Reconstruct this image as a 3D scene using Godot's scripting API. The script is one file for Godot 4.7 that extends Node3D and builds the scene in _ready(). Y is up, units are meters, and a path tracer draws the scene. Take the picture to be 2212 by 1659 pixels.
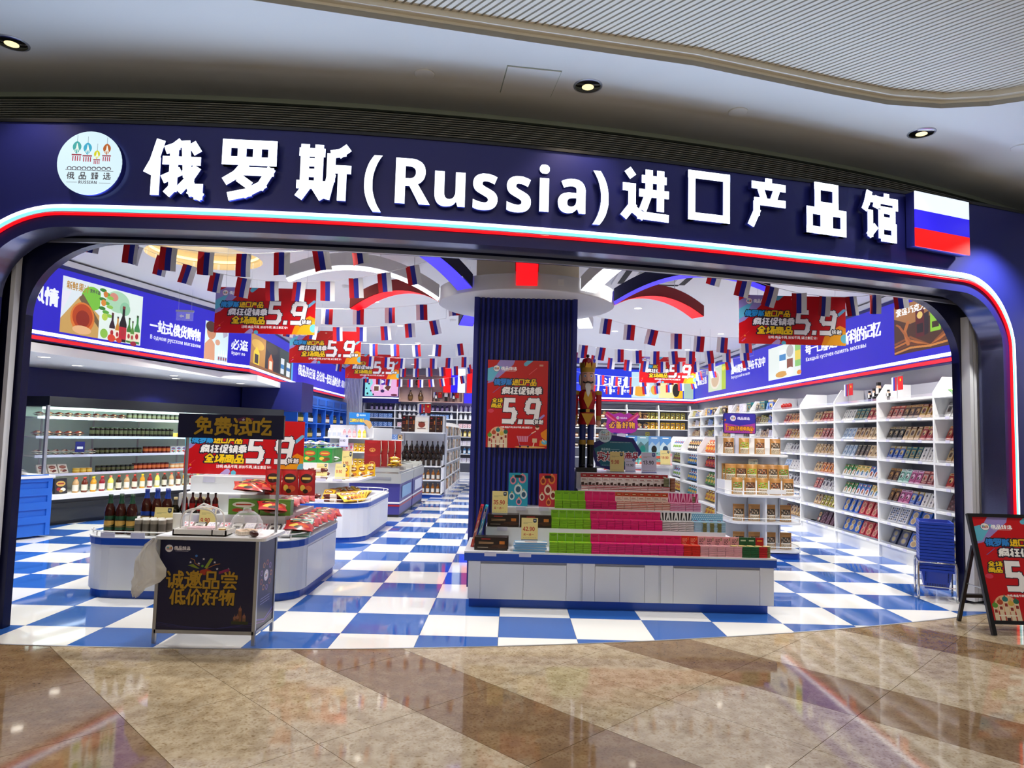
extends Node3D
# Russian import shop in a mall, seen from the concourse. Metres, y up, camera near the origin looking along -z.

const RR := 18.625            # radius of the curved shop front
const CX := -3.078
const CZ := -23.727
var M := {}                   # materials
var taken := {}               # names in use
var meshes := {}              # shared meshes
var rng := RandomNumberGenerator.new()

func _ready():
	rng.seed = 7
	# ---- camera
	var cam := Camera3D.new()
	cam.name = "camera"
	cam.fov = 57.88
	cam.position = Vector3(0, 1.6, 0)
	cam.basis = Basis(Vector3.RIGHT, deg_to_rad(4.08)) * Basis(Vector3.BACK, deg_to_rad(1.43))
	cam.near = 0.05
	cam.far = 200.0
	cam.current = true
	add_child(cam)
	# ---- environment: indoors, so the outside is dark; all light comes from lamps
	var env := Environment.new()
	env.background_mode = Environment.BG_COLOR
	env.background_color = Color(0.02, 0.02, 0.025)
	env.tonemap_mode = Environment.TONE_MAPPER_LINEAR
	env.tonemap_exposure = 1.0
	env.sdfgi_enabled = true
	env.ssao_enabled = true
	env.ssil_enabled = true
	var we := WorldEnvironment.new()
	we.name = "surroundings"
	we.environment = env
	add_child(we)
	make_materials()
	make_prints()
	# ---- setting
	mall_floor()
	mall_ceiling()
	mall_walls()
	shop_front()
	shop_floor()
	shop_shell()
	shop_ceiling_lights()
	wall_banners()
	# ---- large things
	pillar()
	pillar_arms()
	chocolate_counter()
	sampling_cart()
	island_sweets()
	island_sausage()
	freezers()
	beer_gondola()
	cosmetics_gondola()
	cooler()
	cash_counter()
	right_shelf()
	back_shelves()
	wine_shelf()
	bag_gondola()
	nut_endcap()
	middle_tables()
	# ---- smaller things
	hanging_signs()
	bunting()
	nutcracker()
	basket_stack()
	easel_sign()
	small_ceiling_things()

# ------------------------------------------------------------------ helpers
func V(x: float, y: float, z: float) -> Vector3:
	return Vector3(x, y, z)

func P(x: float, y: float) -> Vector2:
	return Vector2(x, y)

func lin(h: String) -> Color:
	return Color(h).srgb_to_linear()

func numbered(called: String) -> String:
	if not taken.has(called):
		taken[called] = 0
		return called
	taken[called] += 1
	return "%s_%03d" % [called, taken[called]]

func tag(o: Node, label := "", category := "", group := "", kind := ""):
	if label != "": o.set_meta("label", label)
	if category != "": o.set_meta("category", category)
	if group != "": o.set_meta("group", group)
	if kind != "": o.set_meta("kind", kind)
	return o

func thing(called: String, at: Vector3, label: String, category: String, group := "", turn := 0.0) -> Node3D:
	var o := Node3D.new()
	o.name = numbered(called)
	add_child(o)
	o.position = at
	o.rotation.y = turn
	tag(o, label, category, group)
	return o

func structure(called: String, label := "") -> Node3D:
	var o := Node3D.new()
	o.name = numbered(called)
	add_child(o)
	tag(o, label, "", "", "structure")
	return o

func put(mesh: Mesh, called: String, parent: Node, m: Material, at := Vector3.ZERO, turn := 0.0) -> MeshInstance3D:
	var o := MeshInstance3D.new()
	o.mesh = mesh
	o.material_override = m
	if parent == self:
		o.name = numbered(called)
		add_child(o)
	else:
		o.name = called
		parent.add_child(o, true)
	o.position = at
	o.rotation.y = turn
	return o

func single(mesh: Mesh, called: String, m: Material, at: Vector3, label: String, category: String, group := "", turn := 0.0) -> MeshInstance3D:
	var o := put(mesh, called, self, m, at, turn)
	tag(o, label, category, group)
	return o

func ring(s: float, off: float, y: float) -> Vector3:      # a point of the curved front: arc length, offset outwards, height
	var a := s / RR
	if y > 2.9 and y < 4.0: y += maxf(0.0, s - 5.5) * 0.05 * (y - 2.9)      # the fascia grows slightly taller to the right
	return Vector3(CX + (RR + off) * sin(a), y, CZ + (RR + off) * cos(a))

class MB:
	var v := PackedVector3Array()
	var n := PackedVector3Array()
	var uv := PackedVector2Array()
	var col := PackedColorArray()
	var idx := PackedInt32Array()
	var t := Transform3D()
	var c := Color.WHITE
	var ur := Rect2(0, 0, 1, 1)      # where the current face reads its print
	var side := Rect2(0, 0, 1, 1)    # where the other faces read theirs
	func vert(p: Vector3, nn: Vector3, q: Vector2) -> int:
		v.append(t * p)
		n.append((t.basis * nn).normalized())
		uv.append(q)
		col.append(c)
		return v.size() - 1
	func face(a: Vector3, b: Vector3, d: Vector3, e: Vector3, r: Rect2) -> void:   # counter-clockwise from outside: lower left, lower right, upper right, upper left
		var nn := (b - a).cross(e - a)
		if nn.length_squared() < 1e-16:
			nn = (d - b).cross(e - b)
		var k := vert(a, nn, Vector2(r.position.x, r.end.y))
		vert(b, nn, r.end)
		vert(d, nn, Vector2(r.end.x, r.position.y))
		vert(e, nn, r.position)
		for i in [0, 2, 1, 0, 3, 2]:
			idx.append(k + i)
	func tri(a: Vector3, b: Vector3, d: Vector3, r := Rect2(0, 0, 1, 1)) -> void:
		var nn := (b - a).cross(d - a)
		var k := vert(a, nn, Vector2(r.position.x, r.end.y))
		vert(b, nn, r.end)
		vert(d, nn, r.position)
		for i in [0, 2, 1]:
			idx.append(k + i)
	func box(p: Vector3, q: Vector3) -> MB:      # from the least to the greatest corner; the print faces +z
		var a := Vector3(p.x, p.y, q.z); var b := Vector3(q.x, p.y, q.z); var d := Vector3(q.x, q.y, q.z); var e := Vector3(p.x, q.y, q.z)
		var f := Vector3(p.x, p.y, p.z); var g := Vector3(q.x, p.y, p.z); var h := Vector3(q.x, q.y, p.z); var i := Vector3(p.x, q.y, p.z)
		face(a, b, d, e, ur)
		face(g, f, i, h, side)
		face(b, g, h, d, side)
		face(f, a, e, i, side)
		face(e, d, h, i, side)
		face(f, g, b, a, side)
		return self
	func cbox(m: Vector3, s: Vector3) -> MB:
		return box(m - s * 0.5, m + s * 0.5)
	func bar(a: Vector3, b: Vector3, w: float, h: float) -> MB:   # a straight bar between two points
		var z := (b - a).normalized()
		var x := Vector3.UP.cross(z)
		if x.length() < 0.01: x = Vector3.RIGHT
		x = x.normalized()
		var y := z.cross(x)
		var keep := t
		t = t * Transform3D(Basis(x, y, z), (a + b) * 0.5)
		cbox(Vector3.ZERO, Vector3(w, h, (b - a).length()))
		t = keep
		return self
	func lathe(pr: Array, seg := 12, r0 := Rect2(0, 0, 1, 1), cap := true) -> MB:   # [radius, height] pairs from below
		var base := v.size()
		var m := pr.size()
		for j in m:
			var pa: Array = pr[maxi(j - 1, 0)]
			var pb: Array = pr[mini(j + 1, m - 1)]
			var tang := Vector2(pb[0] - pa[0], pb[1] - pa[1]).normalized()
			for i in seg + 1:
				var a := TAU * i / seg
				var nn := Vector3(sin(a) * tang.y, -tang.x, cos(a) * tang.y)
				if pr[j].size() > 2: c = pr[j][2]
				vert(Vector3(sin(a) * pr[j][0], pr[j][1], cos(a) * pr[j][0]), nn, Vector2(r0.position.x + r0.size.x * fmod(float(i) / seg + 0.5, 1.0001), r0.end.y - r0.size.y * j / (m - 1.0)))
		for j in m - 1:
			for i in seg:
				var k := base + j * (seg + 1) + i
				for q in [0, seg + 1, 1, 1, seg + 1, seg + 2]:
					idx.append(k + q)
		if cap:
			for e in [[0, -1.0], [m - 1, 1.0]]:
				if pr[e[0]][0] < 0.0005: continue
				if pr[e[0]].size() > 2: c = pr[e[0]][2]
				var k0 := vert(Vector3(0, pr[e[0]][1], 0), Vector3(0, e[1], 0), r0.get_center())
				for i in seg + 1:
					var a := TAU * i / seg
					vert(Vector3(sin(a) * pr[e[0]][0], pr[e[0]][1], cos(a) * pr[e[0]][0]), Vector3(0, e[1], 0), r0.get_center())
				for i in seg:
					if e[1] > 0:
						for q in [k0, k0 + 2 + i, k0 + 1 + i]: idx.append(q)
					else:
						for q in [k0, k0 + 1 + i, k0 + 2 + i]: idx.append(q)
		return self
	func tube(path: Array, r: float, seg := 8, closed := false) -> MB:
		var base := v.size()
		var m := path.size()
		var up := Vector3.UP
		for j in m:
			var pa: Vector3 = path[(j - 1 + m) % m] if closed else path[maxi(j - 1, 0)]
			var pb: Vector3 = path[(j + 1) % m] if closed else path[mini(j + 1, m - 1)]
			var d := (pb - pa).normalized()
			if absf(d.dot(up)) > 0.95: up = Vector3.RIGHT if absf(d.x) < 0.9 else Vector3.BACK
			var x := up.cross(d).normalized()
			var y := d.cross(x)
			up = y
			for i in seg + 1:
				var a := TAU * i / seg
				var nn := x * cos(a) + y * sin(a)
				vert(path[j] + nn * r, nn, Vector2(float(i) / seg, float(j) / m))
		for j in (m if closed else m - 1):
			for i in seg:
				var k := base + j * (seg + 1) + i
				var l := base + ((j + 1) % m) * (seg + 1) + i
				for q in [k, l, k + 1, k + 1, l, l + 1]:
					idx.append(q)
		return self
	func plate(poly: PackedVector2Array, z0: float, z1: float, sides := true) -> MB:     # a flat outline in x and y with thickness; the print faces +z
		var tris := Geometry2D.triangulate_polygon(poly)
		var lo := poly[0]; var hi := poly[0]
		for p in poly:
			lo = lo.min(p); hi = hi.max(p)
		var sz := (hi - lo).max(Vector2(1e-6, 1e-6))
		var area := 0.0
		for i in poly.size():
			area += poly[i].cross(poly[(i + 1) % poly.size()])
		for zz in [[z1, 1.0], [z0, -1.0]]:
			var k := v.size()
			for p in poly:
				var f := (p - lo) / sz
				var r := ur if zz[1] > 0 else side
				vert(Vector3(p.x, p.y, zz[0]), Vector3(0, 0, zz[1]), Vector2(r.position.x + f.x * r.size.x, r.end.y - f.y * r.size.y))
			for i in range(0, tris.size(), 3):
				var a := tris[i]; var b := tris[i + 1]; var d := tris[i + 2]
				var ccw: bool = (poly[b] - poly[a]).cross(poly[d] - poly[a]) > 0
				if ccw == (zz[1] > 0):
					for q in [a, d, b]: idx.append(k + q)
				else:
					for q in [a, b, d]: idx.append(k + q)
		if sides:
			for i in poly.size():
				var p := poly[i]; var q := poly[(i + 1) % poly.size()]
				if area < 0:
					var h := p; p = q; q = h
				face(Vector3(p.x, p.y, z0), Vector3(q.x, q.y, z0), Vector3(q.x, q.y, z1), Vector3(p.x, p.y, z1), side)
		return self
	func ball(m: Vector3, r: Vector3, seg := 10, rows := 6) -> MB:
		var base := v.size()
		for j in rows + 1:
			var la := PI * j / rows - PI / 2
			for i in seg + 1:
				var a := TAU * i / seg
				var u := Vector3(cos(la) * sin(a), sin(la), cos(la) * cos(a))
				vert(m + u * r, u / r, Vector2(ur.position.x + ur.size.x * i / seg, ur.end.y - ur.size.y * j / rows))
		for j in rows:
			for i in seg:
				var k := base + j * (seg + 1) + i
				for q in [0, seg + 1, 1, 1, seg + 1, seg + 2]: idx.append(k + q)
		return self
	func sheet(pts: Array, w: int, h: int, r := Rect2(0, 0, 1, 1)) -> MB:   # a grid of points with smooth normals
		var base := v.size()
		for j in h:
			for i in w:
				var dx: Vector3 = pts[j * w + mini(i + 1, w - 1)] - pts[j * w + maxi(i - 1, 0)]
				var dy: Vector3 = pts[mini(j + 1, h - 1) * w + i] - pts[maxi(j - 1, 0) * w + i]
				vert(pts[j * w + i], dx.cross(dy), Vector2(r.position.x + r.size.x * i / (w - 1.0), r.end.y - r.size.y * j / (h - 1.0)))
		for j in h - 1:
			for i in w - 1:
				var k := base + j * w + i
				for q in [0, w, 1, 1, w, w + 1]: idx.append(k + q)
		return self
	func done() -> ArrayMesh:
		var a := []
		a.resize(Mesh.ARRAY_MAX)
		a[Mesh.ARRAY_VERTEX] = v
		a[Mesh.ARRAY_NORMAL] = n
		a[Mesh.ARRAY_TEX_UV] = uv
		a[Mesh.ARRAY_COLOR] = col
		a[Mesh.ARRAY_INDEX] = idx
		var m := ArrayMesh.new()
		m.add_surface_from_arrays(Mesh.PRIMITIVE_TRIANGLES, a)
		return m

func bx(p: Vector3, q: Vector3) -> ArrayMesh:
	return MB.new().box(p, q).done()

# ------------------------------------------------------------------ materials
func plain(called: String, h: String, rough := 0.5, metal := 0.0, coat := 0.0) -> StandardMaterial3D:
	var m := StandardMaterial3D.new()
	m.resource_name = called
	m.albedo_color = Color(h)
	m.roughness = rough
	m.metallic = metal
	if coat > 0:
		m.clearcoat_enabled = true
		m.clearcoat = coat
		m.clearcoat_roughness = 0.04
	M[called] = m
	return m

func glow(called: String, h: String, e: float) -> StandardMaterial3D:
	var m := plain(called, h, 0.4)
	m.emission_enabled = true
	m.emission = Color(h)
	m.emission_energy_multiplier = e
	return m

func printed(called: String, tex: Texture2D, rough := 0.45, e := 0.0) -> StandardMaterial3D:
	var m := plain(called, "ffffff", rough)
	m.albedo_texture = tex
	if e > 0:
		m.emission_enabled = true
		m.emission_operator = BaseMaterial3D.EMISSION_OP_MULTIPLY
		m.emission = Color.WHITE
		m.emission_texture = tex
		m.emission_energy_multiplier = e
		m.albedo_color = Color(0.35, 0.35, 0.35)
	return m

func noise_tex(sz: int, freq: float, ramp: Array, seed_: int, oct := 4) -> NoiseTexture2D:
	var f := FastNoiseLite.new()
	f.seed = seed_
	f.noise_type = FastNoiseLite.TYPE_SIMPLEX_SMOOTH
	f.frequency = freq
	f.fractal_octaves = oct
	var t := NoiseTexture2D.new()
	t.width = sz
	t.height = sz
	t.seamless = true
	t.noise = f
	if ramp.size():
		var g := Gradient.new()
		var offs := PackedFloat32Array()
		var cs := PackedColorArray()
		for r in ramp:
			offs.append(r[0])
			cs.append(Color(r[1]))
		g.offsets = offs
		g.colors = cs
		t.color_ramp = g
	return t

func make_materials():
	plain("navy_panel", "1d2373", 0.38)
	plain("navy_dark", "10143f", 0.45)
	plain("soffit_metal", "6a6f92", 0.16, 0.75)
	plain("steel", "c4c6c8", 0.28, 0.9)
	plain("alu", "b4b6ba", 0.38, 0.75)
	plain("chrome", "dddddd", 0.1, 1.0)
	plain("ceiling_white", "e9e9ea", 0.85)
	plain("mall_paint", "d6d6d2", 0.8)
	plain("cream_band", "e4dfcf", 0.7)
	plain("slat_white", "ddd7c8", 0.55)
	plain("grille_grey", "b4b6b2", 0.4, 0.1)
	plain("black_gap", "0a0b0a", 0.7)
	plain("frame_grey", "8f9a8c", 0.5)
	plain("tile_white", "f0f1ef", 0.045, 0.0)
	plain("tile_blue", "2f62b4", 0.045, 0.0)
	plain("grout", "7f8890", 0.7)
	plain("counter_white", "e6e9ee", 0.32)
	plain("counter_blue", "1a4bb0", 0.3)
	plain("shelf_white", "eceef0", 0.4)
	plain("shelf_back", "d5d7de", 0.6)
	plain("shelf_grey", "8f919e", 0.6)
	plain("wine_blue", "1d63cc", 0.45)
	plain("wine_dark", "174ea8", 0.5)
	plain("cooler_black", "23262a", 0.45)
	plain("cooler_green", "dcefe6", 0.4)
	plain("pillar_navy", "172178", 0.5)
	plain("drum_white", "e2e2e6", 0.6)
	plain("cream_wall", "e3d8bd", 0.7)
	plain("niche_tan", "b9998f", 0.6)
	plain("black_plastic", "17181a", 0.35)
	plain("white_plastic", "eeeeec", 0.35)
	plain("basket_blue", "1640b4", 0.38)
	plain("cardboard", "c9a26a", 0.8)
	plain("red_box", "a8141c", 0.35)
	plain("gold", "c79a3e", 0.3, 0.7)
	plain("skin", "e8b49c", 0.5)
	plain("freezer_print", "3c3a8a", 0.35)
	plain("white_print", "d8dcec", 0.4)
	plain("ice_print", "7aa8d0", 0.4)
	plain("navy_gloss", "1a1f66", 0.2)
	plain("arm_red", "8a1016", 0.5)
	plain("tinted_red", "b0241c", 0.2)
	plain("tinted_meat", "4a1a14", 0.3)
	plain("shop_tag", "d4d4ea", 0.5)
	plain("notice", "c9d2ea", 0.5)
	plain("door_white", "d8dbe2", 0.35)
	var vc := plain("tinted", "ffffff", 0.42)
	vc.vertex_color_use_as_albedo = true
	var vg := plain("tinted_gloss", "ffffff", 0.14)
	vg.vertex_color_use_as_albedo = true
	var vm := plain("tinted_paper", "ffffff", 0.8)
	vm.vertex_color_use_as_albedo = true
	vm.backlight_enabled = true
	vm.backlight = Color(0.35, 0.35, 0.35)
	var g := plain("clear_glass", "ffffff", 0.02)
	g.transparency = BaseMaterial3D.TRANSPARENCY_ALPHA
	g.albedo_color = Color(0.95, 1.0, 0.98, 0.06)
	var ac := plain("clear_acrylic", "ffffff", 0.05)
	ac.transparency = BaseMaterial3D.TRANSPARENCY_ALPHA
	ac.albedo_color = Color(0.96, 0.97, 1.0, 0.12)
	var bagm := plain("thin_plastic", "f4f4f0", 0.35)
	bagm.transparency = BaseMaterial3D.TRANSPARENCY_ALPHA
	bagm.albedo_color = Color(0.93, 0.93, 0.91, 0.6)
	glow("glow_white", "f4f8ff", 1.6)
	glow("glow_letter", "eaf3ff", 2.4)
	glow("glow_cyan", "7fe9ea", 1.0)
	glow("glow_red", "ff0a18", 1.1)
	glow("glow_flag_blue", "2a1ee0", 0.9)
	glow("glow_flag_red", "f01010", 0.85)
	glow("glow_flag_white", "dfeaf8", 1.0)
	glow("glow_blue_arm", "3c2cf5", 1.0)
	glow("glow_red_arm", "ff0412", 1.0)
	glow("glow_white_arm", "ffffff", 1.7)
	glow("glow_warm", "ffe7a8", 1.3)
	glow("glow_lamp", "fff6e6", 6.0)
	glow("glow_cooler", "e6fff6", 3.0)
	glow("glow_strip_red", "d81426", 0.7)
	glow("glow_strip_white", "eef6ff", 1.5)
	# marble of the concourse: light and dark slabs, cloudy with fine flecks
	for k in [["marble_light", [[0.0, "a08f74"], [0.35, "ad9c80"], [0.55, "b8a88c"], [0.75, "c0b196"], [1.0, "aa9a80"]], 3], ["marble_dark", [[0.0, "7a644a"], [0.4, "846b4e"], [0.6, "8b7254"], [0.8, "917a5c"], [1.0, "836b4e"]], 9]]:
		var m := plain(k[0], "ffffff", 0.05)
		m.albedo_texture = noise_tex(512, 0.02, k[1], k[2], 5)
		m.uv1_triplanar = true
		m.uv1_world_triplanar = true
		m.uv1_scale = Vector3(0.7, 0.7, 0.7)
		m.detail_enabled = true
		m.detail_albedo = noise_tex(512, 0.07, [[0.0, "d9cdb8"], [0.42, "ffffff"], [0.62, "ffffff"], [1.0, "b9a98f"]], k[2] + 1, 3)
		m.detail_blend_mode = BaseMaterial3D.BLEND_MODE_MUL
		m.detail_uv_layer = BaseMaterial3D.DETAIL_UV_1
# ------------------------------------------------------------------ lettering: Chinese characters as brush strokes on a 100 x 100 square ("x,y x,y" runs; "@part x0 y0 x1 y1" places a part)
const STROKES := {
	"亻": "70,2 40,40 8,62; 52,34 52,100", "氵": "20,4 70,24; 6,36 60,54; 14,98 78,64", "讠": "16,6 50,24; 0,44 46,44 46,92 90,72",
	"辶": "10,6 22,20; 0,40 20,40 20,76 2,98; 18,78 40,92 100,94", "扌": "4,26 96,26; 56,2 56,96 30,92; 2,66 98,50", "忄": "50,0 50,100; 20,24 10,50; 74,18 90,40",
	"钅": "40,0 24,24 2,40; 26,20 92,20; 16,44 86,44; 6,64 92,64; 50,44 50,94 90,78", "饣": "44,2 30,24 8,44; 34,18 92,18 80,36; 46,42 46,92 84,74",
	"犭": "84,4 20,34; 40,16 72,50 64,92 40,92; 66,50 10,84", "纟": "48,2 10,36 56,32 12,68 60,60; 4,92 70,78", "阝": "16,4 16,100; 16,4 84,4 60,34 88,56 76,76 46,72",
	"牜": "26,8 10,44; 20,28 94,28; 56,2 56,100; 2,66 98,52", "疒": "54,0 54,12; 18,14 100,14; 18,14 18,60 2,98; 2,30 12,44; 0,62 16,54", "艹": "0,50 100,50; 30,0 30,100; 70,0 70,100",
	"我": "48,4 30,14 6,20; 0,38 100,38; 30,16 30,86 14,98; 2,72 50,56; 58,2 66,60 82,92 98,98 98,78; 92,48 70,72 44,92; 74,6 92,24",
	"其": "6,16 94,16; 26,2 26,74; 74,2 74,74; 26,34 74,34; 26,53 74,53; 0,74 100,74; 34,78 8,98; 66,78 92,98", "斤": "88,4 60,14 20,18; 22,16 22,60 4,98; 22,44 100,44; 66,44 66,100",
	"井": "10,26 92,26; 2,58 100,58; 34,4 34,58 14,98; 72,4 72,98", "口": "10,8 90,8 90,90 10,90 10,8", "官": "50,2 50,14; 6,36 6,18 94,18 94,36; 22,38 22,100; 22,38 80,38 80,60 22,60; 22,72 86,72 86,98 22,98",
	"先": "28,4 14,30; 20,22 86,22; 52,2 52,48; 4,50 98,50; 36,50 32,78 6,98; 62,50 62,90 96,92 98,76", "王": "6,10 94,10; 10,50 90,50; 0,92 100,92; 50,10 50,92",
	"至": "4,10 96,10; 46,10 16,40 88,36; 66,22 90,44; 50,46 50,90; 14,66 86,66; 0,92 100,92", "秦": "14,10 86,10; 20,24 80,24; 4,40 96,40; 50,2 50,24; 46,40 8,64; 54,40 94,64; 12,70 88,70; 50,56 50,100; 46,74 16,94; 54,74 84,94",
	"足": "@口 14 2 88 42; 50,40 50,90; 50,62 88,62; 24,56 20,80 0,98; 20,80 50,94 100,94", "肖": "50,0 50,34; 14,8 28,28; 88,6 72,28; 14,38 14,100; 14,38 88,38 88,94 70,94; 14,58 88,58; 14,76 88,76",
	"土": "4,34 96,34; 50,6 50,84; 0,92 100,76", "昜": "10,8 80,8 34,40; 30,40 96,40 88,96 70,92; 52,42 8,80; 76,42 36,98", "走": "10,18 90,18; 2,44 98,44; 50,2 50,88; 50,62 92,62; 28,56 20,80 2,98; 22,78 52,92 100,94",
	"己": "8,8 92,8 92,46 10,46 10,84 96,88 98,70", "主": "40,0 62,14; 4,24 96,24; 10,56 90,56; 0,94 100,94; 50,24 50,94", "日": "10,6 90,6 90,92 10,92 10,6; 10,48 90,48", "月": "18,4 18,60 2,100; 18,4 92,4 92,98 68,98; 18,34 92,34; 18,62 92,62",
	"青": "8,10 92,10; 14,28 86,28; 0,44 100,44; 50,0 50,44; 16,54 16,100; 16,54 88,54 88,98 72,98; 16,68 88,68; 16,82 88,82", "乞": "30,0 4,34; 20,18 96,18; 24,44 86,44 24,92 98,94 98,76",
	"氐": "82,4 16,14; 16,12 16,90 40,78; 16,48 96,48; 54,14 62,66 84,96 98,94 98,78; 50,86 62,98", "介": "50,0 4,42; 50,0 96,42; 34,40 32,76 12,100; 68,40 68,100", "女": "46,2 22,58 84,98; 80,26 64,70 8,100; 0,28 100,28",
	"子": "14,10 84,10 52,36; 52,36 52,96 28,92; 2,52 98,52", "勿": "32,2 4,46; 22,24 92,24 86,96 64,92; 46,26 8,72; 70,26 26,98", "立": "50,2 50,20; 4,24 96,24; 24,36 34,70; 78,34 62,82; 0,90 100,82",
	"占": "44,2 44,48; 44,22 98,22; 14,50 90,50 90,96 14,96 14,50", "贝": "12,6 12,70; 12,6 88,6 88,70; 50,18 46,66 4,98; 56,72 94,98", "勾": "34,2 6,46; 22,22 96,22 90,96 66,92; 50,38 26,72 82,68; 68,54 86,82",
	"共": "10,22 90,22; 32,2 32,62; 68,2 68,62; 0,62 100,62; 34,72 8,98; 66,72 94,98", "车": "8,16 92,16; 46,2 20,50 90,50; 4,76 96,76; 54,34 54,100", "充": "50,0 50,14; 2,18 98,18; 46,20 20,46 82,42; 70,30 90,50; 36,52 32,78 4,98; 62,52 62,90 96,92 98,74",
	"酉": "2,8 98,8; 12,28 88,28 88,96 12,96 12,28; 36,8 34,52; 64,8 64,52 84,52; 12,74 88,74", "关": "26,0 38,18; 76,0 64,18; 12,24 88,24; 0,50 100,50; 50,24 48,60 8,98; 54,56 94,96", "乍": "26,0 2,44; 16,22 98,22; 42,22 42,100; 42,48 92,48; 42,74 92,74",
	"鱼": "36,0 8,28; 30,10 66,10 54,26; 12,28 88,28 88,72 12,72 12,28; 50,28 50,72; 12,50 88,50; 0,92 100,92", "羊": "26,2 38,18; 74,2 62,18; 8,24 92,24; 12,46 88,46; 0,70 100,70; 50,24 50,100", "十": "0,40 100,40; 50,2 50,100",
	"者": "10,18 80,18; 44,2 44,40; 0,40 98,40; 92,8 4,70; 32,56 82,56 82,98 32,98 32,56; 32,76 82,76", "禾": "80,2 14,14; 0,34 100,34; 50,12 50,100; 46,38 6,74; 54,38 96,68", "白": "44,0 34,16; 12,18 88,18 88,94 12,94 12,18; 12,54 88,54",
	"勺": "34,0 4,44; 22,22 96,22 90,96 64,92; 36,46 62,66", "乙": "4,10 88,10 10,86 20,94 92,94 96,72", "工": "6,14 94,14; 50,14 50,80; 0,86 100,76", "丂": "2,8 98,8; 36,8 26,42 90,42 82,94 58,92",
	"舌": "86,2 12,12; 0,34 100,34; 50,10 50,60; 16,60 86,60 86,96 16,96 16,60", "甘": "0,24 100,24; 20,2 20,94; 80,2 80,94; 20,58 80,58; 20,94 80,94", "石": "0,10 100,10; 46,10 4,56; 26,44 88,44 88,92 26,92 26,44",
	"卑": "50,0 40,12; 10,14 92,14 92,54 10,54 10,14; 10,34 92,34; 50,14 36,60; 0,72 100,72; 60,56 60,100", "平": "6,8 94,8; 24,20 32,40; 76,20 66,40; 0,54 100,54; 50,8 50,100", "木": "0,28 100,28; 52,0 52,100; 48,34 6,72; 58,40 94,64",
	"旁": "50,0 50,10; 8,14 92,14; 28,18 34,30; 72,18 66,30; 4,46 4,34 96,34 96,46; 50,42 50,54; 6,58 94,58; 40,58 34,80 8,98; 38,74 80,74 74,98 54,96", "欠": "32,0 6,40; 22,20 92,20 80,38; 50,34 44,64 4,98; 50,50 94,98",
	"方": "46,0 52,12; 0,20 100,20; 44,20 36,64 4,98; 42,46 84,46 76,94 56,90", "连": "@辶 0 0 100 100; @车 34 2 100 82", "狂": "@犭 0 0 40 100; @王 44 6 100 98",
	"俄": "@亻 0 0 36 100; @我 30 0 100 100", "罗": "8,6 92,6 92,36 8,36 8,6; 36,6 36,36; 64,6 64,36; 44,40 28,60 6,74; 36,54 88,54 74,78 48,92 14,100; 32,66 54,80", "斯": "@其 0 0 54 100; @斤 52 0 100 100",
	"进": "@辶 0 0 100 100; @井 34 0 100 84", "产": "50,2 50,16; 8,18 92,18; 30,24 38,44; 70,24 62,44; 14,50 92,50; 20,50 20,72 6,100", "品": "@口 20 0 80 48; @口 0 52 46 100; @口 54 52 100 100", "馆": "@饣 0 0 46 100; @官 40 0 100 100",
	"臻": "@至 0 4 46 98; @秦 48 0 100 100", "选": "@辶 0 0 100 100; @先 34 0 100 84", "风": "14,6 10,60 0,98; 14,6 84,6 86,80 98,94; 30,28 70,84; 70,26 28,86", "疯": "@疒 0 0 100 100; @风 28 24 100 100", "促": "@亻 0 0 36 100; @足 34 0 100 100",
	"销": "@钅 0 0 46 100; @肖 50 0 100 100", "季": "80,2 18,12; 4,26 96,26; 50,8 50,52; 44,28 6,54; 56,28 96,54; 18,58 82,58 52,72; 50,70 50,96 32,96; 2,78 98,78", "全": "50,0 4,44; 50,0 96,44; 22,46 78,46; 18,68 82,68; 2,94 98,94; 50,46 50,94",
	"场": "@土 0 0 40 100; @昜 38 0 100 100", "商": "50,0 50,12; 4,14 96,14; 30,20 38,32; 70,20 62,32; 8,36 8,100; 8,36 92,36 92,98 78,98; 42,40 24,58; 58,40 76,58; 30,64 70,64 70,86 30,86 30,64", "折": "@扌 0 0 40 100; @斤 42 0 100 100",
	"起": "@走 0 0 60 100; @己 62 14 100 72; 30,90 100,96", "注": "@氵 0 0 32 100; @主 34 0 100 100", "明": "@日 0 6 40 84; @月 46 0 100 100", "不": "4,10 96,10; 58,12 6,64; 52,34 52,100; 66,44 94,72",
	"同": "8,6 8,100; 8,6 92,6 92,98 74,98; 26,26 74,26; 28,46 72,46 72,78 28,78 28,46", "扣": "@扌 0 0 42 100; @口 46 16 100 92", "请": "@讠 0 0 36 100; @青 36 0 100 100",
	"意": "50,0 50,10; 10,12 90,12; 30,16 36,26; 70,16 64,26; 2,30 98,30; 22,38 78,38 78,66 22,66 22,38; 22,52 78,52; 8,78 2,96; 30,74 32,94 70,96 72,84; 50,72 58,82; 84,74 98,92", "区": "94,6 8,6 8,94 98,94; 24,22 78,78; 76,20 24,80",
	"分": "36,4 2,52; 64,4 98,52; 18,50 80,50 74,96 50,94; 46,50 38,76 10,98", "免": "36,0 8,30; 30,10 66,10 54,26; 20,28 84,28 84,54 20,54 20,28; 50,28 40,72 4,98; 60,54 60,90 94,92 96,74",
	"费": "12,10 84,10 84,24 14,24 8,40 92,40 90,50; 38,0 36,44; 62,0 62,50; 20,58 20,84; 20,58 80,58 80,84; 50,62 44,84 10,100; 58,84 92,100", "式": "4,26 96,26; 12,54 54,54; 33,54 33,90; 2,96 62,84; 60,2 66,58 84,96 98,98 98,80; 76,4 92,16",
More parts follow.
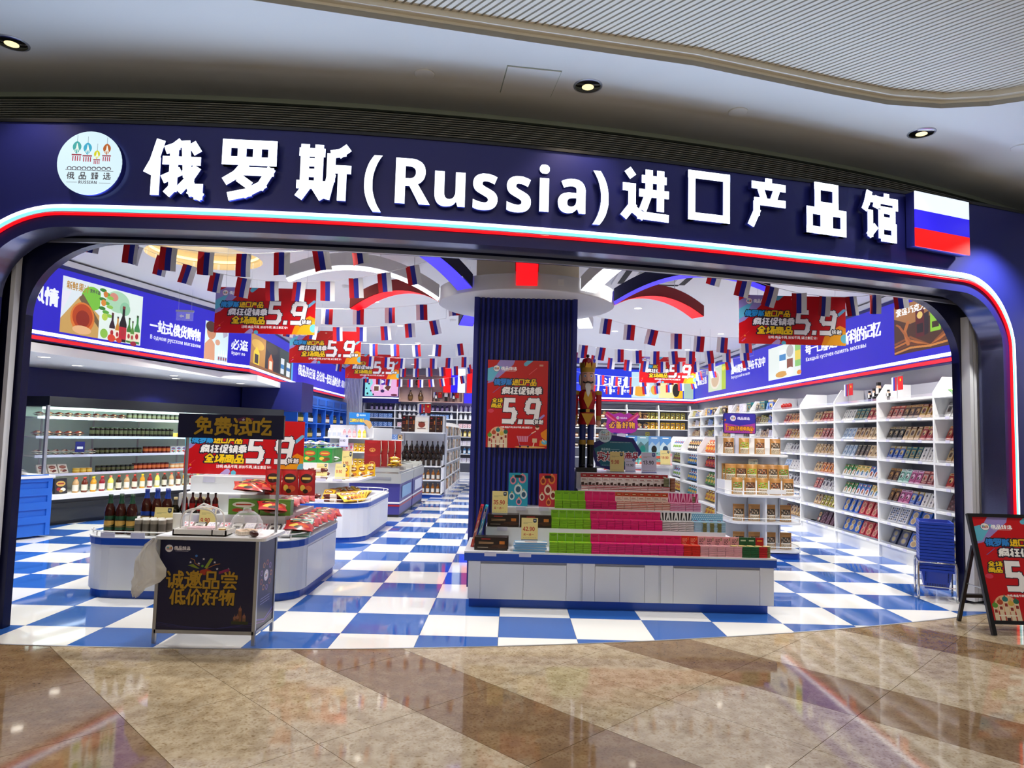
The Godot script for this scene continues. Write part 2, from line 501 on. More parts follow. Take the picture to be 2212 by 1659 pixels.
	"试": "@讠 0 0 34 100; @式 34 0 100 100", "吃": "@口 0 16 36 86; @乞 42 0 100 100", "成": "14,24 96,24; 14,24 14,64 2,98; 14,48 44,48 42,78 30,78; 58,2 66,62 86,96 98,98 98,82; 90,40 70,74 44,94; 74,4 92,16", "诚": "@讠 0 0 34 100; @成 34 0 100 100",
	"敫": "30,0 24,10; 8,12 48,12 48,44 8,44 8,12; 8,28 48,28; 28,48 28,56; 2,58 54,58; 24,58 20,80 2,98; 22,70 46,70 42,94 30,94; 68,2 54,36; 62,20 98,20; 90,20 78,60 50,96; 62,34 78,68 98,94", "邀": "@辶 0 0 100 100; @敫 30 0 100 84",
	"尝": "50,0 50,20; 24,6 32,18; 76,6 68,18; 6,40 6,24 94,24 94,40; 26,42 74,42; 8,60 92,60; 48,60 24,92 82,88; 68,76 90,98", "低": "@亻 0 0 36 100; @氐 32 0 100 100", "价": "@亻 0 0 36 100; @介 32 0 100 100", "好": "@女 0 0 50 100; @子 50 0 100 100",
	"物": "@牜 0 0 46 100; @勿 46 0 100 100", "情": "@忄 0 0 34 100; @青 36 0 100 100", "一": "2,50 98,50", "站": "@立 0 0 48 100; @占 52 0 100 100", "货": "34,0 6,34; 20,24 20,48; 84,6 50,26; 54,0 54,36 92,38 96,26; 18,52 18,82; 18,52 82,52 82,82; 50,56 46,80 8,100; 58,82 92,100",
	"购": "@贝 0 2 46 98; @勾 48 0 100 100", "必": "8,44 2,72; 30,28 30,84 40,94 74,94 80,76; 44,6 58,24; 88,8 6,98; 86,44 98,70", "逛": "@辶 0 0 100 100; @狂 32 0 100 84", "供": "@亻 0 0 36 100; @共 34 0 100 100",
	"应": "50,0 50,14; 12,16 98,16; 12,16 12,60 0,98; 32,40 40,70; 54,34 60,64; 86,34 64,90; 20,94 100,94", "链": "@钅 0 0 42 100; @连 42 0 100 100", "总": "26,0 36,14; 74,0 64,14; 18,20 82,20 82,52 18,52 18,20; 8,66 2,94; 28,64 30,92 72,94 74,80; 48,60 58,74; 84,64 98,88",
	"仓": "50,0 2,46; 50,0 98,46; 28,46 70,46 70,72 60,72; 28,46 28,92 84,94 88,76", "统": "@纟 0 0 40 100; @充 40 0 100 100", "配": "@酉 0 0 52 100; @己 56 0 100 100", "送": "@辶 0 0 100 100; @关 34 0 100 84",
	"牌": "10,4 10,60 2,98; 10,34 40,34; 30,2 30,34; 10,60 32,60 32,100; @卑 44 0 100 100", "合": "50,0 2,42; 50,0 98,42; 28,40 72,40; 18,58 82,58 82,96 18,96 18,58", "作": "@亻 0 0 36 100; @乍 34 0 100 100",
	"新": "28,0 28,12; 4,14 52,14; 14,20 18,34; 42,20 36,34; 0,40 54,40; 2,58 52,58; 28,40 28,98; 22,64 4,86; 34,64 50,82; @斤 54 0 100 100", "鲜": "@鱼 0 0 48 100; @羊 52 0 100 100", "果": "18,4 82,4 82,44 18,44 18,4; 18,24 82,24; 2,60 98,60; 50,4 50,100; 46,62 8,94; 54,62 94,94",
	"汁": "@氵 0 0 34 100; @十 38 0 100 100", "营": "4,12 96,12; 32,0 32,22; 68,0 68,22; 4,42 4,30 96,30 96,42; 28,42 72,42 72,62 28,62 28,42; 16,72 86,72 86,98 16,98 16,72", "养": "30,0 40,12; 70,0 60,12; 10,16 90,16; 16,32 84,32; 2,48 98,48; 50,16 44,50 4,78; 58,48 96,76; 36,66 28,98; 66,62 66,100",
	"丰": "10,16 90,16; 14,44 86,44; 0,72 100,72; 50,0 50,100", "富": "50,0 50,10; 4,26 4,12 96,12 96,26; 22,28 78,28; 26,38 74,38 74,56 26,56 26,38; 14,64 86,64 86,98 14,98 14,64; 14,81 86,81; 50,64 50,98",
	"每": "28,0 8,32; 22,14 94,14; 24,32 16,72; 24,32 86,32 82,96 62,94; 0,56 100,56; 16,76 94,76; 46,38 56,50; 44,60 54,72", "都": "@者 0 0 60 100; @阝 62 0 100 100", "是": "24,2 76,2 76,36 24,36 24,2; 24,19 76,19; 2,46 98,46; 54,46 54,90; 54,66 88,66; 26,56 22,80 2,98; 22,76 52,92 100,94",
	"莫": "2,12 98,12; 32,0 32,22; 68,0 68,22; 22,28 78,28 78,58 22,58 22,28; 22,43 78,43; 2,70 98,70; 50,60 42,80 6,98; 56,72 94,98", "斗": "20,6 44,22; 10,34 36,48; 0,74 100,60; 72,2 72,100", "科": "@禾 0 0 50 100; @斗 50 0 100 100", "的": "@白 0 0 46 100; @勺 50 0 100 100",
	"记": "@讠 0 0 40 100; @己 42 0 100 100", "忆": "@忄 0 0 36 100; @乙 38 0 100 100", "爱": "86,0 12,8; 20,14 26,26; 48,12 52,24; 80,12 72,26; 6,44 6,30 94,30 94,44; 20,46 80,46; 42,46 32,74 6,98; 36,62 78,62 58,86 26,100; 42,70 94,98", "莲": "@艹 4 0 96 24; @连 0 26 100 100",
	"巧": "@工 0 0 46 100; @丂 48 0 100 100", "克": "4,16 96,16; 50,0 50,32; 20,32 80,32 80,60 20,60 20,32; 38,60 32,82 4,98; 62,60 62,92 96,94 98,78", "力": "8,28 90,28 82,94 56,90; 48,2 44,56 6,98", "未": "14,24 86,24; 0,48 100,48; 50,0 50,100; 46,50 4,86; 54,50 96,86", "味": "@口 0 16 34 84; @未 38 0 100 100",
	"尽": "18,6 80,6 80,36 18,36; 18,6 18,50 2,84; 56,36 98,66; 36,60 60,70; 24,82 70,98", "在": "4,20 96,20; 44,0 2,62; 24,44 24,100; 36,56 94,56; 66,36 66,94; 30,94 100,94", "言": "44,0 56,10; 2,20 98,20; 18,36 82,36; 18,52 82,52; 18,68 82,68 82,98 18,98 18,68", "中": "8,20 92,20 92,64 8,64 8,20; 50,0 50,100",
	"甜": "@舌 0 0 48 100; @甘 50 2 100 100", "蜜": "50,0 50,8; 4,24 4,10 96,10 96,24; 20,24 12,40; 34,20 36,40 66,42 70,32; 72,16 18,48; 84,28 92,40; 24,56 76,56 76,74 24,74 24,56; 50,48 50,92; 10,96 84,90; 76,80 92,98", "生": "26,6 6,40; 20,26 92,26; 14,58 86,58; 0,94 100,94; 52,0 52,94", "活": "@氵 0 0 34 100; @舌 34 0 100 100",
	"民": "12,6 84,6 84,36 12,36; 12,6 12,92 48,78; 12,56 92,56; 52,36 64,74 86,96 98,94 98,78", "族": "@方 0 0 46 100; 62,0 50,24; 56,14 100,14; 64,30 54,46; 60,40 96,40; 48,62 100,62; 76,40 74,70 50,98; 78,64 98,98",
	"备": "36,0 8,34; 28,14 76,14 52,38 4,54; 30,22 62,42 98,52; 18,58 82,58 82,98 18,98 18,58; 18,78 82,78; 50,58 50,98", "实": "50,0 50,10; 4,28 4,12 96,12 96,28; 24,30 38,40; 14,46 30,56; 2,66 98,66; 54,26 50,68 6,98; 58,72 94,98", "榜": "@木 0 0 42 100; @旁 42 0 100 100",
	"单": "24,0 36,16; 76,0 64,16; 14,20 86,20 86,60 14,60 14,20; 14,40 86,40; 0,76 100,76; 50,20 50,100", "碑": "@石 0 0 44 100; @卑 46 0 100 100", "评": "@讠 0 0 36 100; @平 38 0 100 100", "买": "8,8 92,8 84,26; 24,28 40,38; 16,46 32,56; 2,66 98,66; 56,20 50,68 6,98; 58,72 94,98",
	"年": "28,0 8,34; 20,18 92,18; 24,42 84,42; 24,42 24,68; 0,68 100,68; 54,18 54,100", "人": "50,2 44,44 4,98; 48,36 96,98", "禁": "0,14 46,14; 22,0 22,46; 20,20 2,40; 26,20 44,36; 54,14 100,14; 76,0 76,46; 74,20 54,40; 80,20 98,36; 18,54 82,54; 2,70 98,70; 50,70 50,98 38,96; 28,78 10,94; 70,78 90,94",
	"止": "52,2 52,90; 52,44 92,44; 20,36 20,90; 0,92 100,92", "饮": "@饣 0 0 46 100; @欠 44 0 100 100", "酒": "@氵 0 0 32 100; @酉 34 0 100 100", "优": "@亻 0 0 36 100; 36,34 100,34; 62,2 58,50 34,98; 72,34 72,90 98,92 98,74; 82,4 94,20",
}
var glyph_cache := {}

func strokes_of(ch: String) -> Array:
	if glyph_cache.has(ch): return glyph_cache[ch]
	var out := []
	if STROKES.has(ch):
		for run in STROKES[ch].split(";"):
			var words: PackedStringArray = run.strip_edges().split(" ")
			if words[0].begins_with("@"):
				var x0 := float(words[1]); var y0 := float(words[2]); var x1 := float(words[3]); var y1 := float(words[4])
				for s in strokes_of(words[0].substr(1)):
					var q := PackedVector2Array()
					for p in s: q.append(Vector2(x0 + p.x * (x1 - x0) / 100.0, y0 + p.y * (y1 - y0) / 100.0))
					out.append(q)
			else:
				var q := PackedVector2Array()
				for w in words:
					var xy := w.split(",")
					q.append(Vector2(float(xy[0]), float(xy[1])))
				out.append(q)
	glyph_cache[ch] = out
	return out

# ------------------------------------------------------------------ painting on images
func fill(im: Image, polys: Array, c: Color):
	var y0 := 1e9; var y1 := -1e9
	for p in polys:
		for q in p:
			y0 = minf(y0, q.y); y1 = maxf(y1, q.y)
	var w := im.get_width()
	for y in range(maxi(0, int(floor(y0))), mini(im.get_height() - 1, int(ceil(y1))) + 1):
		var yy := y + 0.5
		var xs := PackedFloat32Array()
		for p in polys:
			var m: int = p.size()
			for i in m:
				var a: Vector2 = p[i]; var b: Vector2 = p[(i + 1) % m]
				if (a.y <= yy) != (b.y <= yy):
					xs.append(a.x + (yy - a.y) * (b.x - a.x) / (b.y - a.y))
		xs.sort()
		for i in range(0, xs.size() - 1, 2):
			var xa := clampi(roundi(xs[i]), 0, w); var xb := clampi(roundi(xs[i + 1]), 0, w)
			if xb > xa: im.fill_rect(Rect2i(xa, y, xb - xa, 1), c)

func rect(im: Image, x: float, y: float, w: float, h: float, c: Color):
	im.fill_rect(Rect2i(roundi(x), roundi(y), maxi(1, roundi(w)), maxi(1, roundi(h))), c)

func oval(im: Image, x: float, y: float, rx: float, ry: float, c: Color, seg := 28):
	var p := PackedVector2Array()
	for i in seg: p.append(Vector2(x + rx * cos(TAU * i / seg), y + ry * sin(TAU * i / seg)))
	fill(im, [p], c)

func poly(im: Image, flat: Array, c: Color):
	var p := PackedVector2Array()
	for i in range(0, flat.size(), 2): p.append(Vector2(flat[i], flat[i + 1]))
	fill(im, [p], c)

func line(im: Image, pts: PackedVector2Array, w: float, c: Color, round_ends := false):
	for i in pts.size() - 1:
		var a := pts[i]; var b := pts[i + 1]
		var d := (b - a).normalized()
		if d == Vector2.ZERO: continue
		var s := d.orthogonal() * w * 0.5
		var ea := d * w * 0.5 if i > 0 else Vector2.ZERO
		var eb := d * w * 0.5 if i < pts.size() - 2 else Vector2.ZERO
		fill(im, [PackedVector2Array([a + s - ea, b + s + eb, b - s + eb, a - s - ea])], c)
		if round_ends and w > 2:
			oval(im, a.x, a.y, w * 0.5, w * 0.5, c, 10)
			oval(im, b.x, b.y, w * 0.5, w * 0.5, c, 10)

func hanzi(im: Image, ch: String, x: float, y: float, w: float, h: float, th: float, c: Color, slant := 0.0, soft := false):
	for s in strokes_of(ch):
		var q := PackedVector2Array()
		for p in s: q.append(Vector2(x + p.x * w / 100.0 + slant * (0.5 - p.y / 100.0) * h, y + p.y * h / 100.0))
		line(im, q, th, c, soft)

func hanzi_line(im: Image, text: String, x: float, y: float, w: float, h: float, gap: float, th: float, c: Color, rim := Color(0, 0, 0, 0), rim_w := 0.0, slant := 0.0, soft := false):
	for k in ([0, 1] if rim_w > 0 else [1]):
		var at := x
		for ch in text:
			if ch == " ":
				at += w * 0.4
				continue
			hanzi(im, ch, at, y, w, h, th + (2 * rim_w if k == 0 else 0.0), rim if k == 0 else c, slant, soft or k == 0)
			at += w + gap

var fonts := {}
func latin(im: Image, text: String, x: float, y: float, h: float, c: Color, stretch := 1.0, called := "Droid Sans", weight := 700, slant := 0.0) -> float:   # y is the base line, h the height of capitals
	var key := called + str(weight)
	if not fonts.has(key):
		var f := SystemFont.new()
		f.font_names = [called]
		f.font_weight = weight
		fonts[key] = f
	var rid: RID = fonts[key].get_rids()[0]
	var ts := TextServerManager.get_primary_interface()
	var k := h / 45.7
	for i in text.length():
		var gi: int = ts.font_get_glyph_index(rid, 64, text.unicode_at(i), 0)
		var d: Dictionary = ts.font_get_glyph_contours(rid, 64, gi)
		var polys := []
		var start := 0
		for e in d.get("contours", []):
			var pts := []
			for j in range(start, e + 1): pts.append(d.points[j])
			start = e + 1
			var out := PackedVector2Array()
			var m: int = pts.size()
			for j in m:
				var p: Vector3 = pts[j]; var nx: Vector3 = pts[(j + 1) % m]; var pv: Vector3 = pts[(j - 1 + m) % m]
				if p.z > 0.5:
					out.append(Vector2(p.x, p.y))
				else:
					var a := Vector2(pv.x, pv.y) if pv.z > 0.5 else Vector2((pv.x + p.x) * 0.5, (pv.y + p.y) * 0.5)
					var b := Vector2(nx.x, nx.y) if nx.z > 0.5 else Vector2((nx.x + p.x) * 0.5, (nx.y + p.y) * 0.5)
					var q := Vector2(p.x, p.y)
					out.append(a * 0.5625 + q * 0.375 + b * 0.0625)
					out.append(a * 0.25 + q * 0.5 + b * 0.25)
					out.append(a * 0.0625 + q * 0.375 + b * 0.5625)
					if nx.z <= 0.5: out.append(b)
			for j in out.size(): out[j] = Vector2(x + (out[j].x - slant * out[j].y) * k * stretch, y + out[j].y * k)
			polys.append(out)
		if polys.size() and c.a > 0: fill(im, polys, c)
		x += ts.font_get_glyph_advance(rid, 64, gi).x * k * stretch
	return x

func new_image(w: int, h: int, c: Color) -> Image:
	var im := Image.create(w, h, false, Image.FORMAT_RGB8)
	im.fill(c)
	return im

func tex(im: Image) -> ImageTexture:
	return ImageTexture.create_from_image(im)
# ------------------------------------------------------------------ prints
const WHITE := Color("ffffff")
const INK := Color("231f33")

func five_nine(im: Image, x: float, y: float, w: float, h: float):
	# blocky italic 5.9: dark rim first, white face on top
	var five := PackedVector2Array([Vector2(88, 8), Vector2(30, 8), Vector2(24, 46), Vector2(72, 46), Vector2(84, 58), Vector2(78, 82), Vector2(66, 92), Vector2(2, 92)])
	var nine := PackedVector2Array([Vector2(80, 52), Vector2(34, 52), Vector2(24, 42), Vector2(30, 18), Vector2(42, 8), Vector2(84, 8), Vector2(92, 18), Vector2(78, 82), Vector2(66, 92), Vector2(10, 92)])
	for k in 2:
		var c := INK if k == 0 else Color("fbfafc")
		var th := h * (0.235 if k == 0 else 0.18)
		var rim := h * (0.028 if k == 0 else 0.0)
		for g in [[five, 0.0, 0.40], [nine, 0.56, 0.44]]:
			var q := PackedVector2Array()
			for p in g[0]: q.append(Vector2(x + (g[1] + p.x / 100.0 * g[2]) * w, y + p.y / 100.0 * h))
			line(im, q, th, c)
		var dx := x + 0.42 * w; var dy := y + 0.83 * h
		poly(im, [dx - rim, dy + h * 0.18 + rim, dx + h * 0.03 - rim, dy - rim, dx + h * 0.2 + rim, dy - rim, dx + h * 0.17 + rim, dy + h * 0.18 + rim], c)

func emblem(im: Image, x: float, y: float, r: float, ground: Color, inkc: Color):
	oval(im, x, y, r * 1.1, r * 1.1, inkc)
	oval(im, x, y, r, r, ground)
	var cs := [Color("3b9aa0"), Color("2e8fc0"), Color("d6c428"), Color("b8692c")]
	for i in 4:
		var u := x + (i - 1.5) * r * 0.36
		oval(im, u, y - r * 0.15, r * 0.17, r * 0.22, cs[i], 12)
		poly(im, [u - r * 0.05, y - r * 0.3, u, y - r * 0.62, u + r * 0.05, y - r * 0.3], cs[i])
		rect(im, u - r * 0.13, y + r * 0.05, r * 0.26, r * 0.24, Color("b03040"))
	rect(im, x - r * 0.7, y + r * 0.3, r * 1.4, r * 0.08, Color("6c6470"))

func pill(im: Image, x: float, y: float, l: float, w: float, c: Color, ang := -0.72):
	var d := Vector2(cos(ang), sin(ang)) * l * 0.5
	line(im, PackedVector2Array([Vector2(x, y) - d, Vector2(x, y) + d]), w, c, true)

func castle(im: Image, x: float, y: float, s: float):
	oval(im, x + s * 0.5, y + s * 0.35, s * 0.36, s * 0.36, Color("e9b58a"))
	rect(im, x + s * 0.04, y + s * 0.62, s * 0.92, s * 0.38, Color("b43226"))
	var cs := [["5d9a3c", 0.14, 0.34], ["b64a2c", 0.32, 0.22], ["2f7d78", 0.5, 0.1], ["d6b24a", 0.66, 0.26], ["2c6b55", 0.84, 0.18]]
	for k in cs:
		var u: float = x + s * k[1]
		var v: float = y + s * k[2]
		rect(im, u - s * 0.07, v + s * 0.1, s * 0.14, s * 0.9 - s * k[2], Color("e6d3b2"))
		rect(im, u - s * 0.045, v + s * 0.2, s * 0.09, s * 0.12, Color("8e2a22"))
		oval(im, u, v + s * 0.04, s * 0.095, s * 0.1, Color(k[0]), 14)
		poly(im, [u - s * 0.03, v - s * 0.02, u, v - s * 0.16, u + s * 0.03, v - s * 0.02], Color(k[0]))
	rect(im, x + s * 0.2, y + s * 0.74, s * 0.6, s * 0.05, Color("f2e8d4"))
	for i in 5: rect(im, x + s * (0.14 + i * 0.16), y + s * 0.82, s * 0.07, s * 0.14, Color("e8d9bd"))
	poly(im, [x + s * 0.44, y + s, x + s * 0.44, y + s * 0.84, x + s * 0.56, y + s * 0.84, x + s * 0.56, y + s], Color("3b1d1a"))

func sale_wide() -> Image:          # hanging sale banner
	var w := 1100; var h := 512
	var im := new_image(w, h, Color("c60a14"))
	poly(im, [0, 60, 120, 0, 330, 0, 60, 270, 0, 300], Color("9a8cd0"))
	poly(im, [0, 150, 150, 60, 60, 220, 0, 260], Color("62bcd8"))
	pill(im, 420, 10, 60, 46, Color("55b3d2"))
	poly(im, [850, 512, 880, 420, 980, 340, 1040, 300, 1100, 330, 1100, 512], Color("f2940f"))
	poly(im, [900, 512, 960, 400, 1100, 360, 1100, 512], Color("f7a91e"))
	oval(im, 1085, 440, 38, 46, Color("6ac2dd"))
	pill(im, 1050, 170, 90, 30, Color("6fb9e0"))
	pill(im, 380, 505, 60, 54, Color("b6a0dc")); oval(im, 460, 498, 24, 24, Color("5fc0dc"))
	for k in [[60, 420, 1.0], [640, 70, 1.4], [300, 330, 1.2], [930, 160, 1.0]]:
		pill(im, k[0], k[1], 110 * k[2], 4, Color("e2404a"))
	oval(im, 60, 430, 9, 9, Color("e88a2a"))
	line(im, PackedVector2Array([Vector2(26, 486), Vector2(40, 486), Vector2(40, 472), Vector2(54, 472), Vector2(54, 458), Vector2(72, 458)]), 6, Color("d060b8"))
	rect(im, 540, 26, 30, 14, Color("d9a58e"))
	emblem(im, 105, 62, 30, Color("f4f0f2"), Color("c9455a"))
	hanzi_line(im, "俄品臻选", 150, 42, 34, 38, 3, 6, WHITE)
	hanzi_line(im, "俄罗斯", 62, 160, 64, 62, 4, 13, Color("2f9be0"), INK, 7, 0.12)
	hanzi_line(im, "进口产品", 266, 160, 62, 62, 4, 13, Color("f8c91c"), INK, 7, 0.12)
	hanzi_line(im, "疯狂促销季", 150, 236, 80, 76, 6, 15, WHITE, INK, 8, 0.12)
	hanzi_line(im, "全场商品", 190, 326, 84, 78, 8, 16, Color("fbd21d"), INK, 8, 0.12)
	five_nine(im, 565, 150, 440, 252)
	hanzi_line(im, "折起", 956, 348, 46, 44, 6, 9, WHITE, INK, 6)
	var x := 300.0
	for part in [["注明", 0.0], [":", 1.0], ["商品不同", 0.0], [",", 1.0], ["折扣不同", 0.0], [",", 1.0], ["请注意区分", 0.0], ["!", 1.0]]:
		if part[1] > 0.5:
			x = latin(im, part[0], x, 452, 22, WHITE) + 2
		else:
			hanzi_line(im, part[0], x, 424, 27, 29, 4, 5.0, WHITE)
			x += part[0].length() * 31
	return im

func sale_tall() -> Image:          # upright sale poster
	var w := 800; var h := 1216
	var im := new_image(w, h, Color("c60a14"))
	poly(im, [60, 160, 160, 0, 360, 0, 340, 60, 90, 300, 0, 330], Color("9a8cd0"))
	poly(im, [0, 120, 60, 100, 190, 90, 60, 290, 0, 296], Color("62bcd8"))
	pill(im, 540, 20, 100, 54, Color("62b6d6"))
	rect(im, 684, 52, 50, 26, Color("d7a08a"))
	pill(im, 600, 150, 130, 10, Color("e0525a")); pill(im, 120, 420, 120, 6, Color("4f6fb8"))
	emblem(im, 118, 118, 42, Color("f4f0f2"), Color("403a60"))
	hanzi_line(im, "俄品臻选", 176, 92, 48, 50, 5, 8, WHITE)
	rect(im, 190, 150, 180, 5, Color("e6d8dc"))
	hanzi_line(im, "俄罗斯", 90, 262, 76, 86, 4, 16, Color("2f86d8"), INK, 9, 0.08)
	hanzi_line(im, "进口产品", 330, 262, 76, 86, 4, 16, Color("f8c91c"), INK, 9, 0.08)
	hanzi_line(im, "疯狂促销季", 200, 372, 100, 102, 6, 19, WHITE, INK, 11, 0.08)
	hanzi_line(im, "全场", 70, 536, 64, 58, 6, 12, Color("fbd21d"), INK, 8, 0.08)
	hanzi_line(im, "商品", 60, 606, 64, 58, 6, 12, Color("fbd21d"), INK, 8, 0.08)
	five_nine(im, 200, 530, 500, 350)
	hanzi_line(im, "折起", 634, 818, 50, 60, 8, 11, WHITE, INK, 7)
	pill(im, 730, 780, 60, 30, Color("9d8fd8"))
	oval(im, 55, 710, 40, 28, Color("d9405a"))
	var x := 186.0
	for part in [["注明", 0.0], [":", 1.0], ["商品不同", 0.0], [",", 1.0], ["折扣不同", 0.0], [",", 1.0], ["请注意区分", 0.0], ["!", 1.0]]:
		if part[1] > 0.5:
			x = latin(im, part[0], x, 942, 20, WHITE)
		else:
			hanzi_line(im, part[0], x, 918, 23, 26, 3, 4.4, WHITE)
			x += part[0].length() * 26
	castle(im, 6, 930, 300)
	# shopper with a trolley on an orange swoosh
	poly(im, [700, 1180, 720, 1000, 800, 940, 800, 1180], Color("f09018"))
	oval(im, 770, 1130, 40, 30, Color("62c0dc"))
	oval(im, 580, 1200, 200, 14, Color("e2b064"))
	poly(im, [400, 1050, 560, 1050, 545, 1130, 430, 1130], Color("d46a8a"))
	for i in 5: line(im, PackedVector2Array([Vector2(412 + i * 34, 1050), Vector2(436 + i * 27, 1130)]), 4, Color("f2d7de"))
	line(im, PackedVector2Array([Vector2(560, 1050), Vector2(620, 1000)]), 8, Color("8c7ab0"))
	line(im, PackedVector2Array([Vector2(430, 1130), Vector2(450, 1180), Vector2(560, 1180)]), 6, Color("8c7ab0"))
	oval(im, 450, 1194, 14, 14, Color("2c2438")); oval(im, 555, 1194, 14, 14, Color("2c2438"))
	poly(im, [640, 980, 700, 960, 730, 1060, 780, 1100, 640, 1110], Color("c2142a"))
	oval(im, 672, 930, 26, 30, Color("f4cdb4")); oval(im, 672, 912, 28, 18, Color("5a3420"))
	line(im, PackedVector2Array([Vector2(650, 980), Vector2(600, 1010)]), 14, Color("f4cdb4"), true)
	line(im, PackedVector2Array([Vector2(640, 1110), Vector2(620, 1195)]), 14, Color("f4cdb4"))
	line(im, PackedVector2Array([Vector2(740, 1090), Vector2(770, 1130)]), 14, Color("f4cdb4"))
	rect(im, 610, 1080, 60, 56, Color("e0c9a0"))
	return im

func navy_ground(w: int, h: int) -> Image:
	return new_image(w, h, Color("15143c"))

func cart_front() -> Image:
	var im := navy_ground(1024, 1024)
	for i in 3:
		line(im, PackedVector2Array([Vector2(0, 940 + i * 18), Vector2(300, 985 + i * 10), Vector2(640, 1000), Vector2(1024, 930 + i * 20)]), 3, [Color("30408c"), Color("4a3a80"), Color("283070")][i])
	emblem(im, 92, 96, 40, Color("e9e6ec"), Color("9a98b8"))
	hanzi_line(im, "俄品臻选", 146, 68, 40, 44, 4, 7.5, Color("e6e4ee"))
	rect(im, 160, 122, 140, 5, Color("b9b6cc"))
	# streamers and stars above the words
	var star := [[330, 250], [420, 262], [470, 210], [620, 320], [740, 320], [590, 245]]
	for s in star:
		var p := PackedVector2Array()
		for i in 10: p.append(Vector2(s[0], s[1]) + Vector2.from_angle(TAU * i / 10 - PI / 2) * (17 if i % 2 == 0 else 7))
		fill(im, [p], Color("d9d6e4"))
	oval(im, 390, 176, 14, 14, Color("3b6fb8")); oval(im, 460, 290, 14, 14, Color("5c9a3c"))
	poly(im, [480, 310, 540, 200, 572, 204, 510, 320], Color("8a9b2e"))
	poly(im, [300, 285, 360, 270, 430, 320, 400, 320], Color("7b8f2c"))
	poly(im, [640, 350, 740, 310, 760, 340, 640, 380], Color("8a1f52"))
	line(im, PackedVector2Array([Vector2(330, 205), Vector2(370, 220), Vector2(380, 260), Vector2(430, 290)]), 7, Color("b5773a"))
	line(im, PackedVector2Array([Vector2(490, 330), Vector2(560, 290), Vector2(600, 270), Vector2(650, 260)]), 8, Color("a8652c"))
	oval(im, 500, 360, 70, 34, Color("a03018"))
	var gold_c := Color("b08a1e")
	for row in [["诚邀品尝", 86, 352, 176, 196, 18], ["低价好物", 130, 560, 160, 170, 16]]:
		hanzi_line(im, row[0], row[1], row[2] + 8, row[3], row[4], row[5], 23, Color("0b0920"), Color("0b0920"), 8, 0.0, true)
		hanzi_line(im, row[0], row[1], row[2], row[3], row[4], row[5], 23, gold_c, Color(0, 0, 0, 0), 0, 0.0, true)
	castle_dusk(im, 800, 740, 180)
	return im

func castle_dusk(im: Image, x: float, y: float, s: float):
	for k in [[0.2, 0.55, "5a3a2c"], [0.5, 0.0, "6e4430"], [0.75, 0.45, "70503a"], [0.35, 0.5, "4e3428"]]:
		var u: float = x + s * k[0]
		rect(im, u - s * 0.1, y + s * (k[1] + 0.25), s * 0.2, s * (1.1 - k[1] - 0.25), Color(k[2]))
		oval(im, u, y + s * (k[1] + 0.2), s * 0.1, s * 0.12, Color("8a5a48"), 12)
		poly(im, [u - s * 0.03, y + s * (k[1] + 0.1), u, y + s * (k[1] - 0.06), u + s * 0.03, y + s * (k[1] + 0.1)], Color("8a5a48"))
	rect(im, x, y + s * 0.95, s, s * 0.2, Color("2e3420"))

func cart_header() -> Image:
	var im := navy_ground(1024, 256)
	poly(im, [520, 60, 640, 20, 680, 60, 560, 110], Color("5a1f4a"))
	poly(im, [640, 110, 700, 30, 730, 40, 680, 120], Color("7a2448"))
	var p := PackedVector2Array()
	for i in 10: p.append(Vector2(628, 52) + Vector2.from_angle(TAU * i / 10 - PI / 2) * (20 if i % 2 == 0 else 8))
	fill(im, [p], Color("c9c4d6"))
	hanzi_line(im, "免费试吃", 160, 44, 172, 178, 16, 25, Color("0b0920"), Color("0b0920"), 8, 0.0, true)
	hanzi_line(im, "免费试吃", 160, 36, 172, 178, 16, 25, Color("b8921f"), Color(0, 0, 0, 0), 0, 0.0, true)
	return im

func cart_side() -> Image:
	var im := navy_ground(512, 1024)
	oval(im, 256, 440, 130, 130, Color("15143c"))
	oval(im, 256, 440, 66, 66, Color("d9d2e2"))
	emblem(im, 256, 440, 44, Color("e9e6ec"), Color("b7b2cc"))
	for i in 9:
		var u := Vector2(256, 440) + Vector2.from_angle(TAU * i / 9) * 150
		oval(im, u.x, u.y, 34, 34, [Color("b5763c"), Color("a84a2a"), Color("8a6aa8")][i % 3], 14)
		oval(im, u.x, u.y, 22, 22, Color("1b1a48"), 14)
	for i in 3: rect(im, 110, 690 + i * 30, 280, 8, Color("8d8ab0"))
	line(im, PackedVector2Array([Vector2(0, 900), Vector2(250, 960), Vector2(512, 880)]), 18, Color("5a3fb0"))
	line(im, PackedVector2Array([Vector2(0, 940), Vector2(250, 985), Vector2(512, 930)]), 8, Color("9a4ab0"))
	return im

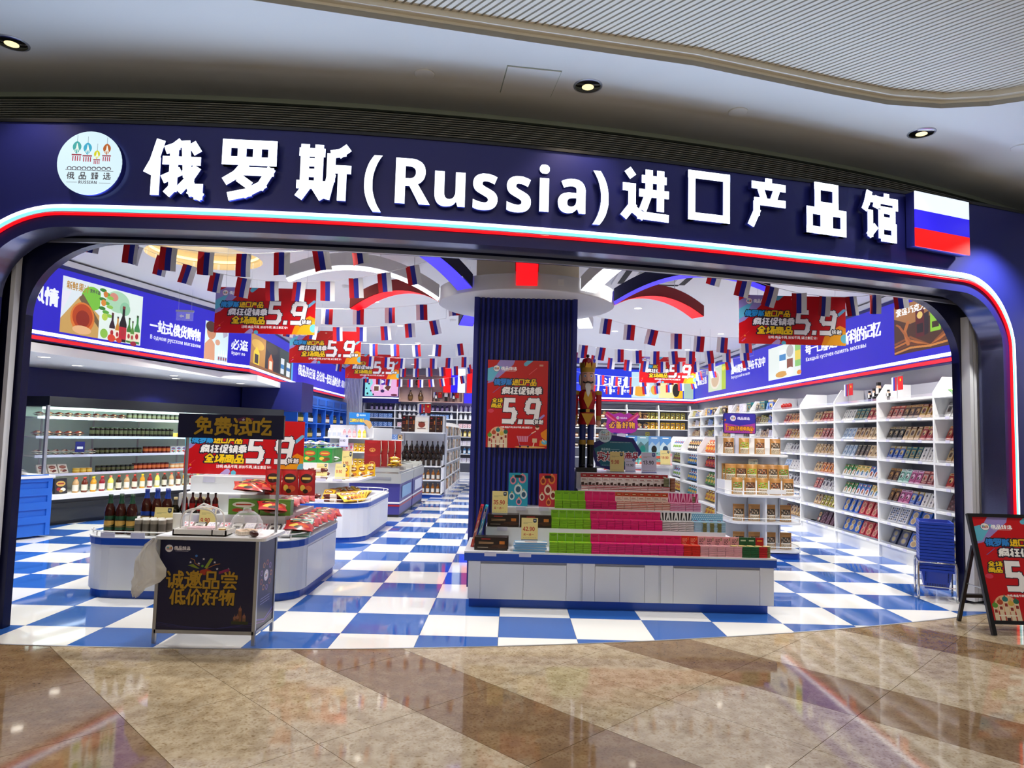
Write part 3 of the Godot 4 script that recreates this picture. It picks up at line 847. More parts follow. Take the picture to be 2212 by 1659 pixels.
func logo_disc() -> Image:
	var im := new_image(512, 512, Color("d8f2fb"))
	var cs := [[150, 150, 52, "3fa6a4"], [235, 158, 50, "39a7c8"], [312, 200, 36, "d4cf1c"], [388, 158, 46, "b5602a"]]
	for k in cs:
		var x: float = k[0]; var y: float = k[1]; var r: float = k[2]
		line(im, PackedVector2Array([Vector2(x, y - r - 66), Vector2(x, y - r)]), 3, Color("6b7f86"))
		var p := PackedVector2Array()
		for i in 13:
			var t := i / 12.0
			p.append(Vector2(x - r * sin(PI * pow(t, 0.6)) * (0.4 + 0.7 * t), y - r * 1.35 + r * 2.0 * t))
		for i in 13:
			var t := 1.0 - i / 12.0
			p.append(Vector2(x + r * sin(PI * pow(t, 0.6)) * (0.4 + 0.7 * t), y - r * 1.35 + r * 2.0 * t))
		fill(im, [p], Color(k[3]))
		for i in 4:
			line(im, PackedVector2Array([Vector2(x - r * (0.7 - i * 0.4), y + r * 0.5), Vector2(x + r * (0.1 * i - 0.1), y - r * 0.2), Vector2(x, y - r)]), 5, Color("eef6ee"))
		rect(im, x - r * 0.75, y + r * 0.7, r * 1.5, r * 0.22, Color("9a3a4a"))
		for i in 4: rect(im, x - r * 0.6 + i * r * 0.36, y + r * 1.0, r * 0.16, r * 0.75, Color("b02846"))
	line(im, PackedVector2Array([Vector2(70, 312), Vector2(450, 320)]), 4, Color("5c5a62"))
	for i in 9:
		oval(im, 100 + i * 39, 300, 19, 15, Color("5a5560"), 14)
		oval(im, 100 + i * 39, 302, 12, 10, Color("d8f2fb"), 14)
	hanzi_line(im, "俄品臻选", 84, 330, 58, 58, 38, 7, Color("4c4a50"))
	latin(im, "RUSSIAN", 178, 424, 24, Color("55535c"), 1.05)
	line(im, PackedVector2Array([Vector2(84, 414), Vector2(168, 414)]), 3, Color("6c6a72"))
	line(im, PackedVector2Array([Vector2(342, 416), Vector2(432, 416)]), 3, Color("6c6a72"))
	return im

func bottle_print(im: Image, x: float, y: float, w: float, h: float, glass: Color, lab: Color, cap: Color):
	poly(im, [x - w * 0.5, y, x - w * 0.5, y - h * 0.5, x - w * 0.17, y - h * 0.72, x - w * 0.17, y - h * 0.94, x + w * 0.17, y - h * 0.94, x + w * 0.17, y - h * 0.72, x + w * 0.5, y - h * 0.5, x + w * 0.5, y], glass)
	rect(im, x - w * 0.19, y - h, w * 0.38, h * 0.08, cap)
	rect(im, x - w * 0.5, y - h * 0.42, w, h * 0.34, lab)
	oval(im, x, y - h * 0.26, w * 0.28, h * 0.1, Color("b02a30"), 14)

const BANNER := Color("2317c8")

func banner_left() -> Image:       # 4.25 m long, from the near end (left) to the corner; 480 px per metre sideways
	var im := new_image(2040, 470, BANNER)
	# x = s * 480, y = (3.66 - Y) * 470
	hanzi_line(im, "式风情", -78, 150, 96, 108, 8, 18, Color("f2f6ff"), Color(0, 0, 0, 0), 0, 0, true)
	# juice picture
	rect(im, 254, 40, 316, 384, Color("dfe9f0"))
	poly(im, [254, 330, 400, 150, 570, 260, 570, 424, 254, 424], Color("caa05a"))
	poly(im, [254, 300, 330, 130, 254, 140], Color("e9e6f2"))
	oval(im, 500, 150, 90, 84, Color("77c13c"))
	poly(im, [420, 130, 570, 300, 570, 350, 390, 170], Color("6e5a3c"))
	oval(im, 430, 300, 100, 108, Color("d9772a")); oval(im, 430, 292, 84, 88, Color("b8430f")); oval(im, 432, 306, 56, 58, Color("8f2408")); oval(im, 430, 385, 78, 30, Color("e8b684"))
	hanzi_line(im, "新鲜果汁", 286, 66, 44, 56, 3, 6, Color("b8862e"))
	hanzi_line(im, "营养丰富", 478, 84, 20, 26, 2, 3, Color("4a4a4a"))
	rect(im, 570, 40, 400, 384, Color("e4f2ec"))
	oval(im, 730, 130, 110, 80, Color("a9d5b4")); oval(im, 690, 100, 40, 30, Color("d48a7a")); oval(im, 800, 170, 50, 50, Color("8cc6a0"))
	for i in 9: oval(im, 590 + (i % 3) * 34, 70 + i * 22, 30, 13, [Color("2f7a28"), Color("58a53a"), Color("8bc34a")][i % 3])
	oval(im, 615, 96, 20, 22, Color("d07a30")); oval(im, 600, 160, 22, 24, Color("d98a34")); oval(im, 618, 260, 26, 26, Color("b7d24a"))
	bottle_print(im, 690, 416, 52, 200, Color("2d1420"), Color("ece6e0"), Color("5a3020"))
	bottle_print(im, 740, 416, 42, 180, Color("c8862c"), Color("f2e6d4"), Color("403028"))
	bottle_print(im, 790, 420, 70, 270, Color("1a1416"), Color("c02034"), Color("7a2a24"))
	bottle_print(im, 850, 416, 44, 190, Color("3c7a2c"), Color("e9e6c8"), Color("3a3a2a"))
	bottle_print(im, 884, 416, 38, 170, Color("5a8f38"), Color("d9e0b8"), Color("3a3a2a"))
	bottle_print(im, 930, 416, 56, 220, Color("3f8a4c"), Color("efe2cc"), Color("30502c"))
	oval(im, 620, 380, 34, 34, Color("8cc04a")); oval(im, 690, 404, 36, 28, Color("d8422a")); oval(im, 760, 410, 26, 20, Color("cc3626")); oval(im, 900, 418, 30, 18, Color("a01c38"))
	# slogan
	hanzi_line(im, "一站式俄货购物", 1060, 196, 78, 96, 8, 15, Color("f2f6ff"), Color(0, 0, 0, 0), 0, 0, true)
	latin(im, "В одном русском магазине", 1064, 352, 34, Color("e9eeff"), 0.92)
	# child at the wash basin
	rect(im, 1712, 96, 344, 350, Color("d9eef4"))
	oval(im, 1800, 180, 64, 74, Color("c88a66")); oval(im, 1790, 140, 70, 48, Color("4a2c1e"))
	poly(im, [1712, 446, 1716, 300, 1790, 240, 1850, 290, 1860, 446], Color("d49a78"))
	oval(im, 1890, 270, 34, 26, Color("d8a284"))
	for i in 4: bottle_print(im, 1916 + i * 34, 440, 26, 110, Color("f4fafc"), Color("8a90a8"), Color("e6f0f2"))
	poly(im, [1950, 150, 2010, 120, 2030, 190, 1970, 220], Color("b9b2c8"))
	return im

func banner_corner() -> Image:     # 0.55 m
	var im := new_image(280, 470, BANNER)
	hanzi_line(im, "必逛", 44, 208, 92, 96, 14, 15, Color("f2f6ff"), Color(0, 0, 0, 0), 0, 0, true)
	latin(im, "Будет по", 44, 352, 30, WHITE, 0.95)
	return im

func banner_food() -> Image:       # 4.6 m seen very obliquely
	var im := new_image(1024, 470, BANNER)
	rect(im, 8, 110, 260, 330, Color("b98434")); oval(im, 130, 200, 110, 50, Color("e0b13c"))
	poly(im, [60, 440, 60, 280, 110, 220, 160, 280, 160, 440], Color("f0cf10")); rect(im, 78, 300, 64, 90, Color("2a2118"))
	rect(im, 268, 110, 300, 330, Color("2b2a24")); oval(im, 400, 170, 120, 60, Color("48402c"))
	poly(im, [330, 440, 330, 300, 380, 230, 430, 300, 430, 440], Color("c8621c")); rect(im, 350, 310, 60, 90, Color("e8dcc0"))
	rect(im, 568, 110, 300, 330, Color("3b4a3a")); rect(im, 600, 220, 80, 180, Color("e9eef2")); rect(im, 600, 290, 80, 50, Color("3a86c8")); rect(im, 740, 240, 90, 170, Color("dfe6ea")); rect(im, 740, 300, 90, 40, Color("2f6fb0"))
	poly(im, [0, 440, 0, 400, 868, 420, 868, 440], Color("8a5a2c"))
	rect(im, 868, 90, 40, 356, Color("4ba9ea"))
	return im

func banner_supply() -> Image:     # 7.2 m
	var im := new_image(1400, 300, BANNER)
	hanzi_line(im, "俄品供应链", 24, 120, 74, 90, 6, 13, WHITE)
	hanzi_line(im, "总仓统一配送", 450, 120, 66, 90, 5, 13, WHITE)
	hanzi_line(im, "品牌合作", 890, 120, 62, 90, 5, 13, WHITE)
	latin(im, ": 400 066 1688", 1160, 206, 78, WHITE, 0.5)
	rect(im, 1352, 110, 40, 10, WHITE)
	return im

func banner_right() -> Image:      # 13.8 m long; u runs from the far corner to the near end: x = (13.8 - s) * 148, y = (3.66 - Y) * 300
	var im := new_image(2048, 300, BANNER)
	var X := func(s: float) -> float: return (13.8 - s) * 148.4
	# far end
	rect(im, X.call(12.26), 24, 240, 216, Color("cfe0c4")); oval(im, X.call(11.6), 140, 70, 84, Color("e9e2d6")); oval(im, X.call(11.6), 140, 52, 64, Color("d2b49a")); rect(im, X.call(11.0), 24, 53, 216, Color("b4cc2c")); oval(im, X.call(10.85), 60, 22, 20, Color("f0e040"))
	hanzi_line(im, "甜蜜生活", 60, 90, 34, 62, 2, 9, WHITE)
	hanzi_line(im, "品味俄罗斯", X.call(10.2), 66, 33, 66, 2, 8.5, WHITE)
	hanzi_line(im, "尽在不言中", X.call(8.95), 66, 32, 66, 2, 8.5, WHITE)
	latin(im, "Вкус русский во всем", X.call(10.2), 168, 22, WHITE, 0.62)
	# milk pictures
	rect(im, X.call(7.62), 26, 252, 222, Color("e8f0ea")); rect(im, X.call(7.0), 60, 50, 130, Color("f7fafa")); rect(im, X.call(7.0), 90, 50, 40, Color("3e86c4")); oval(im, X.call(6.9), 220, 46, 20, Color("d8a040"))
	oval(im, X.call(6.45), 80, 26, 40, Color("b8b4b0")); rect(im, X.call(6.6), 130, 44, 60, Color("8a4a28")); oval(im, X.call(6.45), 210, 30, 26, Color("f4f4f2")); rect(im, X.call(6.2), 40, 40, 150, Color("8cc86a")); rect(im, X.call(6.2), 90, 40, 60, Color("e9d24a")); oval(im, X.call(6.0), 230, 16, 14, Color("e89020"))
	# main slogan
	hanzi_line(im, "每一口都是莫斯科的记忆", X.call(5.7), 66, 34, 70, 2.6, 7.6, WHITE, Color(0, 0, 0, 0), 0, 0, true)
	latin(im, "Каждый кусочек-память москвы", X.call(5.7), 176, 24, WHITE, 0.6)
	# chocolate picture
	var a: float = X.call(2.62)
	rect(im, a, 22, 212, 228, Color("4a2a18")); poly(im, [a, 22, a + 212, 22, a + 212, 90, a + 60, 120, a, 80], Color("a8703c"))
	for i in 4: line(im, PackedVector2Array([Vector2(a, 200 + i * 14), Vector2(a + 60, 180 + i * 16), Vector2(a + 130, 236), Vector2(a + 212, 150 + i * 26)]), 9, [Color("8a4a1c"), Color("b86a28"), Color("6a3413"), Color("c98238")][i])
	line(im, PackedVector2Array([Vector2(a + 52, 210), Vector2(a + 40, 150), Vector2(a + 52, 110)]), 12, Color("b86a2c"), true)
	line(im, PackedVector2Array([Vector2(a + 60, 200), Vector2(a + 20, 120), Vector2(a + 10, 110)]), 8, Color("a85a22"), true)
	rect(im, a + 80, 66, 30, 122, Color("5a1418")); oval(im, a + 95, 92, 10, 16, Color("e6c870")); rect(im, a + 84, 130, 22, 40, Color("1c1012"))
	rect(im, a + 130, 54, 34, 124, Color("8cc832")); oval(im, a + 147, 80, 11, 17, Color("f0e2a0")); rect(im, a + 136, 136, 22, 26, Color("3a2416"))
	poly(im, [a + 164, 60, a + 194, 66, a + 180, 176, a + 164, 170], Color("3f2414"))
	poly(im, [a + 110, 90, a + 126, 84, a + 124, 180, a + 110, 186], Color("281a22"))
	hanzi_line(im, "爱莲巧克力", a + 8, 38, 20, 34, 2, 4.4, WHITE)
	rect(im, a + 212, 22, 240, 90, Color("e0b6d4")); rect(im, a + 212, 112, 240, 128, Color("dce6ee")); rect(im, a + 212, 230, 240, 16, Color("c02038"))
	for i in 4: rect(im, a + 222 + i * 26, 120, 20, 60, [Color("b8342c"), Color("4a7ab8"), Color("d8d4d0"), Color("7a5a9a")][i])
	return im

func banner_back() -> Image:       # right part of the back wall, 5.4 m from the pillar to the corner
	var im := new_image(1024, 200, Color("1e36d6"))
	hanzi_line(im, "斗民族", 456, 58, 56, 64, 6, 9, WHITE)
	latin(im, "тких боев", 456, 152, 24, WHITE, 1.0)
	rect(im, 634, 16, 170, 168, Color("bcd9e8")); oval(im, 690, 140, 60, 34, Color("e2a02a")); rect(im, 720, 90, 26, 84, Color("f0f4f2")); oval(im, 780, 130, 26, 34, Color("d9a83c"))
	rect(im, 804, 16, 150, 168, Color("f0dc9a")); rect(im, 850, 40, 30, 80, Color("e8e6d8")); poly(im, [900, 184, 910, 80, 940, 60, 954, 90, 954, 184], Color("f2b80c")); oval(im, 912, 130, 22, 44, Color("2a2420"))
	rect(im, 960, 16, 60, 168, Color("a8c4b4"))
	return im

func poster_pink() -> Image:
	var im := new_image(512, 256, Color("f2b6e6"))
	poly(im, [0, 0, 90, 0, 120, 90, 80, 150, 130, 256, 0, 256], Color("8fe4ea"))
	for k in [[30, 40, 12], [60, 96, 14], [24, 160, 10], [90, 190, 12], [40, 226, 14], [130, 236, 12]]: oval(im, k[0], k[1], k[2], k[2], Color("14202c"))
	rect(im, 180, 0, 130, 110, Color("4a2aa8")); oval(im, 245, 70, 50, 22, Color("f0f0fa")); rect(im, 196, 20, 96, 18, Color("b9a8e8"))
	oval(im, 180, 150, 54, 48, Color("f4f0f2")); rect(im, 140, 130, 70, 60, Color("7a5244")); oval(im, 340, 140, 60, 44, Color("efe6ea")); poly(im, [300, 150, 350, 100, 400, 130, 360, 190], Color("6a3a30"))
	oval(im, 270, 190, 30, 20, Color("3a2a5a")); oval(im, 450, 238, 50, 14, Color("6a2a3a"))
	return im

func price_card(price: String, yellow: bool, deal: bool) -> Image:
	var ground := Color("e4d48c") if yellow else Color("d3d2ea")
	var im := new_image(256, 360, ground)
	poly(im, [182, 12, 236, 12, 236, 66, 209, 80, 182, 66], Color("2c3c4c") if yellow else Color("3a4a98"))
	rect(im, 196, 30, 26, 18, Color("b8bcc4"))
	rect(im, 30, 74, 140, 5, Color("8a8468")); rect(im, 30, 90, 70, 4, Color("8a8468"))
	var c := Color("b02c26") if yellow else Color("3a3a4a")
	latin(im, price, 22, 212, 66, c, 0.82)
	if deal:
		hanzi_line(im, "买一送一", 34, 250, 36, 36, 6, 5, Color("b23a30"))
	for i in 6: rect(im, 26 + i * 36, 318, 26, 4, Color("8a8468"))
	rect(im, 0, 344, 256, 16, Color("7a8088") if yellow else Color("6a78b8"))
	return im

func alcohol_notice() -> Image:
	var im := new_image(256, 256, Color("15161a"))
	rect(im, 16, 30, 220, 44, Color("c9a24a"))
	for i in 4: rect(im, 64 + i * 34, 42, 22, 20, Color("4a3c1c"))
	for r in 2: oval(im, 58, 150, 40 - r * 7, 40 - r * 7, Color("c9a24a") if r == 0 else Color("15161a"))
	line(im, PackedVector2Array([Vector2(32, 124), Vector2(84, 176)]), 6, Color("c9a24a"))
	rect(im, 50, 128, 16, 40, Color("c9a24a"))
	hanzi_line(im, "未成年人", 112, 104, 28, 32, 3, 4, Color("d9bd74"))
	hanzi_line(im, "禁止饮酒", 112, 156, 28, 32, 3, 4, Color("d9bd74"))
	return im

func sign_musthave() -> Image:      # pink cloud board
	var im := new_image(640, 400, Color("b22aa4"))
	poly(im, [0, 40, 60, 0, 300, 190, 220, 220], Color("c81e58")); poly(im, [640, 30, 580, 0, 340, 190, 430, 220], Color("c81e58"))
	poly(im, [30, 60, 50, 40, 250, 190, 220, 200], Color("e86a9a")); poly(im, [610, 50, 590, 30, 390, 190, 420, 200], Color("e86a9a"))
	emblem(im, 248, 110, 26, Color("e9dff0"), Color("8a6ab0"))
	hanzi_line(im, "俄品臻选", 286, 94, 28, 32, 3, 5, Color("e4c8ea"))
	hanzi_line(im, "必备好物", 104, 176, 98, 116, 14, 17, Color("f2b23a"), Color("5a1460"), 9)
	poly(im, [60, 400, 200, 372, 320, 392, 440, 372, 600, 400], Color("3a2a98"))
	return im

func sign_strong() -> Image:        # teal board with a navy rim
	var im := new_image(800, 500, Color("1d1a72"))
	poly(im, [70, 190, 300, 80, 640, 90, 740, 250, 620, 400, 480, 440, 180, 430], Color("156a80"))
	for i in 14:
		rect(im, 320 + i * 22, 96, 12, 5, Color("e4eef2")); rect(im, 200 + i * 24, 414, 12, 5, Color("e4eef2"))
	hanzi_line(im, "俄品臻选", 180, 180, 32, 32, 3, 5, Color("b9dfe6"))
	rect(im, 330, 196, 130, 6, Color("8fc4d0"))
	hanzi_line(im, "实力榜单商品", 132, 236, 96, 118, 8, 17, Color("a81432"), Color("f3ecee"), 9)
	return im

func sign_praise() -> Image:
	var im := new_image(640, 400, Color("372ba0"))
	for i in 10: rect(im, 0, 10 + i * 18, 640, 3, Color("463ab0"))
	poly(im, [0, 190, 320, 250, 640, 190, 640, 400, 0, 400], Color("a23a98"))
	emblem(im, 180, 94, 56, Color("e4e0ee"), Color("c4bedc"))
	hanzi_line(im, "俄品臻选", 270, 62, 60, 60, 6, 9, Color("e9e4f6"))
	hanzi_line(im, "口碑好评榜单商品", 36, 262, 66, 90, 5, 11, Color("f0a01c"), Color("4a2030"), 6)
	for p in [[10, 128], [40, 232], [600, 300], [560, 380]]:
		oval(im, p[0] - 12, p[1], 16, 16, Color("d8661c")); oval(im, p[0] + 12, p[1], 16, 16, Color("d8661c")); poly(im, [p[0] - 28, p[1] + 4, p[0] + 28, p[1] + 4, p[0], p[1] + 36], Color("d8661c"))
	return im

func sign_hand() -> Image:
	var im := new_image(512, 256, Color("2a7fd0"))
	emblem(im, 210, 56, 30, Color("d9e6f2"), Color("9ac4ea"))
	hanzi_line(im, "俄品臻选", 256, 36, 34, 36, 4, 6, Color("bfe0fa"))
	hanzi_line(im, "口碑好评商品", 20, 130, 56, 74, 5, 10, Color("f2d42c"), Color("1a4a8a"), 6)
	return im

# packaging atlas: 16 columns x 12 rows of fronts
var cell_of := {}
var pack_image: Image
const CELL := Vector2i(128, 170)

func cell_rect(k: int) -> Rect2:
	return Rect2((k % 16) * 128.0 / 2048.0, floorf(k / 16.0) * 170.0 / 2048.0, 128.0 / 2048.0, 170.0 / 2048.0)

func front(called: String, style: String, a: String, b: String, c: String, text := "", d := "3a1c12"):
	var k := cell_of.size()
	cell_of[called] = k
	var ox := (k % 16) * 128; var oy := (k / 16) * 170
	var im := new_image(128, 170, Color(a))
	var ca := Color(a); var cb := Color(b); var cc := Color(c); var cd := Color(d)
	match style:
		"choc":        # red head band, pale middle, broken chocolate below
			rect(im, 0, 0, 128, 44, cb); oval(im, 64, 24, 42, 14, cb.darkened(0.25)); rect(im, 36, 20, 56, 8, cc)
			rect(im, 20, 60, 70, 5, cb.darkened(0.2)); rect(im, 20, 72, 90, 4, Color("9a8a84"))
			poly(im, [10, 166, 14, 96, 60, 92, 66, 166], cd); poly(im, [66, 166, 74, 110, 122, 106, 126, 166], cd.lightened(0.08)); poly(im, [44, 166, 60, 128, 100, 132, 96, 166], cd.darkened(0.3))
			line(im, PackedVector2Array([Vector2(12, 130), Vector2(64, 128)]), 3, cd.lightened(0.2))
		"plainbox":     # one colour, a gold roundel low down
			rect(im, 16, 14, 96, 5, cb); rect(im, 30, 26, 68, 5, cb)
			oval(im, 64, 122, 24, 24, cc); oval(im, 64, 122, 17, 17, cb); oval(im, 64, 126, 8, 9, cc)
		"words":
			latin(im, "ШО", 16, 52, 32, cb, 0.95); latin(im, "КО", 16, 92, 32, cb, 0.95); latin(im, "ЛАД", 16, 132, 32, cb, 0.9)
			poly(im, [60, 168, 120, 130, 124, 160], cc)
			rect(im, 100, 12, 14, 26, cc)
		"rays":
			for i in 18:
				var t := PI + PI * i / 17.0
				if i % 2 == 0: poly(im, [64, 168, 64 + 230 * cos(t), 168 + 230 * sin(t), 64 + 230 * cos(t + PI / 17), 168 + 230 * sin(t + PI / 17)], cb)
			oval(im, 64, 160, 24, 24, cc)
		"waves":
			for i in 9:
				var y := 10 + i * 18
				for j in 5: 
					oval(im, j * 32 + (16 if i % 2 else 0), y + 9, 18, 12, cb, 16); oval(im, j * 32 + (16 if i % 2 else 0), y + 12, 13, 9, ca, 16)
			rect(im, 34, 70, 60, 24, cc)
		"hill":
			poly(im, [0, 170, 0, 120, 40, 70, 70, 110, 96, 80, 128, 130, 128, 170], cb); poly(im, [34, 80, 40, 70, 50, 84], WHITE); rect(im, 24, 24, 80, 12, cc)
		"truffle":
			oval(im, 96, 120, 30, 24, Color("4a2a18")); oval(im, 70, 136, 22, 16, Color("341c10")); rect(im, 96, 50, 20, 40, Color("c8752a")); rect(im, 28, 20, 34, 12, Color("b02a2a"))
			rect(im, 18, 64, 56, 7, cb); rect(im, 18, 80, 56, 7, cb); rect(im, 14, 130, 40, 6, cc)
		"baubles":
			for k2 in [[30, 40, 20], [90, 30, 24], [64, 84, 26], [24, 120, 18], [100, 110, 22], [70, 146, 18]]:
				oval(im, k2[0], k2[1], k2[2], k2[2], cb if int(k2[0]) % 4 == 0 else cc); oval(im, k2[0], k2[1], k2[2] * 0.6, k2[2] * 0.6, cd); rect(im, k2[0] - 4, k2[1] - k2[2] - 6, 8, 8, Color("e0c070"))
			rect(im, 42, 12, 44, 14, Color("14141c"))
		"kraft":
			rect(im, 0, 0, 128, 6, ca.lightened(0.15)); rect(im, 0, 18, 128, 3, ca.darkened(0.2))
			rect(im, 12, 48, 104, 56, cb)
			for i in 26: oval(im, 20 + (i * 37) % 92, 56 + (i * 23) % 42, 7, 6, [Color(c), cb.lightened(0.25), Color("6a4a2c"), Color("b9a58a")][i % 4], 8)
			rect(im, 12, 104, 104, 12, Color("e8e2d4")); rect(im, 14, 118, 100, 46, Color("a89a84"))
			for i in 30: oval(im, 18 + (i * 29) % 94, 122 + (i * 17) % 38, 5, 4, [Color("d8ccb4"), Color("7a6a50"), Color("c4b08c")][i % 3], 6)
		"bar":          # tall thin chocolate bar: dark with a picture panel
			rect(im, 0, 0, 128, 30, cb); rect(im, 22, 10, 84, 10, cc); rect(im, 20, 44, 88, 76, cc.darkened(0.15)); oval(im, 64, 84, 34, 30, cb); oval(im, 52, 96, 18, 16, cd); rect(im, 16, 132, 96, 8, cc); rect(im, 30, 148, 68, 6, cb)
		"diamond":
			for i in 4: poly(im, [64, 18 + i * 36, 84, 40 + i * 36, 64, 62 + i * 36, 44, 40 + i * 36], cb if i % 2 == 0 else cc)
			rect(im, 10, 4, 108, 10, cc)
		"winter":
			poly(im, [0, 170, 0, 100, 64, 60, 128, 100, 128, 170], WHITE.darkened(0.08)); rect(im, 40, 96, 48, 44, cb); poly(im, [34, 96, 64, 70, 94, 96], cc); oval(im, 100, 30, 16, 16, Color("f2e6b0")); rect(im, 14, 20, 60, 12, cc)
		"medal":
			oval(im, 64, 56, 40, 34, cb); oval(im, 64, 56, 28, 24, cc); oval(im, 64, 120, 40, 34, cb); oval(im, 64, 120, 28, 24, cc); rect(im, 10, 4, 108, 9, cc)
		"bag":
			rect(im, 0, 0, 128, 12, ca.darkened(0.2)); oval(im, 64, 60, 46, 30, cb); rect(im, 32, 52, 64, 14, cc); oval(im, 40, 120, 22, 20, cc); oval(im, 84, 124, 26, 20, cd); oval(im, 62, 140, 20, 14, cb.darkened(0.2))
		"label":
			rect(im, 0, 40, 128, 100, cb); oval(im, 64, 84, 34, 34, cc); rect(im, 24, 124, 80, 8, cc.darkened(0.3)); rect(im, 30, 52, 68, 8, cd)
		"pump":
			rect(im, 20, 60, 88, 80, cb); rect(im, 34, 72, 60, 8, cc); rect(im, 34, 88, 44, 6, cc); oval(im, 64, 118, 20, 16, cc)
		"photo":
			poly(im, [0, 110, 40, 60, 80, 96, 128, 50, 128, 170, 0, 170], cb); oval(im, 64, 140, 30, 40, cc); rect(im, 30, 16, 68, 10, WHITE)
		"tin":
			rect(im, 0, 0, 128, 18, cc); rect(im, 0, 150, 128, 20, cc); oval(im, 64, 84, 40, 40, cb); rect(im, 34, 76, 60, 16, cc)
		"grid":
			for i in 6:
				for j in 4: rect(im, 14 + j * 26, 16 + i * 24, 20, 18, [cb, cc, cd][(i + j) % 3])
	if text != "":
		latin(im, text, 14, 58, 24, cb, 0.8)
	pack_image.blit_rect(im, Rect2i(0, 0, 128, 170), Vector2i(ox, oy))

func make_prints():
	printed("sale_wide", tex(sale_wide()), 0.35)
	printed("sale_tall", tex(sale_tall()), 0.35)
	printed("cart_front", tex(cart_front()), 0.3)
	printed("cart_header", tex(cart_header()), 0.3)
	printed("cart_side", tex(cart_side()), 0.3)
	printed("logo_paper", tex(logo_disc()), 0.5)
	printed("logo_disc", tex(logo_disc()), 0.4, 1.0)
	printed("banner_left", tex(banner_left()), 0.35, 0.95)
	printed("banner_corner", tex(banner_corner()), 0.35, 0.95)
	printed("banner_food", tex(banner_food()), 0.35, 0.95)
	printed("banner_supply", tex(banner_supply()), 0.35, 0.95)
	printed("banner_right", tex(banner_right()), 0.35, 0.95)
	printed("banner_back", tex(banner_back()), 0.35, 1.1)
	printed("poster_pink", tex(poster_pink()), 0.35, 0.95)
	for k in [["26.80", true, true], ["35.90", true, true], ["42.90", true, true], ["9.90", true, false], ["29.90", true, false], ["4.90", true, false], ["19.90", true, false], ["11.90", false, false], ["13.90", false, false], ["29.90", false, false], ["9.90", false, false]]:
		printed("card_%s_%s" % [k[0], "yellow" if k[1] else "lilac"], tex(price_card(k[0], k[1], k[2])), 0.5)
	printed("alcohol_notice", tex(alcohol_notice()), 0.3)
	printed("sign_musthave", tex(sign_musthave()), 0.4)
	printed("sign_strong", tex(sign_strong()), 0.4)
	printed("sign_praise", tex(sign_praise()), 0.4)
	printed("sign_hand", tex(sign_hand()), 0.4)
	pack_image = new_image(2048, 2048, Color("888888"))
	front("green_box", "plainbox", "7fb81e", "4c7a12", "e9b24a")
	front("pink_box", "plainbox", "d81f72", "a3104e", "e0a52c")
	front("red_words", "words", "d2231c", "f0b89a", "e8792a")
	front("rose_words", "words", "e3a3ac", "3a2a2c", "7a8a4a")
	front("choc_red", "choc", "eee6e4", "b3202a", "f4e6d4")
	front("choc_orange", "choc", "f0ddd0", "c8451e", "f0d0a0")
	front("magenta_rays", "rays", "c2186a", "efb4d2", "8a1250")
	front("black_rays", "rays", "1b1a1e", "eeeeee", "3a2a24")
	front("blue_waves", "waves", "bfe0ee", "3a90be", "b04040")
	front("green_hill", "hill", "1d5a34", "6c9a62", "d0e0c8")
	front("red_hill", "hill", "b81c24", "7a1218", "e8a030")
	front("dark_plaid", "grid", "2a1a22", "5a2a34", "3a2a40", "", "6a4a44")
	front("olive_tin", "tin", "4a5230", "7a8048", "a89858")
	front("truffle", "truffle", "241612", "c9a070", "d8c8b0")
	front("baubles_teal", "baubles", "1f9ab6", "d6e2e6", "e28aa0", "", "2a5a7a")
	front("baubles_red", "baubles", "c02a3a", "e8d8c4", "e0803a", "", "8a2a2c")
	front("wafer_blue", "winter", "6ea8d4", "8a4a2a", "f0e6d0")
	front("kraft_a", "kraft", "b07c42", "2e2a22", "d8c0a0")
	front("kraft_b", "kraft", "b5813f", "5f8a2a", "c0352a")
	front("kraft_c", "kraft", "aa7638", "3a2018", "b06a3c")
	front("kraft_d", "kraft", "b8863f", "8ab02c", "d83a2c")
	front("kraft_e", "kraft", "ad7a3e", "4a2a1c", "d07a4a")
	for k in [["bar_red", "9c1a22", "e2c48a", "c8402c"], ["bar_gold", "b88a34", "7a1c1c", "e8d8a8"], ["bar_brown", "3a2018", "c89a5a", "8a5a34"], ["bar_white", "d9d8d4", "2e2c30", "a8a4a0"], ["bar_black", "1c1a1c", "c8b48a", "4a4440"], ["bar_blue", "1d4aa8", "d8b870", "9ab8e0"], ["bar_teal", "0f4a52", "2a7a80", "c8b060"], ["bar_pink", "c0508a", "e8c0d8", "7a2a5a"], ["bar_mint", "9ad0c0", "e8f0ea", "4a8a7a"], ["bar_green", "2e7a34", "c8d8a0", "8a5a2c"], ["bar_tan", "c4a06a", "5a3420", "e6d4ac"], ["bar_orange", "d87a22", "7a2a14", "f0d090"], ["bar_crimson", "7a1420", "d86a5a", "e8c8b0"]]:
		front(k[0], "bar", k[1], k[2], k[3])
	for k in [["dia_tan", "c8ab7c", "4a3424", "e6d8b8"], ["dia_blue", "a8bcd4", "5a6a88", "e6e0d0"], ["dia_green", "5a6a4a", "2a3424", "c8c8a8"], ["dia_white", "e4e2dc", "44424a", "b8b4ac"], ["dia_dark", "3a342e", "8a7a5c", "c8b890"]]:
		front(k[0], "diamond", k[1], k[2], k[3])
	for k in [["winter_blue", "4a7ac0", "a8622c", "d83a34"], ["winter_gold", "d8b45a", "5a8ab8", "2e7a4a"], ["winter_green", "2e7a3c", "c8a86a", "b82a24"]]:
		front(k[0], "winter", k[1], k[2], k[3])
	for k in [["medal_red", "b8202a", "e0b48a", "a86a4a"], ["medal_blue", "1857b8", "d8c49a", "b89a6a"], ["medal_navy", "1d2a5a", "b8a070", "8a94b8"]]:
		front(k[0], "medal", k[1], k[2], k[3])
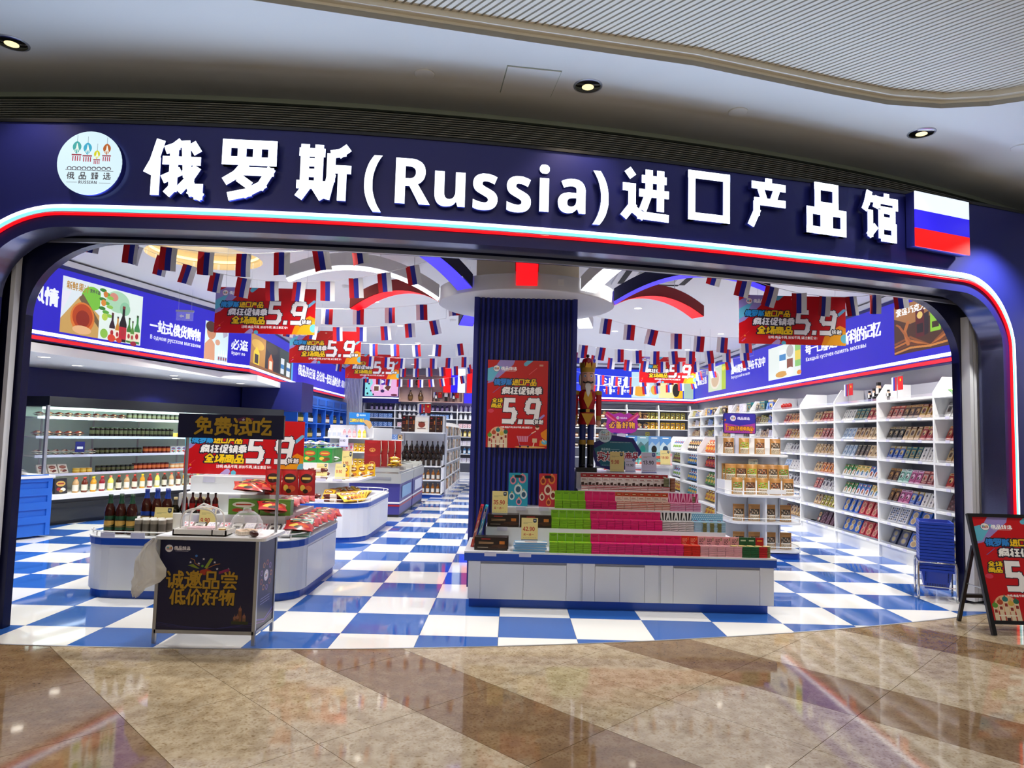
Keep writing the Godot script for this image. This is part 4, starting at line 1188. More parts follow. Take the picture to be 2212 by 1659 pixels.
	for k in [["bag_red", "c01c20", "3a1a18", "f0c850", "e8602a"], ["bag_yellow", "e8b81c", "8a4a1c", "f4e8c0", "c8701c"], ["bag_orange", "d8601c", "f0d0a0", "8a2a14", "f4b43a"], ["bag_blue", "2a70b8", "e8f0f4", "c8302c", "f0d048"], ["bag_white", "e6e8ea", "4a7ab0", "c84a3a", "8ab040"], ["bag_green", "4a8a3a", "f0e8a0", "c83a2c", "d8c040"], ["bag_black", "2c2a30", "c8a050", "8a2a2c", "e8e0d0"], ["bag_cyan", "3aa0b0", "e8f4f0", "d8582c", "f0c040"], ["bag_olive", "a8a03a", "4a4a1c", "e8e0b0", "7a3a1c"]]:
		front(k[0], "bag", k[1], k[2], k[3], "", k[4])
	for k in [["label_green", "1d4a30", "16382a", "c8a050"], ["label_blue", "1a3c9a", "142e78", "c8b070"], ["label_white", "efece4", "e8e0d0", "8a3a2c"], ["label_black", "1b1a1c", "2a2826", "e0d8c8"], ["label_gold", "c89a34", "b07a20", "f0e0b0"], ["label_red", "b01e24", "8a1418", "f0d8a0"], ["label_amber", "c8862c", "e8e0d0", "7a4a1c"], ["label_pink", "e8a0b0", "f4e0e4", "c84a6a"]]:
		front(k[0], "label", k[1], k[2], k[3])
	for k in [["pump_white", "f0f0f0", "dfe4ea", "4a6a9a"], ["pump_blue", "4aa0d8", "e8f4fa", "2a5aa0"], ["pump_purple", "3a2a5a", "d8cce4", "8a7aa8"], ["pump_cream", "e6dcae", "f0ecd8", "8a7a3a"], ["pump_yellow", "e8cc3a", "f8f0c0", "c8801c"]]:
		front(k[0], "pump", k[1], k[2], k[3])
	for k in [["photo_alps", "5a98d8", "c8dce8", "2a4a6a"], ["photo_teal", "8ab8c8", "5a7a80", "1d7a72"], ["photo_black", "6a9ad4", "a8c0d8", "17181c"]]:
		front(k[0], "photo", k[1], k[2], k[3])
	front("eggs_orange", "bag", "e09a24", "7a2a24", "4a9a3c", "", "b03a2c")
	front("eggs_green", "bag", "2f9a44", "c8603a", "e8c84a", "", "7a4a2c")
	front("cookie_green", "bag", "6a9a3a", "e8e4d0", "b8402c", "", "8a4a2c")
	front("tooth_teal", "choc", "8ad0cc", "3aa09a", "f0f4f2", "", "d8604a")
	front("box_white", "grid", "e8e6ea", "c8c4d8", "d8d4e0", "", "b8b0cc")
	front("box_blue", "grid", "5a86c8", "8ab0e0", "e0e8f4", "", "3a5aa0")
	front("box_pinkish", "grid", "e0c8d0", "c83a4a", "f0e4e8", "", "a8a4b0")
	front("red_gift", "plainbox", "9c1018", "b8242a", "d8a84a")
	front("dark_gift", "truffle", "2a1512", "7a2a20", "b88a5a")
	front("kraft_tag", "words", "d8d4b8", "5a7a8a", "8aa0a8")
	front("meat_tray", "bag", "e4ddd0", "8a3a30", "c89a80", "", "6a2a24")
	front("sausage", "diamond", "5a1f18", "7a3024", "c8a080")
	front("caviar", "tin", "1c2a22", "b8a050", "3a4a3a")
	front("jar_brown", "tin", "5a2a1c", "c87a3a", "2a1a14")
	front("can_grey", "label", "7c746a", "8c8478", "2c2a28", "", "d0c8b8")
	front("shop_card", "grid", "cfcfe4", "dcdcee", "b8b8d4", "", "c8c8e0")
	front("frame_prints", "grid", "d8d8dc", "4a4a52", "8a8a94", "", "3a5a8a")
	front("plastic_dark", "grid", "4a2a30", "6a3a40", "3a2024", "", "8a7074")
	front("silver_navy", "medal", "2c3450", "6a7090", "a8986a")
	printed("pack", tex(pack_image), 0.3)
	var sh := printed("pack_shiny", M.pack.albedo_texture, 0.2)
	sh.clearcoat_enabled = true
	sh.clearcoat = 0.5
# ------------------------------------------------------------------ concourse
func mall_floor():
	# stone slabs laid diagonally, 0.62 x 0.87 m, every third strip darker
	var f := structure("floor_concourse", "polished beige and brown marble slabs laid diagonally")
	put(bx(V(-9, -0.3, -9.5), V(9, -0.012, 5.0)), "bed", f, M.grout)
	var step_p := 0.882       # between joints of X - Z
	var step_q := 1.236       # between joints of X + Z
	var r2 := sqrt(2.0)
	var g := 0.0016
	var hw := step_p / r2 * 0.5 - g
	var hl := step_q / r2 * 0.5 - g
	var slab := bx(V(-hl, -0.03, -hw), V(hl, 0, hw))
	for i in range(-4, 13):
		for j in range(-8, 5):
			var p := 3.6 + step_p * (i + 0.5)
			var q := -3.36 + step_q * (j + 0.5)
			var c := V((p + q) * 0.5, 0, (q - p) * 0.5)
			if absf(c.x) > 7.5 or c.z > 3.5 or c.z < -9: continue
			var rad := P(c.x - CX, c.z - CZ).length()
			var m: Material = M.marble_dark if posmod(i, 3) == 0 else M.marble_light
			if rad > RR + 0.72:
				var o := put(slab, "slab", f, m, c)
				o.rotation.y = -PI / 4
			elif rad > RR - 0.72:
				cut_slab(f, c, hl, hw, m)

func cut_slab(f: Node3D, c: Vector3, hl: float, hw: float, m: Material):
	# a slab trimmed along the curved threshold of the shop
	var r2 := sqrt(0.5)
	var u := P(r2, r2)
	var w := P(-r2, r2)
	var cc := P(c.x, c.z)
	var sq := PackedVector2Array([cc - u * hl - w * hw, cc + u * hl - w * hw, cc + u * hl + w * hw, cc - u * hl + w * hw])
	var disc := PackedVector2Array()
	for i in 97:
		var a := (-3.0 + 15.0 * i / 96.0) / RR
		disc.append(P(CX + (RR + 0.004) * sin(a), CZ + (RR + 0.004) * cos(a)))
	disc.append(P(9, -14)); disc.append(P(-9, -14))
	for out in Geometry2D.clip_polygons(sq, disc):
		if out.size() < 3: continue
		var flipped := PackedVector2Array()
		for p in out: flipped.append(P(p.x, -p.y))
		var b := MB.new()
		b.t = Transform3D(Basis(Vector3.RIGHT, -PI / 2), Vector3.ZERO)
		b.plate(flipped, -0.03, 0.0)
		put(b.done(), "slab", f, m)

func arc_band(s0: float, s1: float, oa: float, ya: float, ob: float, yb: float, seg := 40) -> MB:   # a strip that follows the front from (offset, height) a to b
	var b := MB.new()
	var pts := []
	for k in 2:
		for i in seg + 1:
			var s := lerpf(s0, s1, float(i) / seg)
			pts.append(ring(s, oa if k == 0 else ob, ya if k == 0 else yb))
	b.sheet(pts, seg + 1, 2)
	return b

func arc_bar(s0: float, s1: float, o0: float, y0: float, o1: float, y1: float, seg := 40) -> MB:    # closed box section along the front; o1 is the outer side
	var b := arc_band(s0, s1, o1, y0, o1, y1, seg)
	for e in [[o1, y1, o0, y1], [o0, y1, o0, y0], [o0, y0, o1, y0]]:
		var c := arc_band(s0, s1, e[0], e[1], e[2], e[3], seg)
		var k := b.v.size()
		b.v.append_array(c.v); b.n.append_array(c.n); b.uv.append_array(c.uv); b.col.append_array(c.col)
		for i in c.idx: b.idx.append(i + k)
	for s in [s0, s1]:
		var p := [ring(s, o0, y0), ring(s, o1, y0), ring(s, o1, y1), ring(s, o0, y1)]
		if s == s0: b.face(p[0], p[1], p[2], p[3], b.ur)
		else: b.face(p[1], p[0], p[3], p[2], b.ur)
	return b

const EDGE := [[-9.0, -1.6], [-5.2, -3.1], [-3.4, -3.75], [-1.72, -4.22], [-0.01, -4.6], [1.27, -4.87], [2.45, -5.24], [2.95, -5.38], [3.4, -5.42], [3.75, -5.36], [4.1, -5.2], [4.6, -4.8], [5.3, -4.0], [6.2, -2.6], [7.2, -0.6]]

func mall_ceiling():
	var c := structure("ceiling_concourse", "pale painted concourse ceiling with a recessed slatted field")
	# flat painted field between the curved grille and the recessed field
	var poly2 := PackedVector2Array()
	for i in 49:
		var p := ring(lerpf(-7.5, 12.0, i / 48.0), -0.4, 0)
		poly2.append(P(p.x, p.z))
	poly2.append(P(9, -4)); poly2.append(P(9, -0.6))
	for i in range(EDGE.size() - 1, -1, -1): poly2.append(P(EDGE[i][0], EDGE[i][1]))
	poly2.append(P(-9, -4))
	var flipped := PackedVector2Array()
	for p in poly2: flipped.append(P(p.x, -p.y))
	var b := MB.new()
	b.t = Transform3D(Basis(Vector3.RIGHT, -PI / 2), Vector3.ZERO)
	b.plate(flipped, 4.3, 4.34)
	put(b.done(), "painted_field", c, M.mall_paint)
	# backing above the slats and over the camera
	put(bx(V(-9, 4.6, -7), V(9, 4.7, 5.0)), "backing", c, M.mall_paint)
	# curved edge band in two steps
	for st in [[0.0, 4.3, 0.0, 4.36, "edge_band"], [0.0, 4.36, 0.05, 4.36, "edge_ledge"], [0.05, 4.36, 0.05, 4.47, "edge_band"]]:
		var m := MB.new()
		var pts := []
		for k in 2:
			for i in EDGE.size():
				var p := P(EDGE[i][0], EDGE[i][1])
				var a := P(EDGE[maxi(i - 1, 0)][0], EDGE[maxi(i - 1, 0)][1])
				var d := P(EDGE[mini(i + 1, EDGE.size() - 1)][0], EDGE[mini(i + 1, EDGE.size() - 1)][1])
				var nn := (d - a).orthogonal().normalized()
				if nn.y < 0: nn = -nn
				var off: float = st[0] if k == 0 else st[2]
				pts.append(V(p.x + nn.x * off, st[1] if k == 0 else st[3], p.y + nn.y * off))
		m.sheet(pts, EDGE.size(), 2)
		put(m.done(), st[4], c, M.cream_band)
	# slats: parallel bars running towards the front right of the camera
	var dir := P(0.68, 0.74).normalized()
	var nrm := P(-dir.y, dir.x)
	var edge2 := PackedVector2Array()
	for e in EDGE: edge2.append(P(e[0], e[1] + 0.03))
	edge2.append(P(9, 4)); edge2.append(P(-9, 4))
	var n := 0
	for i in range(-130, 90):
		var o := P(1.2, -4.4) + nrm * i * 0.0455
		for seg in Geometry2D.intersect_polyline_with_polygon(PackedVector2Array([o - dir * 9, o + dir * 9]), edge2):
			var a: Vector2 = seg[0]; var d: Vector2 = seg[1]
			if a.distance_to(d) < 0.05: continue
			# keep what can lie in view
			if (a.y > -2.6 and d.y > -2.6) or maxf(a.x, d.x) < -2.6 or minf(a.x, d.x) > 4.8: continue
			var near := a if a.y < d.y else d
			var far := d if a.y < d.y else a
			far = near + (far - near).limit_length(3.2)
			var m := MB.new()
			m.bar(V(near.x, 4.42, near.y), V(far.x, 4.42, far.y), 0.03, 0.04)
			put(m.done(), "slat", c, M.slat_white)
			n += 1
	# plain grey bulkhead beside the slats
	put(bx(V(0.0, 4.385, -0.2), V(3.0, 4.6, 0.2)).duplicate(), "bulkhead", c, M.mall_paint).transform = Transform3D(Basis(Vector3.UP, -0.32), V(1.92, 0, -3.95))
	# linear air grille along the shop front
	var g := thing("air_grille", ring(4, -0.4, 4.05), "long grey louvred air grille curving above the shop fascia", "grille")
	var back := -g.position
	put(arc_bar(-6, 11.5, -0.75, 3.7, -0.6, 4.34).done(), "backing", g, M.black_gap, back)
	put(arc_bar(-6, 11.5, -0.44, 4.262, -0.4, 4.3).done(), "frame", g, M.frame_grey, back)
	put(arc_bar(-6, 11.5, -0.44, 3.99, -0.38, 4.03).done(), "frame", g, M.frame_grey, back)
	for i in 11:
		put(arc_bar(-6, 11.5, -0.47, 4.046 + i * 0.0195, -0.42, 4.0505 + i * 0.0195).done(), "slat", g, M.grille_grey, back)
	for i in 18:
		var s := -2.0 + i * 0.72
		put(arc_bar(s, s + 0.012, -0.5, 4.03, -0.475, 4.265, 1).done(), "mullion", g, M.grille_grey, back)

func mall_walls():
	var l := structure("wall_concourse", "plain wall of the concourse behind the viewer")
	put(bx(V(-9.2, 0, 4.8), V(9.2, 4.7, 5.0)), "panel", l, M.mall_paint)
	put(bx(V(-9.2, 0, -9.5), V(-9.0, 4.7, 5.0)), "panel", l, M.mall_paint)
	put(bx(V(9.0, 0, -9.5), V(9.2, 4.7, 5.0)), "panel", l, M.mall_paint)
	# recessed downlights of the concourse: chrome reflector rings with a lamp
	var spots := [V(-3.64, 4.3, -4.79), V(0.53, 4.3, -5.2), V(3.51, 4.3, -5.87), V(-3.2, 4.3, -1.0), V(0.2, 4.6, 0.6), V(3.4, 4.6, 0.4), V(-0.6, 4.6, 3.0)]
	var says := ["recessed chrome ceiling downlight at the left end of the concourse ceiling", "recessed chrome ceiling downlight beside the square ceiling hatch", "recessed chrome ceiling downlight above the flag at the right end"]
	for i in spots.size():
		var t := thing("ceiling_downlight", spots[i], says[i] if i < 3 else "recessed concourse downlight over the floor behind the viewer", "downlight", "" if i < 3 else "concourse downlights")
		var b := MB.new()
		b.lathe([[0.098, -0.006], [0.112, -0.004], [0.112, 0.0]], 24, Rect2(0, 0, 1, 1), false)
		put(b.done(), "trim_ring", t, M.alu)
		b = MB.new()
		b.lathe([[0.1, -0.004], [0.085, -0.0085], [0.045, -0.011]], 24, Rect2(0, 0, 1, 1), false)
		put(b.done(), "reflector", t, M.chrome)
		b = MB.new()
		b.lathe([[0.0, -0.0125], [0.046, -0.0125], [0.046, -0.01]], 16, Rect2(0, 0, 1, 1), false)
		put(b.done(), "lamp", t, M.glow_warm)
		spot(t, V(0, -0.03, 0), 50.0, 1.2 if i < 3 else 5.5, Color("ffe6c4"))
	# added fill panels, unseen behind the viewer, that brighten the shop front
	for x in [-4.2, 0.0, 4.2]:
		var t := thing("added_fill_light", V(x, 4.25, 2.2), "added warm fill light panel, unseen behind the viewer", "light panel", "added fill light panels")
		t.rotation.x = 0.75
		put(bx(V(-0.9, 0.0, -0.32), V(0.9, 0.05, 0.32)), "case", t, M.alu)
		put(bx(V(-0.86, -0.008, -0.28), V(0.86, 0.0, 0.28)), "diffuser", t, M.glow_warm)
		area(t, V(0, -0.02, 0), V(0, -1, 0), P(1.6, 0.5), 3.6, Color("ffe9cc"))
	# speaker discs and hatch
	for k in [[V(-0.72, 4.3, -5.08), "round white ceiling speaker left of the square hatch"], [V(1.81, 4.3, -5.56), "round white ceiling speaker right of the middle downlight"], [V(4.55, 4.3, -6.11), "round white ceiling speaker at the right edge of the ceiling"]]:
		var b := MB.new()
		b.lathe([[0.0, -0.012], [0.072, -0.012], [0.078, -0.008], [0.078, 0.0]], 24, Rect2(0, 0, 1, 1), false)
		single(b.done(), "ceiling_speaker", M.mall_paint, k[0], k[1], "speaker")
	var h := thing("ceiling_hatch", V(0.08, 4.3, -5.16), "square access hatch let into the painted concourse ceiling", "hatch", "", 0.15)
	put(bx(V(-0.2, -0.008, -0.2), V(0.2, -0.002, 0.2)), "panel", h, M.mall_paint)
	put(bx(V(-0.206, -0.003, -0.206), V(0.206, 0.0, 0.206)), "frame", h, M.frame_grey)

func spot(parent: Node, at: Vector3, angle: float, energy: float, c: Color) -> SpotLight3D:
	var l := SpotLight3D.new()
	l.name = "lamp_light"
	parent.add_child(l, true)
	l.position = at
	l.rotation.x = -PI / 2
	l.spot_angle = angle
	l.spot_angle_attenuation = 0.6
	l.light_energy = energy
	l.light_color = c
	l.light_size = 0.05
	l.spot_range = 30.0
	l.spot_attenuation = 2.0
	l.shadow_enabled = true
	return l

# ------------------------------------------------------------------ shop front
func opening(s0: float, s1: float, top: float, rx: float, ry: float, n := 14) -> PackedVector2Array:   # arch outline in (arc length, height), from lower left over the top to lower right
	var p := PackedVector2Array([P(s0, 0)])
	for i in n + 1:
		var a := PI / 2 * i / n
		p.append(P(s0 + rx - rx * cos(a), top - ry + ry * sin(a)))
	for i in n + 1:
		var a := PI / 2 * i / n
		p.append(P(s1 - rx + rx * sin(a), top - ry + ry * cos(a)))
	p.append(P(s1, 0))
	return p

func dense(p: PackedVector2Array, step := 0.3) -> PackedVector2Array:
	var out := PackedVector2Array()
	for i in p.size() - 1:
		var m := maxi(1, int(ceil(absf(p[i + 1].x - p[i].x) / step)))
		for k in m: out.append(p[i].lerp(p[i + 1], float(k) / m))
	out.append(p[p.size() - 1])
	return out

const S0 := -0.93
const S1 := 8.25

func shop_front():
	var w := structure("wall_front", "curved navy blue fascia of the shop with a rounded doorway")
	# fascia and side piers, cut out around the arch
	var arch := dense(opening(S0, S1, 3.06, 0.62, 0.5))
	var m := MB.new()
	var n := arch.size()
	var top := 3.88
	# strips from the arch up to the top edge, then the two piers
	for k in [[0.0, 1], [-0.24, -1]]:
		var pts := []
		for j in 2:
			for i in n:
				var s := arch[i].x
				pts.append(ring(s, k[0], arch[i].y if j == 0 else top))
		if k[1] > 0: m.sheet(pts, n, 2)
		else:
			pts.reverse()
			m.sheet(pts, n, 2)
	put(m.done(), "fascia_panel", w, M.navy_panel)
	put(arc_bar(-5.0, S0, -0.24, 0.0, 0.0, top, 12).done(), "pier_panel", w, M.navy_panel)
	put(arc_bar(S1, 11.5, -0.24, 0.0, 0.0, top, 12).done(), "pier_panel", w, M.navy_panel)
	put(arc_bar(-5.0, 11.5, -0.26, 3.86, 0.012, 3.885).done(), "top_rail", w, M.black_plastic)
	put(arc_bar(-5.0, 11.5, -0.4, 3.885, -0.3, 3.95).done(), "top_gap", w, M.black_gap)
	# lining of the arch: metal soffit and navy jambs
	m = MB.new()
	var pts := []
	for j in 2:
		for i in n: pts.append(ring(arch[i].x, 0.0 if j == 1 else -0.24, arch[i].y))
	m.sheet(pts, n, 2)
	put(m.done(), "lining", w, M.soffit_metal)
	# threshold strip
	put(arc_bar(S0, S1, -0.012, -0.02, 0.006, 0.003, 60).done(), "threshold", w, M.alu)
	# second, inner portal
	var t := structure("trim_1", "inner navy portal behind the sliding doors")
	var arch2 := dense(opening(-0.82, 8.13, 3.05, 0.75, 0.6))
	m = MB.new()
	n = arch2.size()
	pts = []
	for j in 2:
		for i in n: pts.append(ring(arch2[i].x, -0.36, arch2[i].y if j == 0 else 3.5))
	m.sheet(pts, n, 2)
	put(m.done(), "portal_face", t, M.navy_dark)
	pts = []
	for j in 2:
		for i in n: pts.append(ring(arch2[i].x, -0.36 if j == 1 else -0.44, arch2[i].y))
	m = MB.new()
	m.sheet(pts, n, 2)
	put(m.done(), "portal_lining", t, M.navy_gloss)
	put(arc_bar(-5.0, -0.82, -0.44, 0.0, -0.36, 3.6, 8).done(), "side_panel", t, M.navy_dark)
	put(arc_bar(8.13, 11.5, -0.44, 0.0, -0.36, 3.6, 8).done(), "side_panel", t, M.navy_dark)
	put(arc_bar(-5.0, 11.5, -0.44, 3.5, -0.24, 3.62, 40).done(), "head_panel", t, M.navy_dark)
	put(arc_bar(S0, S1, -0.31, 3.02, -0.28, 3.05, 40).done(), "door_track", t, M.alu)
	# folded sliding doors parked at the right jamb
	var d := structure("door_1", "white folding glass doors parked at the right jamb")
	for i in 3:
		var s := 8.15 + i * 0.07
		put(arc_bar(s, s + 0.055, -0.355 + i * 0.03, 0.03, -0.27 + i * 0.0, 2.92, 1).done(), "door_leaf", d, M.door_white)
	put(arc_bar(8.38, 8.75, -0.31, 0.03, -0.28, 2.86, 3).done(), "door_leaf", d, M.door_white)
	for y in [0.3, 1.15, 2.05]:
		put(arc_bar(8.38, 8.75, -0.28, y, -0.268, y + 0.03, 3).done(), "door_rail", d, M.alu)
	m = MB.new()
	m.tube([ring(8.5, -0.275, 1.02), ring(8.5, -0.235, 1.02), ring(8.5, -0.235, 1.36), ring(8.5, -0.275, 1.36)], 0.014, 8)
	put(m.done(), "door_handle", d, M.white_plastic)
	put(arc_bar(8.31, 8.335, -0.27, 0.95, -0.262, 1.1, 1).done(), "lock_plate", d, M.steel)
	var d2 := structure("door_2", "edge of the white folding door at the left jamb")
	put(arc_bar(-0.9, -0.865, -0.34, 0.03, -0.28, 2.92, 1).done(), "door_leaf", d2, M.door_white)
	led_strip()
	sign_letters()

func led_strip():
	var t := thing("neon_light_strip", ring(3.6, 0.02, 3.1), "white, turquoise and red light strip edging the rounded doorway", "light strip")
	for k in [["white_tube", 0.165, 0.013, M.glow_white], ["cyan_tube", 0.138, 0.013, M.glow_cyan], ["red_tube", 0.108, 0.013, M.glow_red]]:
		var e: float = k[1]
		var path := []
		for p in dense(opening(S0 - e, S1 + e, 3.05 + e, 0.62 + e, 0.5 + e, 18), 0.25):
			path.append(ring(p.x, 0.014, p.y) - t.position)
		var m := MB.new()
		m.tube(path, k[2], 8)
		put(m.done(), k[0], t, k[3])
	# the strip lights the concourse in front of it
	for i in 7:
		var s := -0.2 + i * 1.3
		var p := ring(s, 0.045, 3.215)
		var q := ring(s, 2.0, 3.215)
		area(t, p - t.position, q - t.position, P(1.25, 0.028), 1.7, Color("b4d2ff"))

func area(parent: Node, at: Vector3, to: Vector3, size: Vector2, energy: float, c: Color) -> AreaLight3D:
	var l := AreaLight3D.new()
	l.name = "strip_light"
	parent.add_child(l, true)
	var z := (at - to).normalized()
	var x := Vector3.UP.cross(z)
	if x.length() < 0.01: x = Vector3.RIGHT
	x = x.normalized()
	l.transform = Transform3D(Basis(x, z.cross(x), z), at)
	l.area_size = size
	l.light_energy = energy
	l.light_color = c
	l.area_range = 30.0
	l.area_attenuation = 2.0
	l.shadow_enabled = true
	return l

func glyph_mesh(ch: String, w: float, h: float, th: float, d0: float, d1: float) -> Array:    # [face, side] of a channel letter
	var out := []
	for s in strokes_of(ch):
		var q := PackedVector2Array()
		for p in s: q.append(P((p.x / 100.0 - 0.5) * w, (0.5 - p.y / 100.0) * h))
		for i in q.size() - 1:
			var a := q[i]; var b := q[i + 1]
			var d := (b - a).normalized()
			var n := d.orthogonal() * th * 0.5
			var closed: bool = q.size() > 3 and q[0].is_equal_approx(q[q.size() - 1])
			var ea := d * th * 0.5 if (i > 0 or closed) else Vector2.ZERO
			var eb := d * th * 0.5 if (i < q.size() - 2 or closed) else Vector2.ZERO
			out.append(PackedVector2Array([a + n - ea, b + n + eb, b - n + eb, a - n - ea]))
	var f := MB.new()
	var r := MB.new()
	for o in out:
		var g := PackedVector2Array()
		for i in range(o.size() - 1, -1, -1): g.append(o[i])
		f.plate(g, d1 - 0.006, d1, false)
		r.plate(g, d0, d1 - 0.006)
	return [f.done(), r.done()]

func sign_letters():
	var items := [["俄", 0.522, 3.508, "after the round logo, first of eight"], ["罗", 1.073, 3.518, "second from the round logo"], ["斯", 1.622, 3.525, "directly before the opening bracket"], ["进", 4.138, 3.558, "directly after the closing bracket"], ["口", 4.7, 3.588, "shaped like an open square"], ["产", 5.266, 3.61, "fourth from the flag panel"], ["品", 5.861, 3.61, "made of three small squares"], ["馆", 6.462, 3.615, "beside the flag panel"]]
	for it in items:
		var s: float = it[1]
		var t := thing("sign_letter", ring(s, 0.03, it[2]), "glowing white Chinese sign character %s" % it[3], "sign letter", "illuminated characters on the fascia", s / RR)
		var ms := glyph_mesh(it[0], 0.40, 0.43, 0.064, 0.0, 0.05)
		put(ms[1], "return", t, M.navy_panel)
		put(ms[0], "lit_face", t, M.glow_letter)
	var f := SystemFont.new()
	f.font_names = ["Droid Sans"]
	f.font_weight = 700
	var lat := [["(", 1.981, "opening bracket", 3.335], ["R", 2.257, "capital R", 3.335], ["u", 2.56, "small letter u", 3.338], ["s", 2.834, "first small letter s", 3.338], ["s", 3.096, "second small letter s", 3.34], ["i", 3.298, "small letter i", 3.35], ["a", 3.531, "small letter a", 3.358], [")", 3.76, "closing bracket", 3.36]]
	for it in lat:
		var t := thing("sign_letter", ring(it[1], 0.03, it[3]), "glowing white sign letter, %s" % it[2], "sign letter", "illuminated letters on the fascia", it[1] / RR)
		for part in [["return", 0.044, M.navy_panel, 0.022], ["lit_face", 0.006, M.glow_letter, 0.047]]:
			var tm := TextMesh.new()
			tm.text = it[0]
			tm.font = f
			tm.font_size = 64
			tm.pixel_size = 0.0076
			tm.depth = part[1]
			tm.horizontal_alignment = HORIZONTAL_ALIGNMENT_CENTER
			tm.vertical_alignment = VERTICAL_ALIGNMENT_BOTTOM
			var o := put(tm, part[0], t, part[2], V(0, -0.135, part[3]))
	# round logo light box
	var lg := thing("logo_sign", ring(-0.091, 0.02, 3.52), "round white light box with onion domes and small lettering", "sign", "", -0.091 / RR)
	var b := MB.new()
	b.t = Transform3D(Basis(Vector3.RIGHT, PI / 2), Vector3.ZERO)
	b.lathe([[0.238, 0.0], [0.238, 0.058]], 48, Rect2(0, 0, 1, 1), false)
	put(b.done(), "return", lg, M.navy_panel)
	var disc := PackedVector2Array()
	for i in 48: disc.append(Vector2.from_angle(TAU * i / 48) * 0.24)
	b = MB.new()
	b.plate(disc, 0.056, 0.064)
	put(b.done(), "lit_face", lg, M.logo_disc)
	# flag light box
	var fl := thing("flag_sign", ring(7.205, 0.02, 3.6), "white, blue and red flag light box at the right end of the fascia", "sign", "", 7.205 / RR)
	put(bx(V(-0.36, -0.255, 0.0), V(0.36, 0.255, 0.09)), "return", fl, M.navy_panel)
	put(bx(V(-0.365, 0.087, 0.09), V(0.365, 0.258, 0.1)), "white_stripe", fl, M.glow_flag_white)
	put(bx(V(-0.365, -0.086, 0.09), V(0.365, 0.086, 0.1)), "blue_stripe", fl, M.glow_flag_blue)
	put(bx(V(-0.365, -0.258, 0.09), V(0.365, -0.087, 0.1)), "red_stripe", fl, M.glow_flag_red)

# ------------------------------------------------------------------ shop shell
const TILE := 0.62

func shop_floor():
	var f := structure("floor_shop", "glossy blue and white chequered tile floor of the shop")
	put(bx(V(-9.5, -0.3, -26.5), V(7.5, -0.013, -5.0)), "bed", f, M.grout)
	var gap := 0.0013
	var tile := bx(V(gap, -0.02, -TILE + gap), V(TILE - gap, 0, -gap))
	var far := {0: MB.new(), 1: MB.new()}
	var list := []
	for i in range(-15, 12):
		for j in range(-2, 36):
			var x0 := -0.06 + i * TILE
			var z0 := -4.97 - j * TILE
			var c := P(x0 + TILE * 0.5, z0 - TILE * 0.5)
			var rad := (c - P(CX, CZ)).length()
			if c.y < -25.8 or c.x > 6.6 or c.x < -9.2: continue
			if rad > RR + 0.45: continue
			list.append([i, j, x0, z0, rad, c.length()])
	list.sort_custom(func(a, b): return a[5] < b[5])
	var n := 0
	for k in list:
		var blue: bool = posmod(k[0] + k[1], 2) == 1
		var m: Material = M.tile_blue if blue else M.tile_white
		if k[4] > RR - 0.45:
			var sq := PackedVector2Array([P(k[2] + gap, k[3] - gap), P(k[2] + TILE - gap, k[3] - gap), P(k[2] + TILE - gap, k[3] - TILE + gap), P(k[2] + gap, k[3] - TILE + gap)])
			var disc := PackedVector2Array()
			for i in 97:
				var a := (-4.0 + 16.0 * i / 96.0) / RR
				disc.append(P(CX + (RR - 0.013) * sin(a), CZ + (RR - 0.013) * cos(a)))
			disc.append(P(12, -30)); disc.append(P(-12, -30))
			for out in Geometry2D.intersect_polygons(sq, disc):
				var fl := PackedVector2Array()
				for p in out: fl.append(P(p.x, -p.y))
				var b := MB.new()
				b.t = Transform3D(Basis(Vector3.RIGHT, -PI / 2), Vector3.ZERO)
				b.plate(fl, -0.02, 0.0)
				put(b.done(), "tile", f, m)
				n += 1
		elif n < 300:
			put(tile, "tile", f, m, V(k[2], 0, k[3]))
			n += 1
		else:
			var b: MB = far[1 if blue else 0]
			b.box(V(k[2] + gap, -0.02, k[3] - TILE + gap), V(k[2] + TILE - gap, 0, k[3] - gap))
	for k in far:
		var o := put(far[k].done(), "far_tiles", f, M.tile_blue if k == 1 else M.tile_white)
		o.set_meta("kind", "stuff")

func wall_strip(parent: Node3D, a: Vector2, b: Vector2, y0: float, y1: float, thick: float, m: Material, called := "panel") -> MeshInstance3D:   # a wall from a to b in plan; its face is on the line, the thickness lies to the left of a -> b
	var d := (b - a)
	var l := d.length()
	var mb := MB.new()
	mb.box(V(0, y0, -thick), V(l, y1, 0))
	var o := put(mb.done(), called, parent, m, V(a.x, 0, a.y))
	o.rotation.y = -atan2(d.y, d.x)
	return o

const CEIL := 3.82

